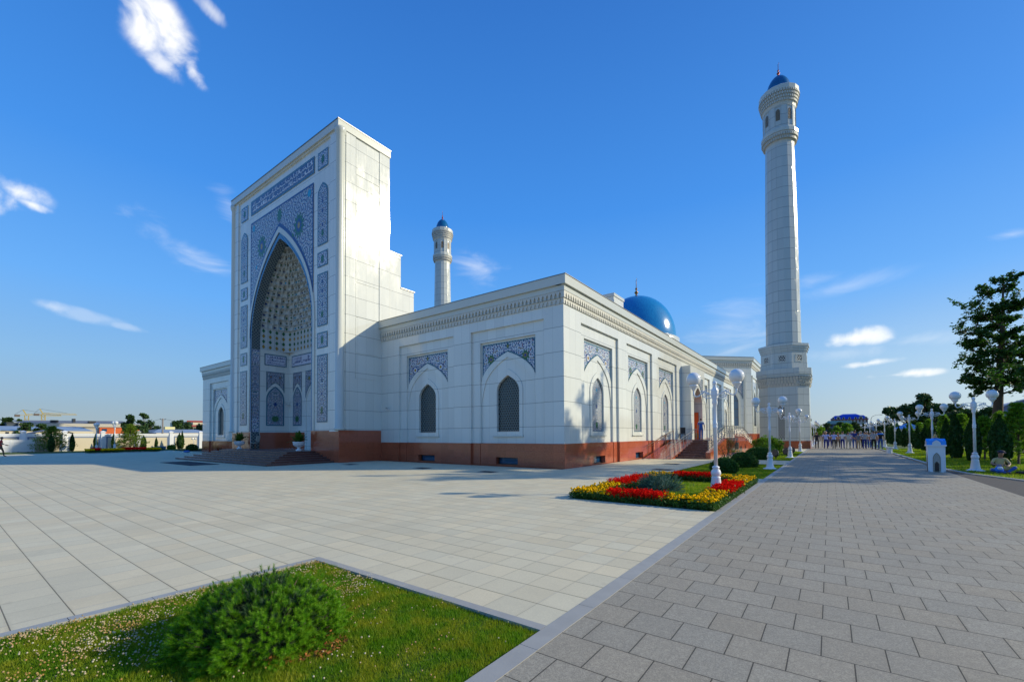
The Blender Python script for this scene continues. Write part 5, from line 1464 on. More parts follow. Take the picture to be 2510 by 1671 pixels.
def big_tree(label, loc, h, seed, crown, trunk_r, lean=(0, 0), nleaf=15000, leaf=.13, group=None, low=.33, limbs=None, mat=M_LEAF, name='broadleaf_tree'):
    """limbs = list of (start fraction of height, dx, dy, dz, length scale)"""
    t = thing(name, label, 'tree', loc, 0, group); q = random.Random(seed); g = np.random.default_rng(seed)
    mb = MB(); top = Vector((lean[0], lean[1], h*.93)); spine = [Vector((0, 0, -.1)), Vector((lean[0]*.1, lean[1]*.1, h*.2)), Vector((lean[0]*.45, lean[1]*.45, h*.45)), Vector((lean[0]*.9, lean[1]*.9, h*.7)), top]
    mb.tube(spine, [trunk_r*1.25, trunk_r, trunk_r*.72, trunk_r*.4, trunk_r*.1], 10)
    def at(f):
        f = f*4; i = min(3, int(f)); return spine[i].lerp(spine[i+1], f-i)
    pts = []
    def twig(a, d, L, r, depth):
        n = 4; p = [a]; dd = d.normalized()
        for i in range(n):
            dd = (dd+Vector((q.gauss(0, .16), q.gauss(0, .16), q.gauss(.03, .12)))).normalized(); p.append(p[-1]+dd*L/n)
        mb.tube(p, [r*(1-.8*i/n) for i in range(n+1)], 5 if depth else 7)
        for i in range(1, n+1): pts.append((p[i], L*.12+.12))
        if depth < 2:
            for k in range(4 if depth == 0 else 3):
                f = q.uniform(.3, 1.0)*n; i = min(n-1, int(f)); s_ = p[i].lerp(p[i+1], f-i)
                e = (dd+Vector((q.gauss(0, .7), q.gauss(0, .7), q.gauss(.1, .45)))).normalized(); twig(s_, e, L*q.uniform(.35, .6), r*.5, depth+1)
    for (f, dx, dy, dz, L) in limbs: twig(at(f), Vector((dx, dy, dz)), L, trunk_r*.34*(1.15-f), 0)
    br = mb.build('trunk', M_BARK, t)
    P = np.array([p[0][:] for p in pts]); S = np.array([p[1] for p in pts]); idx = g.integers(0, len(P), nleaf)
    C = P[idx]+g.normal(0, 1, (nleaf, 3))*(S[idx]*.62)[:, None]*np.array([1, 1, .7])
    a = g.normal(0, 1, (nleaf, 3))*np.array([1, 1, .5]); a /= np.linalg.norm(a, axis=1)[:, None]; b = np.cross(a, g.normal(0, 1, (nleaf, 3))); b /= np.linalg.norm(b, axis=1)[:, None]; L = leaf*g.uniform(.5, 1.1, nleaf)[:, None]
    V = np.stack([C-a*L, C+b*L*.6, C+a*L, C-b*L*.6], 1).reshape(-1, 3)
    npobj('crown', V, np.arange(len(V)).reshape(-1, 4), mat, t); return t
q = random.Random(5)
def limbset(n, f0, f1, L0, L1, up, seed, left=0):
    q = random.Random(seed); out = []
    for i in range(n):
        f = f0+(f1-f0)*(i+q.random()*.6)/n; a = i*2.399+q.uniform(-.3, .3)
        out.append((f, math.cos(a), math.sin(a), up+q.uniform(-.15, .25)+f*.5, L0+(L1-L0)*(f-f0)/(f1-f0)))
    return out
# the tall tree at the right edge: dense middle, forked ragged top
lm = limbset(30, .36, .80, 2.3, 1.5, .05, 11)+[(.66, -.95, .2, .35, 3.0), (.72, -.8, -.3, .75, 3.1), (.80, -.35, .2, 1.0, 2.4), (.84, .1, -.3, 1.0, 2.2), (.86, .5, .3, .8, 2.3), (.80, .8, -.2, .7, 2.6), (.60, -1, .3, .12, 2.6), (.55, -1, -.3, -.05, 2.1), (.45, -1, .2, -.1, 1.9), (.40, -.9, -.3, -.05, 1.7)]
big_tree('tall dark broadleaf tree with ragged forked top, rising behind the widest evergreen', (10.6, 50.0, 0), 14.7, 31, None, .30, (.55, 0), 22000, .13, 'tall broadleaf trees by the right lawn', limbs=[(f, a, b, c, L*.82) for f, a, b, c, L in lm])
lm2 = limbset(34, .25, .9, 3.6, 1.6, .15, 17)
big_tree('dark broadleaf tree cut off by the right edge of the picture', (13.6, 42.0, 0), 12.6, 33, None, .28, (.2, 0), 24000, .14, 'tall broadleaf trees by the right lawn', limbs=lm2)
big_tree('tall broadleaf tree outside the right edge that shades the path', (15.6, 39.0, 0), 19.5, 35, None, .35, (0, 0), 15000, .17, 'tall broadleaf trees by the right lawn', limbs=[(f, a, b, c, L*1.15) for f, a, b, c, L in limbset(36, .35, .92, 3.6, 2.0, .2, 19)])
big_tree('second tall broadleaf tree outside the right edge that shades the path', (15.5, 33.5, 0), 17.5, 37, None, .35, (0, 0), 9000, .17, 'tall broadleaf trees by the right lawn', limbs=[(f, a, b, c, L*1.1) for f, a, b, c, L in limbset(26, .4, .92, 3.2, 2.0, .2, 23)])

# ------------------------------------------------------------------ urns, chairs, cameras, covers
def urn(loc, label):
    t = thing('stone_urn', label, 'planter', loc, 0, 'white urns on the portal steps')
    mb = MB(); mb.lathe([(.19, 0), (.19, .05), (.15, .07), (.09, .14), (.08, .20), (.13, .25), (.26, .33), (.33, .42), (.34, .50), (.37, .53), (.37, .58), (.33, .60), (.28, .56), (.02, .55)], 28)
    for k in range(20):
        a = 2*PI*k/20; N = Vector((math.cos(a), math.sin(a), 0)); mb.tube([N*.14+Vector((0, 0, .26)), N*.27+Vector((0, 0, .33)), N*.335+Vector((0, 0, .43)), N*.34+Vector((0, 0, .49))], .018, 5)
    mb.build('bowl', M_WHITE, t)
    return t
def palm(loc, label, seed):
    t = thing('potted_palm', label, 'palm', loc, 0, 'cycad palms growing in the urns'); q = random.Random(seed); V = []; mb = MB()
    for k in range(34):
        a = k*2.4+q.uniform(-.2, .2); el = R(q.uniform(15, 75)); L = q.uniform(.60, .90); d = Vector((math.cos(a)*math.cos(el), math.sin(a)*math.cos(el), math.sin(el)))
        p = [d*L*f-Vector((0, 0, .38*f*f*L*math.cos(el)))+Vector((0, 0, .02)) for f in (0, .25, .5, .75, 1)]
        mb.tube(p, [.009, .008, .006, .005, .003], 4); sd2 = d.cross(Vector((0, 0, 1))).normalized()
        for i in range(1, 26):
            f = i/26*4; j = min(3, int(f)); c = p[j].lerp(p[j+1], f-j); w_ = .13*math.sin(PI*(i/26)**.7)+.03
            dr_ = (p[j+1]-p[j]).normalized()
            for s in (-1, 1): V += [c-dr_*.016, c+dr_*.016, c+sd2*s*w_+dr_*w_*.7-Vector((0, 0, .02))]
    mb.build('stems', M_PALM, t); npobj('fronds', np.array([v[:] for v in V]), np.arange(len(V)).reshape(-1, 3), M_PALM, t); return t
FZ = .68
urn((-27.75, 14.30, FZ), 'white fluted stone urn right of the portal opening, at the red pier'); palm((-27.75, 14.30, FZ+.56), 'spiky green palm in the right-hand urn', 1)
urn((-36.75, 14.30, FZ), 'white fluted stone urn left of the portal opening'); palm((-36.75, 14.30, FZ+.56), 'spiky dark palm in the left-hand urn', 2)
t = thing('chair', 'plain chair with pale back standing beside the left urn', 'chair', (-35.7, 15.0, FZ), R(-60))
WOOD = simple('chair_wood', (.20, .09, .04), .5)
b = MB(); b.box(-.22, .22, -.22, .22, .43, .48); b.build('seat', simple('chair_pad', (.30, .28, .22), .8), t)
b = MB(); b.obox((0, .23, .76), (.2, 0, 0), (0, .015, 0), (0, .04, .24)); b.build('backrest', simple('chair_back', (.45, .44, .38), .8), t)
for x in (-.2, .2):
    for y in (-.2, .2): b = MB(); b.bar((x, y, 0), (x, y, .44 if y < 0 else .62), .035); b.build('leg', WOOD, t)
t = thing('chair', 'black chair at the top of the ramp beside the side entrance', 'chair', (-9.85, 37.2, PL+.003), R(200))
b = MB(); b.box(-.22, .22, -.22, .22, .42, .47); b.build('seat', M_IRON, t)
b = MB(); b.obox((0, .22, .74), (.2, 0, 0), (0, .02, 0), (0, .03, .25)); b.build('backrest', M_IRON, t)
for x in (-.19, .19):
    for y in (-.19, .19): b = MB(); b.bar((x, y, 0), (x, y, .44), .03); b.build('leg', M_IRON, t)
def seccam(loc, rz, label):
    t = thing('security_camera', label, 'camera', loc, rz, 'security cameras on the mosque walls')
    b = MB(); b.box(-.04, .04, -.02, 0, -.05, .05); b.tube([(0, 0, 0), (0, -.12, -.02), (0, -.18, .03)], .018, 6); b.build('bracket', M_WHITE, t)
    b = MB(); b.obox((.0, -.20, .07), (.11, -.12, -.02), (.035, .03, 0), (0, 0, .045)); b.build('housing', simple('cam_grey', (.42, .42, .36), .4), t)
    b = MB(); b.obox((.10, -.31, .05), (.008, -.009, 0), (.028, .025, 0), (0, 0, .034)); b.build('lens', M_DARK, t)
seccam((-23.2, 17.87, 3.35), 0, 'small security camera on the wing wall beside the portal flank')
seccam((CX-IW+.02, 17.55, 4.15), R(90), 'small security camera in the corner of the portal niche')
seccam((-10.0, 44.3, 4.0), R(90), 'small security camera on the long wall beyond the side entrance')
def cover(loc, sx, sy, label):
    mb = MB(); mb.box(-sx, sx, -sy, sy, .0, .006); mb.box(-sx-.05, sx+.05, -sy-.05, sy+.05, .0, .003, 1)
    for k in range(6): mb.box(-sx+.03, sx-.03, -sy+.04+k*(2*sy-.08)/6, -sy+.07+k*(2*sy-.08)/6, .006, .010)
    o = mb.build('drain_cover', [M_IRON, M_KERB], None, loc); tag(o, label, 'drain cover', 'iron drain covers in the paving')
cover((-16.3, 14.6, .001), .42, .3, 'flat iron drain cover in the plaza before the second pointed window')
cover((-12.2, 14.7, .001), .42, .3, 'flat iron drain cover in the plaza nearest the wing corner')
cover((-22.0, 14.3, .001), .42, .3, 'flat iron drain cover in the plaza near the portal pier')
cover((-6.2, 20.0, .001), .42, .42, 'iron drain cover in the paving between flower bed and red plinth')
cover((-7.0, 24.2, .001), .4, .4, 'iron drain cover in the paving before the side stair')

# ------------------------------------------------------------------ booth and bin on the right
t = thing('donation_booth', 'small white booth with curved blue roof and gilt finial beside the path', 'booth', (3.53, 24.95, 0), R(-2))
mb = MB(); hb = .25
mb.box(-hb, hb, -hb, hb, .0, 1.06)
for sx in (-1, 1):
    for sy in (-1, 1): mb.box(sx*hb-.03*sx, sx*hb+.012*sx, sy*hb-.03*sy, sy*hb+.012*sy, .0, 1.05)
mb.box(-hb-.012, hb+.012, -hb-.012, hb+.012, 0, .06)
body = mb.build('body', M_WHITE, t)
mb = MB(); mb.box(-hb-.05, hb+.05, -hb-.05, hb+.05, 1.061, 1.12); mb.box(-hb-.025, hb+.025, -hb-.025, hb+.025, 1.04, 1.0605)
eave = mb.build('eave', M_WHITE, t)
MBL = simple('sky_blue_paint', (.02, .33, .95), .35)
mb = MB()
# cloister roof with a barrel cross
N_ = 12
def barrel(ax, hwid, hh, ln, m=0):
    pts = [(hwid*math.cos(PI*i/N_), 1.12+hh*math.sin(PI*i/N_)) for i in range(N_+1)]
    for (a, za), (b_, zb) in zip(pts[:-1], pts[1:]):
        q = [(a, -ln, za), (b_, -ln, zb), (b_, ln, zb), (a, ln, za)]
        if ax: q = [(y, x, z) for x, y, z in q]
        mb.face(q, m, sm=True)
    for s in (-1, 1):
        q = [(a, s*ln, z) for a, z in pts]
        if ax: q = [(y, x, z) for x, y, z in q]
        mb.face(q, m)
barrel(0, .165, .25, .285); barrel(1, .165, .25, .285)
mb.prism([(-.285, -.275), (.285, -.275), (.285, .275), (-.285, .275)], 1.121, 1.27)
mb.lathe([(.27, 1.26), (.25, 1.31), (.18, 1.36), (.05, 1.395), (.01, 1.40)], 16)
roof = mb.build('roof', MBL, t)
WD4 = [Wall((0, -.285, 0), (1, 0, 0), (0, -1, 0)), Wall((-.285, 0, 0), (0, 1, 0), (-1, 0, 0)), Wall((.285, 0, 0), (0, 1, 0), (1, 0, 0)), Wall((0, .285, 0), (1, 0, 0), (0, 1, 0))]
mb = MB()
for W_ in WD4:
    fill(mb, W_, 0, [(-.12, 1.122)]+[(.12, 1.122)]+arch(.12, 1.16, 1.30, 6), .006); ring(mb, W_, 0, [(-.13, 1.122), (.13, 1.122)]+arch(.13, 1.16, 1.31, 6), [(-.09, 1.14), (.09, 1.14)]+arch(.09, 1.16, 1.25, 6), (0, 1.18), .016)
mb.build('gable', M_WHITE, roof)
for k, W_ in enumerate([Wall((0, -.262, 0), (1, 0, 0), (0, -1, 0)), Wall((-.262, 0, 0), (0, 1, 0), (-1, 0, 0)), Wall((.262, 0, 0), (0, 1, 0), (1, 0, 0))]):
    g = MB(); O_ = opening(.115, .01, .55, .80, 7); I_ = opening(.095, .03, .54, .765, 7); D_ = opening(.062, .0, .30, .42, 6)
    ring(g, W_, 0, O_, I_, (0, .45), .012, 1); fill(g, W_, 0, I_, .004, 0)
    fill(g, W_, 0, D_, .010, 2); ring(g, W_, 0, opening(.075, .0, .31, .44, 6), D_, (0, .2), .014, 1)
    g.build('arched_door', [lattice_mat('booth_lattice', (.62, .62, .58), (.20, .17, .12), 22, .10), simple('booth_frame', (.25, .22, .16), .5), M_DARK], body)
mb = MB(); mb.lathe([(.075, 1.395), (.07, 1.42), (.04, 1.44), (.06, 1.46), (.055, 1.49), (.028, 1.51), (.04, 1.53), (.012, 1.56), (.006, 1.64)], 12)
mb.tube([(.03*math.cos(R(a)), 0, 1.66+.03*math.sin(R(a))) for a in range(-150, 60, 30)], [.003, .007, .008, .008, .007, .006, .003], 5)
mb.build('finial', simple('gilt', (.45, .30, .14), .3, metal=.8), roof)
mb = MB(); mb.lathe([(.23, 0), (.23, .03), (.20, .05), (.20, .38), (.24, .42), (.31, .44), (.31, .48), (.25, .49), (.23, .46), (.02, .2)], 8, sm=False, rot=PI/8)
tag(mb.build('litter_bin', M_WHITE, None, (3.85, 46.2, 0)), 'white octagonal stone litter bin at the right kerb of the path', 'bin')

# ------------------------------------------------------------------ people
def person_mesh(J, key, sleeves='short', hands=True):
    """one continuous body grown over a skeleton. J = dict of joints; returns mesh with slots shirt, trousers, skin, shoes"""
    me = bpy.data.meshes.new('sk')
    names = ['pelvis', 'waist', 'chest', 'neck', 'head0', 'head1', 'head2', 'shL', 'elL', 'wrL', 'haL', 'shR', 'elR', 'wrR', 'haR', 'hipL', 'knL', 'anL', 'toL', 'hipR', 'knR', 'anR', 'toR']
    rad = dict(pelvis=(.155, .115), waist=(.145, .11), chest=(.165, .115), neck=(.052, .052), head0=(.066, .078), head1=(.078, .096), head2=(.058, .07), shL=(.062, .058), elL=(.042, .042), wrL=(.029, .026), haL=(.036, .020),
               hipL=(.095, .095), knL=(.062, .062), anL=(.042, .042), toL=(.040, .030))
    for k in list(rad):
        if k.endswith('L'): rad[k[:-1]+'R'] = rad[k]
    edges = [('pelvis', 'waist'), ('waist', 'chest'), ('chest', 'neck'), ('neck', 'head0'), ('head0', 'head1'), ('head1', 'head2')]
    for s in 'LR': edges += [('chest', 'sh'+s), ('sh'+s, 'el'+s), ('el'+s, 'wr'+s), ('wr'+s, 'ha'+s), ('pelvis', 'hip'+s), ('hip'+s, 'kn'+s), ('kn'+s, 'an'+s), ('an'+s, 'to'+s)]
    ix = {n: i for i, n in enumerate(names)}
    me.from_pydata([J[n] for n in names], [(ix[a], ix[b]) for a, b in edges], [])
    o = bpy.data.objects.new('sk', me); COL.objects.link(o)
    m = o.modifiers.new('s', 'SKIN'); m.use_smooth_shade = True; m.branch_smoothing = .6
    for i, n in enumerate(names):
        sv = me.skin_vertices[0].data[i]; sv.radius = rad[n]; sv.use_root = (n == 'pelvis')
    ss_ = o.modifiers.new('d', 'SUBSURF'); ss_.levels = 2; ss_.render_levels = 2
    dg = bpy.context.evaluated_depsgraph_get(); ev = o.evaluated_get(dg)
    m2 = bpy.data.meshes.new_from_object(ev); bpy.data.objects.remove(o)
    bm = bmesh.new(); bm.from_mesh(m2); bpy.data.meshes.remove(m2)
    segs = [(Vector(J[a]), Vector(J[b]), a, b) for a, b in edges]
    belt = Vector(J['pelvis']).lerp(Vector(J['waist']), .25)
    up = (Vector(J['chest'])-Vector(J['pelvis'])).normalized()
    for f in bm.faces:
        c = f.calc_center_median(); best = None
        for (a, b, na, nb) in segs:
            ab = b-a; t = max(0, min(1, (c-a).dot(ab)/max(ab.length_squared, 1e-9))); d = (c-(a+ab*t)).length
            if best is None or d < best[0]: best = (d, t, na, nb)
        d, t, na, nb = best
        if na in ('neck', 'head0', 'head1') or (nb == 'neck' and t > .72): mi = 2
        elif na in ('pelvis', 'waist', 'chest') and not nb.startswith('hip'): mi = 0 if (c-belt).dot(up) > 0 else 1
        elif nb.startswith('hip') or nb.startswith('kn'): mi = 1 if (c-belt).dot(up) < 0 else 0
        elif na.startswith('kn'): mi = 1
        elif na.startswith('an'): mi = 3
        elif na.startswith('sh'): mi = 0 if (sleeves == 'long' or t < .72) else 2
        elif na.startswith('el') and sleeves == 'long': mi = 0
        else: mi = 2
        f.material_index = mi; f.smooth = True
    # face: nose, ears, eyes and mouth
    h = Vector(J['head1']); fwd = Vector(J.get('face', (0, 1, 0))).normalized(); upv = (Vector(J['head2'])-Vector(J['head0'])).normalized(); sd_ = fwd.cross(upv).normalized()
    def blob(c, r, sc_, mi):
        res = bmesh.ops.create_icosphere(bm, subdivisions=2, radius=r)
        M3 = Matrix((sd_*sc_[0], fwd*sc_[1], upv*sc_[2])).transposed()
        for v in res['verts']: v.co = c+M3 @ v.co
        for f in {f for v in res['verts'] for f in v.link_faces}: f.material_index = mi; f.smooth = True
    fr = .098
    blob(h+fwd*(fr-.002)-upv*.012, .014, (.8, 1.3, 1.5), 2)
    for s in (-1, 1):
        blob(h+sd_*s*.079-upv*.01, .018, (.35, .8, 1.4), 2); blob(h+fwd*(fr-.012)+sd_*s*.03+upv*.008, .008, (1.3, .6, .8), 4)
        # hand: four fingers and a thumb
        if hands:
            S = 'L' if s < 0 else 'R'; ha = Vector(J['ha'+S]); wr = Vector(J['wr'+S]); d = (ha-wr).normalized(); wdt = Vector(J.get('palm'+S, fwd)); wdt = (wdt-d*wdt.dot(d)).normalized(); cur = d.cross(wdt).normalized()*(-s)
            for k in range(5):
                L = (.070, .078, .074, .058, .05)[k]
                a = ha+d*.022+wdt*(.024-.016*k) if k < 4 else ha-d*.02+wdt*.034
                e = (d*.95+cur*.30 if k < 4 else d*.55+wdt*.7).normalized(); mdl = a+e*L*.5; tip = mdl+(e+cur*.7).normalized()*L*.5
                P_ = [a-e*.02, a, mdl, tip]; x = e.cross(wdt if k < 4 else cur).normalized(); y = e.cross(x); rings = []
                for p, r in zip(P_, (.0085, .0088, .0082, .006)):
                    rings.append([bm.verts.new(p+(x*math.cos(t)+y*math.sin(t))*r) for t in [2*PI*i/6 for i in range(6)]])
                for r1, r2 in zip(rings[:-1], rings[1:]):
                    for i in range(6): f = bm.faces.new((r1[i], r1[(i+1) % 6], r2[(i+1) % 6], r2[i])); f.material_index = 2; f.smooth = True
                f = bm.faces.new(rings[-1]); f.material_index = 2
    blob(h+fwd*(fr-.010)-upv*.045, .012, (1.6, .4, .45), 5)
    out = bpy.data.meshes.new('body_'+key); bm.to_mesh(out); bm.free(); return out
def pose(stride=.0, arm=.1, bend=0.0, elbows=.2, clasp=False, h=1.0, build=1.0, turn=0.0, hips=False):
    """standing or walking towards +Y"""
    J = {}; s_ = stride
    J['pelvis'] = (0, 0, .92); J['waist'] = (0, .01, 1.08); J['chest'] = (0, .02+bend, 1.31); J['neck'] = (0, .025+bend*1.3, 1.46); J['head0'] = (0, .04+bend*1.5, 1.545); J['head1'] = (0, .05+bend*1.6, 1.61); J['head2'] = (0, .045+bend*1.6, 1.675)
    for sg, S in ((-1, 'L'), (1, 'R')):
        st_ = s_*sg
        J['sh'+S] = (sg*.175*build, .02+bend, 1.40)
        sw = -st_*.6
        if clasp:
            J['el'+S] = (sg*.25, -.13, 1.13); J['wr'+S] = (sg*.08, -.19, .95); J['ha'+S] = (sg*.02, -.20, .90)
        elif hips:
            J['el'+S] = (sg*.33, -.06, 1.15); J['wr'+S] = (sg*.20, .0, 1.0); J['ha'+S] = (sg*.15, .04, .97)
        else:
            J['el'+S] = (sg*(.215+arm*.3), sw*.5+bend*.6, 1.14); J['wr'+S] = (sg*(.225+arm*.4), sw*.9+elbows*.25+bend*.5, .90); J['ha'+S] = (sg*(.222+arm*.4), sw*1.0+elbows*.3+bend*.5, .82)
        J['hip'+S] = (sg*.09, 0, .86); J['kn'+S] = (sg*.10, st_*.55+.02, .48); J['an'+S] = (sg*.10, st_*1.0-.03 if st_ > 0 else st_*1.15-.03, .08 if st_ >= 0 else .13); J['to'+S] = (sg*.115, (st_*1.0 if st_ > 0 else st_*1.15)+.12, .035 if st_ >= 0 else .045)
    if turn:
        pass
    return {k: (Vector(v)*h) for k, v in J.items()}
FABRIC = {}
def cloth(name, col, rough=.8):
    if name not in FABRIC: FABRIC[name] = simple(name, col, rough, noise=.10, nscale=14)
    return FABRIC[name]
C_ = dict(white=(.62, .63, .66), paleblue=(.40, .46, .80), black=(.015, .015, .018), grey=(.16, .17, .20), lgrey=(.34, .35, .37), navy=(.018, .035, .20), cream=(.52, .49, .42), khaki=(.38, .30, .18), beige=(.40, .36, .28), blue=(.02, .10, .42), jeans=(.03, .10, .34), dkgrey=(.05, .055, .065), red=(.45, .03, .02), brown=(.13, .07, .04), olive=(.10, .10, .06), yellowish=(.56, .44, .20))
M_LIP = simple('lip', (.35, .12, .09), .5)
POSES = {}
def hairmesh(J, key, bald=False):
    h = Vector(J['head1']); fwd = Vector(J.get('face', (0, 1, 0))).normalized(); upv = (Vector(J['head2'])-Vector(J['head0'])).normalized(); sd_ = fwd.cross(upv).normalized()
    bm = bmesh.new(); res = bmesh.ops.create_icosphere(bm, subdivisions=3, radius=.096)
    c = h+upv*.022-fwd*.012
    for v in list(res['verts']):
        d = v.co.normalized(); v.co = Vector((v.co.x*.92, v.co.y*1.10, v.co.z*1.02))
    dele = [v for v in bm.verts if (v.co.z < -.062) or (v.co.y > .052 and v.co.z < .048) or (v.co.y > .0 and v.co.z < -.02)]
    bmesh.ops.delete(bm, geom=dele, context='VERTS')
    M3 = Matrix((sd_, fwd, upv)).transposed()
    for v in bm.verts: v.co = c+M3 @ (v.co*(1+.03*math.sin(v.co.x*170+v.co.z*140)))
    for f in bm.faces: f.smooth = True
    me = bpy.data.meshes.new('hair_'+key); bm.to_mesh(me); bm.free(); return me
def add_person(key, J, loc, rz, shirt, trousers, label, hair=None, shoes='black', group=None, scale=1.0, sleeves='short', skin=None):
    if key not in POSES: POSES[key] = (person_mesh(J, key, sleeves), hairmesh(J, key))
    bm_, hm_ = POSES[key]
    t = thing('person', label, 'person', loc, rz, group); t.scale = (scale*(1.16 if group else 1.0), scale*(1.1 if group else 1.0), scale*(1.03 if group else 1.0))
    me = bm_; 
    if len(me.materials) == 0:
        for k in range(6): me.materials.append(None)
    o = bpy.data.objects.new('body', me); COL.objects.link(o); o.parent = t
    for i, mt in enumerate((cloth('cloth_'+shirt, C_[shirt]), cloth('cloth_'+trousers, C_[trousers]), skin or M_SKIN, cloth('shoe_'+shoes, C_[shoes], .5), M_DARK, M_LIP)):
        o.material_slots[i].link = 'OBJECT'; o.material_slots[i].material = mt
    if len(hm_.materials) == 0: hm_.materials.append(None)
    hh = bpy.data.objects.new('hair', hm_); COL.objects.link(hh); hh.parent = t
    hh.material_slots[0].link = 'OBJECT'; hh.material_slots[0].material = hair or M_HAIR
    return t
PO = {'walkA': pose(.20), 'walkB': pose(-.20), 'walkC': pose(.12, bend=.03), 'clasp': pose(.10, clasp=True), 'hips': pose(-.14, hips=True), 'stout': pose(.10, build=1.12, arm=.18), 'stand': pose(0, arm=.05)}
grp = 'men walking away in a group along the path'
HB = simple('bald_head', (.42, .20, .12), .45)
PP = [(-1.16, 57.5, 'walkC', 'black', 'dkgrey', 'man at the left end of the group, black shirt and grey trousers', M_HAIR, 1.0),
      (-.36, 57.3, 'stout', 'paleblue', 'navy', 'bald man in pale blue shirt and navy trousers, second from the left of the group', HB, 1.03),
      (.33, 57.2, 'walkA', 'paleblue', 'dkgrey', 'man in pale blue shirt and dark grey trousers, third from the left', M_HAIR, 1.02),
      (.74, 62.5, 'stand', 'brown', 'black', 'man in brown shirt and black trousers behind two pale shirts', M_HAIR, 1.0),
      (1.07, 57.9, 'walkB', 'white', 'navy', 'man in white shirt and dark blue trousers left of the cream shirt', M_HAIR, 1.04),
      (1.52, 56.9, 'hips', 'cream', 'beige', 'man in cream shirt and beige trousers in the middle of the group', M_HAIR, 1.0),
      (1.90, 60.0, 'walkC', 'paleblue', 'beige', 'man in lilac-white shirt and beige trousers just right of the cream shirt', M_HAIRG, 1.03),
      (2.13, 59.2, 'clasp', 'navy', 'jeans', 'tall man in dark navy shirt and blue jeans in the middle', M_HAIR, 1.12),
      (2.36, 57.2, 'hips', 'grey', 'khaki', 'shorter man in dark grey shirt and khaki trousers', M_HAIR, .94),
      (2.68, 60.4, 'walkA', 'white', 'black', 'grey-haired man in white shirt and black trousers behind the grey shirts', M_HAIRG, 1.05),
      (2.85, 57.1, 'stout', 'lgrey', 'navy', 'broad man in light grey shirt and navy jeans', M_HAIR, 1.03),
      (3.25, 61.0, 'walkB', 'olive', 'black', 'man in patterned olive shirt half hidden behind the light grey shirt', M_HAIRG, 1.05),
      (3.42, 60.3, 'walkC', 'white', 'jeans', 'man in white shirt and blue jeans behind the man in black trousers', M_HAIR, .97),
      (3.50, 56.0, 'walkA', 'lgrey', 'black', 'man in pale grey shirt and black trousers striding, second from the right', M_HAIR, 1.06),
      (4.02, 59.8, 'clasp', 'brown', 'jeans', 'man with only head and shoulder showing behind the man in jeans at the right end', M_HAIR, 1.06),
      (4.12, 57.6, 'stand', 'black', 'jeans', 'man in black shirt with blue shoulders and jeans at the right end of the group', M_HAIR, 1.06),
      (-.64, 63.3, 'walkB', 'grey', 'beige', 'man in grey shirt and beige trousers seen between the two leftmost men', M_HAIR, 1.0),
      (-.02, 64.8, 'walkC', 'black', 'navy', 'man in dark clothes between the two pale blue shirts', M_HAIR, 1.02)]
for (x, y, k, sh, tr, lb, hr, sc_) in PP:
    add_person(k, PO[k], (x, y, 0), R(rnd.uniform(-8, 8)), sh, tr, lb, hr, group=grp, scale=sc_)
# blue yoke of the shirt on the right-hand man
for o in bpy.data.objects:
    if o.get('label', '').startswith('man in black shirt with blue shoulders'):
        m = MB(); m.sphere((0, .01, 1.41), 1.0, 0, 16, (.235, .12, .085)); m.build('shirt_yoke', cloth('yoke_blue', (.03, .22, .75)), o)
# man at the side door
J = pose(.03, arm=.12); 
add_person('doorman', J, (-8.72, 38.6, PL), R(12), 'blue', 'jeans', 'man in blue T-shirt with white shoulders and jeans at the top of the side stair', scale=1.02, shoes='dkgrey')
for o in bpy.data.objects:
    if o.get('label', '').startswith('man in blue T-shirt'):
        m = MB(); m.sphere((0, .015, 1.40), 1.0, 0, 16, (.225, .122, .09)); m.build('shirt_yoke', cloth('yoke_pale', (.40, .46, .52)), o)
# man walking in at the left edge
J = pose(.22, bend=.02); J['elL'] = Vector((-.24, .05, 1.12)); J['wrL'] = Vector((-.18, .27, 1.05)); J['haL'] = Vector((-.16, .35, 1.03)); J['elR'] = Vector((.24, .05, 1.12)); J['wrR'] = Vector((.20, .29, 1.0)); J['haR'] = Vector((.18, .37, .98))
add_person('leftman', J, (-57.6, 3.72, 0), R(8), 'red', 'brown', 'man in red shirt and brown trousers walking in at the left edge', scale=1.0, shoes='brown')
# seated boy on the right lawn
J = {'pelvis': (0, 0, .12), 'waist': (0, .03, .27), 'chest': (0, .07, .48), 'neck': (0, .10, .62), 'head0': (0, .13, .70), 'head1': (0, .155, .765), 'head2': (0, .165, .83),
     'shL': (-.165, .08, .565), 'elL': (-.24, .17, .36), 'wrL': (-.13, .33, .30), 'haL': (-.08, .38, .29), 'shR': (.165, .08, .565), 'elR': (.27, .14, .36), 'wrR': (.12, .30, .34), 'haR': (.05, .35, .33),
     'hipL': (-.11, .03, .11), 'knL': (-.34, .34, .26), 'anL': (-.06, .42, .07), 'toL': (.06, .46, .05), 'hipR': (.11, .03, .11), 'knR': (.36, .30, .14), 'anR': (.05, .55, .06), 'toR': (-.08, .58, .05),
     'face': (-.1, .9, -.45), 'palmL': (0, 0, 1), 'palmR': (0, 0, 1)}
J = {k: Vector(v) for k, v in J.items()}
sb = add_person('seated', J, (5.33, 25.05, .02), R(192), 'yellowish', 'jeans', 'boy in cream polo, jeans and dark cap sitting cross-legged on the right lawn', shoes='dkgrey')
m = MB(); m.sphere((0, .165, .845), 1.0, 0, 18, (.105, .12, .055)); m.obox((-.01, .27, .815), (.075, 0, 0), (0, .06, -.02), (0, .001, .006)); m.build('cap', cloth('cap_navy', (.015, .02, .05)), sb)
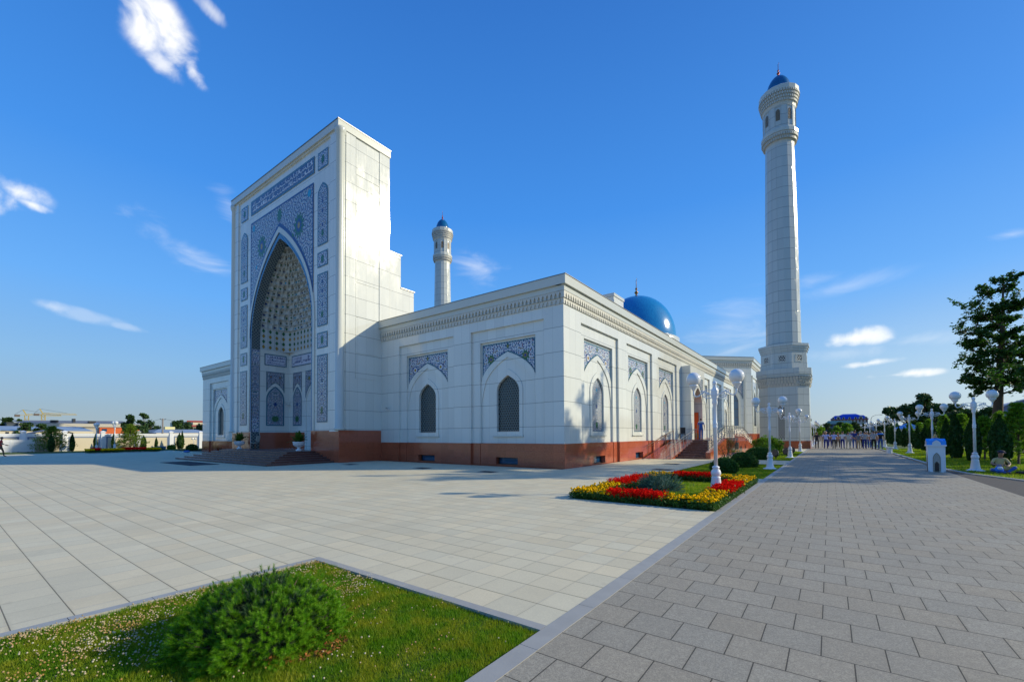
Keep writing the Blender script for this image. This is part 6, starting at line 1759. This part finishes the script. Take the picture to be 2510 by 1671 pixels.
mb = MB(); mb.sphere((0, 0, .14), 1.0, 0, 14, (.13, .07, .14)); mb.sphere((.02, -.03, .20), 1.0, 1, 12, (.09, .07, .07)); mb.tube([(-.06, 0, .26), (-.03, 0, .33), (.04, 0, .33), (.07, 0, .26)], .008, 5)
tag(mb.build('bag', [cloth('bag_blue', (.03, .22, .75)), cloth('bag_white', (.7, .72, .75))], None, (5.24, 24.62, .03)), 'bright blue and white bag in the lap of the seated boy', 'bag')
mb = MB(); mb.sphere((0, 0, .05), 1.0, 0, 14, (.22, .12, .06)); mb.sphere((.12, .03, .08), 1.0, 1, 12, (.08, .07, .03))
tag(mb.build('rucksack', [cloth('ruck', (.05, .035, .03)), cloth('ruck2', (.35, .33, .3))], None, (5.92, 24.9, .02)), 'dark brown rucksack lying on the grass right of the seated boy', 'bag')

# ------------------------------------------------------------------ the left side: precinct wall, planting
XW = -73.8
def pier(y, lb):
    mb = MB(); mb.box(XW-.2, XW+.24, y-.19, y+.19, 0, 2.28); mb.box(XW-.26, XW+.30, y-.25, y+.25, 2.281, 2.34)
    mb.lathe([(.34, 2.341), (.30, 2.39), (.05, 2.48)], 4, (XW+.02, y, 0), sm=False, rot=PI/4)
    tag(mb.build('wall_pier', M_WHITE), lb, 'pier', 'white piers of the far precinct wall')
YP_ = [y*1.143 for y in (-5.9, -3.05, -.15, 2.72, 5.62, 8.5, 11.45, 14.45, 17.55, 20.6)]
names_ = ['outside the frame, first', 'outside the frame, second', 'outside the frame, third', 'nearest the left edge of the picture', 'above the slatted fence', 'right of the big spreading pine', 'between the two distant lamps', 'right of the second spreading pine', 'left of the tiny twin lamp', 'close to the mosque corner']
for i, y in enumerate(YP_): 
    if i > 2: pier(y, 'white capped wall pier '+names_[i])
wn_ = ['at the left edge of the picture', 'behind the slatted fence', 'behind the big spreading pine', 'behind the left distant lamp', 'behind the second spreading pine', 'behind the slim cone conifer and blue tub', 'behind the tiny twin lamp']
for i in range(7):
    a, b = YP_[2+i]+.19, YP_[3+i]-.19
    t = thing('precinct_wall', 'cream wall bay with blue-grey frame '+wn_[i], 'wall', (0, 0, 0), 0, 'bays of the far precinct wall')
    mb = MB(); mb.box(XW-.1, XW+.08, a, b, 0, 1.95); mb.box(XW-.14, XW+.14, a, b, 1.951, 2.10); mb.box(XW-.1, XW+.11, a, b, 1.80, 1.95)
    mb.box(XW-.1, XW+.11, a, a+.10, 0, 1.80); mb.box(XW-.1, XW+.11, b-.10, b, 0, 1.80); mb.build('wall_frame', M_WHITE, t)
    mb = MB(); mb.box(XW+.081, XW+.095, a+.12, b-.12, 1.60, 1.74); mb.box(XW+.081, XW+.095, a+.12, a+.26, .0, 1.60); mb.box(XW+.081, XW+.095, b-.26, b-.12, .0, 1.60); mb.build('band', M_BGREY, t)
    mb = MB(); mb.box(XW+.081, XW+.087, a+.26, b-.26, 0, 1.60); mb.build('field', M_CREAM, t)
for k, (a, b, lb) in enumerate(((2.3, 4.72, 'white slatted gate leaf nearest the left edge'), (4.78, 6.25, 'white slatted fence leaf beside the big spreading pine'), (-.2, 2.25, 'white slatted gate leaf cut by the left edge'))):
    mb = MB(); X_ = -72.3; a *= 1.14; b *= 1.14
    for z in range(8): mb.box(X_, X_+.03, a, b, .08+z*.165, .08+z*.165+.12)
    mb.box(X_-.01, X_+.05, a-.03, a+.03, 0, 1.42); mb.box(X_-.01, X_+.05, b-.03, b+.03, 0, 1.42); mb.box(X_-.005, X_+.045, a, b, 1.38, 1.43); mb.box(X_-.03, X_-.02, a, b, .1, 1.3)
    tag(mb.build('slatted_fence', M_WHITE), lb, 'fence', 'white slatted fence leaves')
young_pine('big spreading olive-green pine left of the first distant lamp', (-62.6, 7.33, 0), 2.75, 2.0, 301, M_PINEO, 1700, 'spreading pines by the far wall', 'pine_tree', zlo=.03)
young_pine('spreading green pine between the second distant lamp and the round conifer', (-62.3, 13.3, 0), 3.1, 1.9, 302, M_PINEO, 1700, 'spreading pines by the far wall', 'pine_tree', zlo=.03)
young_pine('smaller pine partly behind the pair of slim conifers near the mosque', (-62.3, 17.75, 0), 1.75, .7, 303, M_PINEO, 500, 'spreading pines by the far wall', 'pine_tree', zlo=.03)
g2 = 'slim conifers by the far precinct wall'
for i, (x, y, h, r, lb) in enumerate(((-61.2, 7.15, 1.95, .24, 'very dark slim conifer in front of the big spreading pine'), (-62.6, 8.8, 2.0, .2, 'pointed slim conifer against the cream wall right of the big pine'), (-62.4, 10.5, 1.9, .17, 'slim conifer right behind the left distant lamp'),
        (-62.6, 11.95, 1.9, .17, 'slim conifer left of the right distant lamp'), (-62.3, 14.45, 1.75, .27, 'stout conifer right of the second spreading pine'), (-62.4, 15.6, 1.5, .16, 'small cone conifer beside the blue tub'),
        (-61.9, 17.65, 2.0, .26, 'taller stout conifer near the mosque corner'), (-62.5, 18.1, 2.25, .18, 'slender conifer beside the tallest stout one near the mosque corner'))): arbor(lb, (x, y, 0), h, r, 320+i, group=g2, n=1500)
dome_shrub('globe_shrub', 'dark round shrub tight against the left corner of the mosque', 'shrub', (-56.3, 17.2, 0), .55, .55, .42, M_SHRUB, 1500, .05, .06)
dome_shrub('low_hedge', 'low blue-green hedge cushion right of the left distant lamp', 'hedge', (-58.2, 10.9, 0), .4, .85, .22, M_SPRUCE, 1500, .05, .1)
dome_shrub('low_hedge', 'low blue-green hedge cushion beside the small cone conifer', 'hedge', (-58.4, 14.55, 0), .4, .85, .22, M_SPRUCE, 1500, .05, .1)
dome_shrub('bushy_shrub', 'small light green bush right of the blue tub', 'shrub', (-60.5, 16.5, 0), .35, .4, .35, M_LEAFG, 900, .05, .15)
mb = MB(); mb.box(-.28, .28, -.35, .35, 0, .38); mb.box(-.31, .31, -.38, .38, .38, .44); tag(mb.build('planter_tub', simple('blue_tub', (.10, .20, .36), .5), None, (-60.6, 15.65, 0)), 'pale blue square tub beside the small cone conifer', 'planter')
mb = MB(); mb.sphere((0, 0, .1), 1, 0, 12, (.2, .3, .12)); tag(mb.build('blue_sack', cloth('sack', (.08, .22, .6)), None, (-54.5, 16.2, 0)), 'small bright blue bundle lying before the mosque corner', 'bundle')
t = thing('twin_lamp', 'tiny twin-globe lamp on a thin pole by the far wall', 'street lamp', (-60.8, 18.75, 0))
mb = MB(); mb.tube([(0, 0, 0), (0, 0, 1.15)], .018, 6); mb.tube([(0, 0, 1.05), (0, .13, 1.2)], .015, 5); mb.tube([(0, 0, 1.05), (0, -.13, 1.2)], .015, 5); mb.build('pole', M_WHITE, t)
for s in (-1, 1): mb = MB(); mb.sphere((0, s*.15, 1.3), .12, 0, 14); mb.build('globe', M_GLOBE, t)
# distant flower bed
def strip(x0, x1, y0, y1, n, z): return np.column_stack([rng.uniform(x0, x1, n), rng.uniform(y0, y1, n), rng.uniform(z*.7, z, n)])
segs_y = [(8.7, 9.1), (9.6, 11.2), (12.9, 14.0)]; segs_r = [(9.1, 9.6), (11.2, 12.9)]
Y_ = np.concatenate([strip(-62.6, -61.0, a*1.12, b*1.12, int(620*(b-a)), .42) for a, b in segs_y]); R_ = np.concatenate([strip(-62.6, -61.2, a*1.12, b*1.12, int(620*(b-a)), .48) for a, b in segs_r])
V, F = scatter_blobs(Y_, rng.uniform(.06, .09, len(Y_)), .7); tag(npobj('marigold_flowers', V, F, M_YEL), 'yellow flowers in the distant bed before the cream wall', 'flowers', kind='stuff')
V, F = scatter_blobs(R_, rng.uniform(.06, .09, len(R_)), 1); tag(npobj('salvia_flowers', V, F, M_RED), 'red flowers in the distant bed before the cream wall', 'flowers', kind='stuff')
V, F = leafcloud(np.concatenate([Y_, R_])*np.array([1, 1, .4]), .06, 5, .08, .03); tag(npobj('bedding_foliage', V, F, M_BEDLEAF), 'green leaves under the distant red and yellow bed', 'bedding plants', kind='stuff')

for o in list(bpy.data.objects):
    if o.parent is None and -67.5 < o.location.x < -55.5 and o.get('category') not in (None, 'person') and o.name.split('.')[0] != 'minaret':
        o.location.x *= 1.143; o.location.y *= 1.143; o.scale = [v*1.07 for v in o.scale]
# ------------------------------------------------------------------ buildings and trees behind the wall
def prismroof(mb, x0, x1, y0, y1, z0, z1, m=0, axis='y'):
    if axis == 'y':
        xm = (x0+x1)/2; mb.face([(x0, y0, z0), (x0, y1, z0), (xm, y1, z1), (xm, y0, z1)], m); mb.face([(x1, y0, z0), (x1, y1, z0), (xm, y1, z1), (xm, y0, z1)], m)
        mb.face([(x0, y0, z0), (x1, y0, z0), (xm, y0, z1)], m); mb.face([(x0, y1, z0), (x1, y1, z0), (xm, y1, z1)], m)
    else:
        ym = (y0+y1)/2; mb.face([(x0, y0, z0), (x1, y0, z0), (x1, ym, z1), (x0, ym, z1)], m); mb.face([(x0, y1, z0), (x1, y1, z0), (x1, ym, z1), (x0, ym, z1)], m)
        mb.face([(x0, y0, z0), (x0, y1, z0), (x0, ym, z1)], m); mb.face([(x1, y0, z0), (x1, y1, z0), (x1, ym, z1)], m)
M_CORR = simple('pale_sheet_roof', (.27, .32, .38), .4, noise=.05); M_FASC = simple('cream_fascia', (.50, .46, .37), .7); M_ORW = simple('orange_wall', (.62, .13, .03), .8, noise=.08); M_GREYR = simple('grey_felt_roof', (.16, .17, .19), .8)
t = thing('long_hall', 'long low industrial hall with cream fascia and orange end wall', 'building', (0, 0, 0))
mb = MB(); mb.box(-150, -120, 9.9, 27, 0, 3.75); mb.box(-150, -119.7, 9.85, 27.2, 3.76, 4.42); mb.build('wall', M_FASC, t)
mb = MB(); mb.face([(-119.9, 9.9, 4.43), (-119.9, 27.2, 4.43), (-135, 27.2, 5.5), (-135, 9.9, 5.3)]); rf = mb.build('roof', M_GREYR, t)
for k, (y, z) in enumerate(((14.0, 4.6), (17.0, 4.7), (19.3, 4.55))):
    b = MB(); b.box(-122, -120.5, y, y+(1.0 if k != 1 else .35), z, z+(.45 if k != 1 else .7)); b.build('roof_vent', M_IRON, rf)
b = MB(); b.box(-119.95, -119.6, 20.7, 27, 0, 3.66); b.build('orange_wall', M_ORW, t)
b = MB(); b.box(-119.58, -119.5, 21.1, 21.8, 2.9, 3.4); b.build('window', M_GLASSB, t)
t = thing('sheet_roof_shed', 'wide shed with pale blue sheet roof before the long hall', 'building', (0, 0, 0))
mb = MB(); mb.box(-116, -104, 6.2, 17.2, 0, 2.7); mb.build('wall', M_CREAM, t)
mb = MB(); mb.face([(-104-.5, 6, 2.85), (-104-.5, 17.4, 2.75), (-116, 17.4, 3.7), (-116, 6, 3.75)]); mb.build('roof', M_CORR, t)
for y in (7.2, 8.1, 9.0): b = MB(); b.box(-104.05, -103.95, y, y+.35, 2.25, 2.6); b.build('window', M_DARK, t)
t = thing('gabled_house', 'small cream gabled house seen over the wall above the big pine', 'house', (0, 0, 0))
mb = MB(); mb.box(-96, -86, 8.6, 12.0, 0, 2.3); mb.face([(-86, 8.6, 2.3), (-86, 12.0, 2.3), (-86, 10.6, 2.85)]); mb.build('wall', M_CREAM, t)
mb = MB(); mb.face([(-85.8, 8.2, 2.24), (-85.8, 10.6, 2.92), (-96, 10.6, 2.92), (-96, 8.2, 2.24)]); mb.face([(-85.8, 12.3, 2.24), (-85.8, 10.6, 2.92), (-96, 10.6, 2.92), (-96, 12.3, 2.24)]); mb.build('roof', M_GREYR, t)
b = MB(); b.box(-85.98, -85.9, 11.4, 11.7, 2.3, 2.52); b.build('window', M_DARK, t)
t = thing('dark_shed', 'dark grey shed at the far left above the wall', 'building', (0, 0, 0)); mb = MB(); mb.box(-128, -121, 8.5, 9.8, 0, 4.4); mb.build('wall', simple('dark_shed', (.07, .09, .11), .7), t); mb = MB(); mb.box(-128.2, -120.8, 8.4, 9.84, 4.4, 4.48); mb.build('roof', M_GREYR, t)
t = thing('pale_roof_building', 'pale blue-grey hipped roof building just left of the mosque corner', 'building', (0, 0, 0)); mb = MB(); mb.box(-96, -86, 21.5, 29, 0, 2.3); mb.build('wall', M_CREAM, t)
mb = MB(); mb.face([(-86, 21, 2.31), (-86, 29.2, 2.31), (-90, 28, 2.95), (-90, 22.8, 2.95)]); mb.face([(-86, 21, 2.31), (-90, 22.8, 2.95), (-96, 22.8, 2.95), (-96, 21, 2.31)]); mb.face([(-90, 22.8, 2.95), (-90, 28, 2.95), (-96, 28, 2.95), (-96, 22.8, 2.95)]); mb.build('roof', M_CORR, t)
b = MB(); b.box(-92, -91, 23.9, 25.3, 2.9, 3.4); b.build('roof_box', simple('yellow_render', (.72, .66, .34), .8), t)
t = thing('apartment_block', 'distant cream and red apartment block beside the mosque corner', 'building', (0, 0, 0)); mb = MB(); mb.box(-170, -150, 46, 58, 0, 6.3); mb.build('wall', M_CREAM, t)
RB = simple('red_band', (.30, .04, .04), .8)
for z in (6.0, 4.7, 3.4):
    b = MB(); b.box(-150.02, -149.85, 44.5, 58, z, z+.45); b.build('balcony_band', RB, t)
t = thing('utility_pole', 'concrete utility pole with wires above the wall', 'utility pole', (-75.8, 19.65, 0)); mb = MB(); mb.tube([(0, 0, 0), (0, 0, 4.25)], [.12, .10], 8); mb.build('pole', simple('concrete', (.25, .23, .20), .9), t)
mb = MB(); mb.bar((0, -.3, 4.12), (0, .3, 4.12), .07); 
for y in (-.28, .28): mb.lathe([(.03, 4.15), (.04, 4.2), (.02, 4.27)], 8, (0, y, 0))
mb.build('crossarm', M_IRON, t)
def wire(a, b, sag, name='overhead_wire', lb=''):
    P_ = [Vector(a).lerp(Vector(b), i/16)-Vector((0, 0, sag*4*(i/16)*(1-i/16))) for i in range(17)]; mb = MB(); mb.tube(P_, .016, 4); tag(mb.build(name, M_IRON), lb, 'wire')
wire((-75.8, 19.4, 4.2), (-110, 14.0, 4.2), 1.2, lb='dark wire running left from the utility pole'); wire((-75.8, 19.9, 4.2), (-110, 45.0, 4.8), .9, lb='dark wire running right from the utility pole')
def crane(loc, h, jl, jr, label, rz):
    t = thing('tower_crane', label, 'crane', loc, rz, 'distant yellow tower cranes'); Yc = simple('crane_yellow', (.42, .32, .08), .6)
    mb = MB(); s = .8
    for sx in (-1, 1):
        for sy in (-1, 1): mb.bar((sx*s, sy*s, 0), (sx*s, sy*s, h), .28)
    for k in range(int(h/2)):
        z = k*2
        for (a, b) in (((-s, -s), (s, -s)), ((s, -s), (s, s)), ((s, s), (-s, s)), ((-s, s), (-s, -s))): mb.bar((*a, z), (*b, z+2), .16)
    mb.build('mast', Yc, t)
    mb = MB(); mb.bar((0, 0, h), (0, -1.6, h+3.6), .5); mb.build('mast_head', Yc, t)
    mb = MB()
    for sx in (-.5, .5): mb.bar((sx, -jl, h+.2), (sx, jr, h+.2), .2)
    mb.bar((0, 0, h+1.1), (0, jr*.98, h+.9), .2)
    for k in range(int(jr/1.5)): mb.bar((0, k*1.5, h+.2), (0, k*1.5+.75, h+1.05), .13); mb.bar((0, k*1.5+.75, h+1.05), (0, k*1.5+1.5, h+.2), .13)
    mb.build('jib', Yc, t)
    mb = MB(); mb.box(-.8, .8, -jl, -jl+2.2, h-.8, h+.5); mb.build('counterweight', simple('crane_weight', (.14, .11, .09), .8), t)
    mb = MB(); mb.tube([(0, -1.6, h+3.6), (0, -jl, h+.5)], .06, 4); mb.tube([(0, -1.6, h+3.6), (0, jr*.7, h+1.2)], .06, 4); mb.build('tie_rod', M_IRON, t)
crane((-400, 36.1, 0), 15.5, 5.0, 15, 'left of two distant yellow tower cranes, shorter jib', 0); crane((-400, 43.1, 0), 16.4, 4.0, 15, 'right of two distant yellow tower cranes, longer jib', 0)

def far_tree(label, loc, h, r, seed, mat, group, n=1500, name='broadleaf_tree', conic=0.0):
    t = thing(name, label, 'tree', loc, 0, group); g = np.random.default_rng(seed); q = random.Random(seed)
    mb = MB(); mb.tube([(0, 0, -.1), (0, 0, h*.35), (q.uniform(-.1, .1)*r, 0, h*.8)], [h*.03, h*.022, h*.006], 6); cl = []
    for k in range(13):
        a = k*2.4; z = h*(.28+.66*q.random()); rr2 = r*(.62 if z < h*.75 else .35)*q.uniform(.5, 1.0)*(1-conic*(z/h)); c = (rr2*math.cos(a), rr2*math.sin(a), z); cl.append(c); mb.tube([(0, 0, z*.6), c], [h*.010, h*.003], 4)
    cl.append((0, 0, h*.9)); mb.build('trunk', M_BARK, t)
    cl = np.array(cl); idx = g.integers(0, len(cl), n); d = g.normal(0, 1, (n, 3)); d /= np.linalg.norm(d, axis=1)[:, None]
    C = cl[idx]+d*(r*.36*g.uniform(.35, 1.1, n)[:, None])*np.array([1, 1, .8]); a = g.normal(0, 1, (n, 3)); a /= np.linalg.norm(a, axis=1)[:, None]; b = np.cross(a, g.normal(0, 1, (n, 3))); b /= np.linalg.norm(b, axis=1)[:, None]; L = (h*.045)*g.uniform(.5, 1.2, n)[:, None]
    V = np.stack([C-a*L, C+b*L*.6, C+a*L, C-b*L*.6], 1).reshape(-1, 3); V[:, 2] = np.maximum(V[:, 2], 0); npobj('crown', V, np.arange(len(V)).reshape(-1, 4), mat, t); return t
gl = 'trees beyond the far precinct wall'
for i, (x, y, h, r, mt, lb) in enumerate(((-104, 9.2, 4.1, 1.5, M_LEAFD, 'round dark tree left of the gabled house roof'), (-100, 10.6, 3.9, 1.2, M_LEAFD, 'second round dark tree touching the gabled house roof'), (-125, 7.0, 5.2, 1.2, M_LEAFD, 'dark tree at the left edge above the wall'), (-125, 8.8, 5.6, 1.2, M_LEAFD, 'dark tree directly left of the cranes'), (-128, 10.6, 5.6, .9, M_LEAFD, 'small dark tree at the foot of the left crane'),
     (-92, 19.5, 5.4, 1.3, M_LEAFD, 'tall ragged tree right of the orange wall'), (-90, 20.9, 5.7, .9, M_LEAFD, 'pointed tall tree right of the orange wall'), (-95, 23.0, 4.6, 1.8, M_LEAFD, 'broad dark tree left of the utility pole'), (-88, 20.4, 3.6, 1.5, M_LEAFD, 'low broad tree below the pointed tall one'), (-92, 26.0, 4.5, 1.4, M_LEAFD, 'dark tree directly behind the utility pole'),
     (-96, 28.6, 4.4, 1.6, M_LEAFD, 'broad tree right of the utility pole'), (-98, 31.3, 4.3, 1.6, M_LEAFD, 'broad tree next to the mosque corner'), (-78, 2.0, 3.0, 1.1, M_LEAFD, 'low tree over the wall at the left edge'))): far_tree(lb, (x, y, 0), h, r, 400+i, mt, gl, 1500)

# ------------------------------------------------------------------ the far end of the path and the right background
ge = 'trees closing the far end of the path'
for i, (x, y, h, r, mt, lb) in enumerate(((-5.6, 165, 7.2, 2.2, M_LEAFD, 'dark tree just right of the near minaret base'), (-4.2, 120, 4.0, 2.2, M_LEAFD, 'low dark tree behind the leftmost walking man'), (-2.2, 118, 3.7, 1.6, M_LEAFG, 'bright green tree above the bald man'), (-.4, 122, 4.0, 1.6, M_LEAFD, 'dark green tree above the third man from the left'), (1.2, 118, 3.3, 1.4, M_LEAFG, 'bright low tree behind the middle of the group'),
     (3.0, 120, 3.9, 1.5, M_LEAFG, 'yellow-green tree left of the far lamps'), (4.6, 124, 4.2, 1.7, M_LEAFD, 'dark tree between the far lamps'), (6.5, 130, 3.9, 1.8, M_LEAFD, 'dark tree right of the far lamps'), (2.0, 125, 4.4, 1.5, M_LEAFD, 'dark tree behind the yellow-green one'))): far_tree(lb, (x, y, 0), h, r, 430+i, mt, ge, 1700)
gr_ = 'dark trees behind the evergreens on the right'
for i, (x, y, h, r, lb) in enumerate(((12.5, 150, 8.2, 3.4, 'dark tree right of the walking group, beyond the lamps'), (15.0, 140, 8.6, 3.4, 'dark tree above the small dark evergreens'), (17.5, 135, 10.6, 3.0, 'tallest dark background tree, above the third right-hand lamp'), (19.0, 130, 7.6, 3.3, 'dark tree between third lamp and booth lamp'), (21.5, 128, 7.4, 3.3, 'dark tree behind the lamp of the booth'), (18.5, 102, 5.4, 2.3, 'dark tree right of the booth lamp globes'), (19.6, 97, 5.6, 1.8, 'dark tree touching the left end of the mauve house'), (15.6, 96, 5.0, 1.8, 'dark tree behind the nearest right-hand lamp arm'), (27, 100, 6.0, 2.4, 'dark tree in front of the right half of the mauve house'), (24, 85, 4.6, 1.8, 'dark tree low before the mauve house'), (33, 95, 6.0, 2.6, 'dark tree before the far right end of the mauve house'))): far_tree(lb, (x, y, 0), h, r, 450+i, M_LEAFD, gr_, 2200)
# mauve house with curved parapet
t = thing('mauve_house', 'mauve house with curved parapet and maroon canopy behind the pines', 'house', (0, 0, 0)); MV = simple('mauve_render', (.30, .25, .36), .85)
pts = []
for i in range(41):
    u = i/40; x = 18.5+26*u; z = 5.3+1.6*math.exp(-((u-.28)/.13)**2)+.55*(u > .45)*min(1, (u-.45)/.08)-.7*math.exp(-((u-.02)/.12)**2); pts.append((x, z))
mb = MB()
for (xa, za), (xb, zb) in zip(pts[:-1], pts[1:]):
    mb.face([(xa, 104, 0), (xb, 104, 0), (xb, 104, zb), (xa, 104, za)]); mb.face([(xa, 104, za), (xb, 104, zb), (xb, 112, zb), (xa, 112, za)], 1); mb.obox(((xa+xb)/2, 103.95, (za+zb)/2+.05), ((xb-xa)/2, 0, (zb-za)/2), (0, .15, 0), (0, 0, .10), 1)
mb.face([(18.5, 104, 0), (18.5, 112, 0), (18.5, 112, pts[0][1]), (18.5, 104, pts[0][1])]); mb.build('wall', [MV, simple('pale_coping', (.55, .52, .56), .8)], t)
mb = MB(); mb.face([(25.0, 102.4, 3.6), (31.0, 102.4, 3.6), (29.2, 104, 5.3), (28.2, 104, 5.3)]); mb.face([(25.0, 102.4, 3.6), (28.2, 104, 5.3), (25.0, 104, 3.6)]); mb.face([(31.0, 102.4, 3.6), (29.2, 104, 5.3), (31.0, 104, 3.6)]); mb.face([(25, 102.4, 3.59), (31, 102.4, 3.59), (31, 104, 3.59), (25, 104, 3.59)]); mb.build('canopy', simple('maroon_sheet', (.12, .03, .07), .5), t)
for x in (21.5, 23.6, 26, 28.6, 34): 
    b = MB(); b.box(x, x+1.0, 103.9, 103.98, 1.8, 3.2, 0); b.box(x-.12, x+1.12, 103.86, 103.9, 1.65, 1.8, 1); b.build('window', [M_GLASSB, M_WHITE], t)
# the hotel-like building with the blue mansard roof, far away
t = thing('mansard_building', 'large cream building with bright blue mansard roof and round dormers on the skyline', 'building', (0, 0, 0)); CB = simple('cream_stone', (.55, .48, .42), .8)
mb = MB(); mb.box(.6, 16.6, 300, 312, 0, 9.55); mb.build('wall', CB, t)
BR = simple('bright_blue_roof', (.015, .06, .50), .4)
mb = MB()
def hip(mb, x0, x1, y0, y1, z0, z1, ix, iy, m=0):
    a = [(x0, y0, z0), (x1, y0, z0), (x1, y1, z0), (x0, y1, z0)]; b = [(x0+ix, y0+iy, z1), (x1-ix, y0+iy, z1), (x1-ix, y1-iy, z1), (x0+ix, y1-iy, z1)]
    for i in range(4): mb.face([a[i], a[(i+1) % 4], b[(i+1) % 4], b[i]], m)
    mb.face(b, m)
hip(mb, .2, 17.0, 299.6, 312.4, 9.56, 11.6, 2.2, 1.5); hip(mb, 4.0, 13.6, 301, 311, 11.5, 12.5, 2.0, 2.0); rf = mb.build('roof', BR, t)
for k, x in enumerate((1.6, 3.9, 6.2, 8.8, 11.4, 13.6, 15.8)):
    b = MB(); r = .95 if k in (1, 5) else .62
    pts_ = [(x+r*math.cos(PI*i/8), 9.9+r*1.35*math.sin(PI*i/8)) for i in range(9)]; b.face([(px_, 299.3, pz) for px_, pz in pts_]+[(x-r, 299.3, 9.55), (x+r, 299.3, 9.55)], 0)
    for (xa, za), (xb, zb) in zip(pts_[:-1], pts_[1:]): b.face([(xa, 299.3, za), (xb, 299.3, zb), (xb, 301.5, zb), (xa, 301.5, za)], 0)
    b.box(x-r*.45, x+r*.45, 299.2, 299.28, 9.7, 10.6, 1); b.build('dormer', [CB, M_DARK], rf)
for k in range(11): b = MB(); b.box(1.2+k*1.45, 1.8+k*1.45, 299.85, 299.98, 7.9, 9.1); b.build('window', simple('brown_window', (.15, .05, .03), .4), t)
b = MB(); b.box(.4, 16.8, 299.6, 299.96, 9.2, 9.55); b.build('eave_band', RB, t)
t = thing('green_roof_house', 'long house with dark teal roof below the mansard building', 'building', (0, 0, 0)); mb = MB(); mb.box(-1.4, 8.6, 250, 260, 0, 6.1); mb.build('wall', simple('teal_shade_wall', (.10, .12, .17), .85), t)
mb = MB(); hip(mb, -1.8, 9.0, 249.5, 260.5, 6.1, 7.7, 1.2, 4.5); mb.build('roof', simple('teal_roof', (.02, .11, .13), .6), t)
for k in range(7): b = MB(); b.box(-1+k*1.35, -.3+k*1.35, 249.9, 249.98, 4.9, 5.7); b.build('window', M_DARK, t)
t = thing('grey_hall', 'plain grey-blue building behind the far lamps', 'building', (0, 0, 0)); mb = MB(); mb.box(6.6, 14.8, 230, 245, 0, 5.4); mb.build('wall', simple('greyblue_wall', (.22, .26, .33), .85), t); mb = MB(); mb.box(6.4, 15, 229.6, 245.3, 5.4, 5.65); mb.build('roof', M_GREYR, t)
t = thing('low_sheet_shed', 'low shed with pale sheet roof above the far bushes', 'building', (0, 0, 0)); mb = MB(); mb.box(3.4, 6.6, 205, 212, 0, 3.5); mb.build('wall', simple('shed_grey', (.16, .18, .2), .8), t); mb = MB(); mb.face([(2.9, 204.6, 3.5), (6.9, 204.6, 3.8), (6.9, 212.4, 4.3), (2.9, 212.4, 4.0)]); mb.build('roof', M_CORR, t)
t = thing('blue_roof_hut', 'small hut with bright blue roof behind the evergreens', 'building', (0, 0, 0)); mb = MB(); mb.box(9.6, 12.4, 100, 104, 0, 2.4); mb.build('wall', M_WHITE, t); mb = MB(); hip(mb, 9.3, 12.7, 99.6, 104.4, 2.4, 3.3, 1.4, 1.8); mb.build('roof', simple('hut_blue', (.02, .18, .55), .5), t)
# curved arm road light beyond the group
t = thing('road_light', 'tall curved-arm road light on the skyline right of the mansard building', 'street lamp', (10.7, 180, 0)); mb = MB(); mb.tube([(0, 0, 0), (0, 0, 6.3), (.3, 0, 7.0), (1.2, 0, 7.5), (2.2, 0, 7.6)], [.09, .07, .06, .05, .05], 6); mb.build('pole', M_IRON, t); mb = MB(); mb.sphere((2.5, 0, 7.55), 1, 0, 8, (.4, .15, .08)); mb.build('lamp_head', M_IRON, t)
# far tree belts along the horizon
for nm, (xa, xb, ya, yb, hh, nn), lb in (('tree_belt', (-900, -480, 60, 620, 8, 9000), 'far dark tree belt on the left horizon'), ('tree_belt', (30, 700, 420, 700, 9, 9000), 'far dark tree belt on the right horizon'), ('tree_belt', (-60, 60, 430, 520, 7, 3000), 'far dark tree belt behind the path end')):
    C = np.column_stack([rng.uniform(xa, xb, nn), rng.uniform(ya, yb, nn), np.zeros(nn)]); C[:, 2] = hh*rng.uniform(0, 1, nn)*(.65+.35*np.sin(C[:, 0]*.11)*np.sin(C[:, 1]*.07))
    V, F = leafcloud(C, 2.6, 1, .5, .3); V[:, 2] = np.maximum(V[:, 2], -.1); tag(npobj(nm, V, F, M_LEAFD), lb, 'trees', kind='stuff')
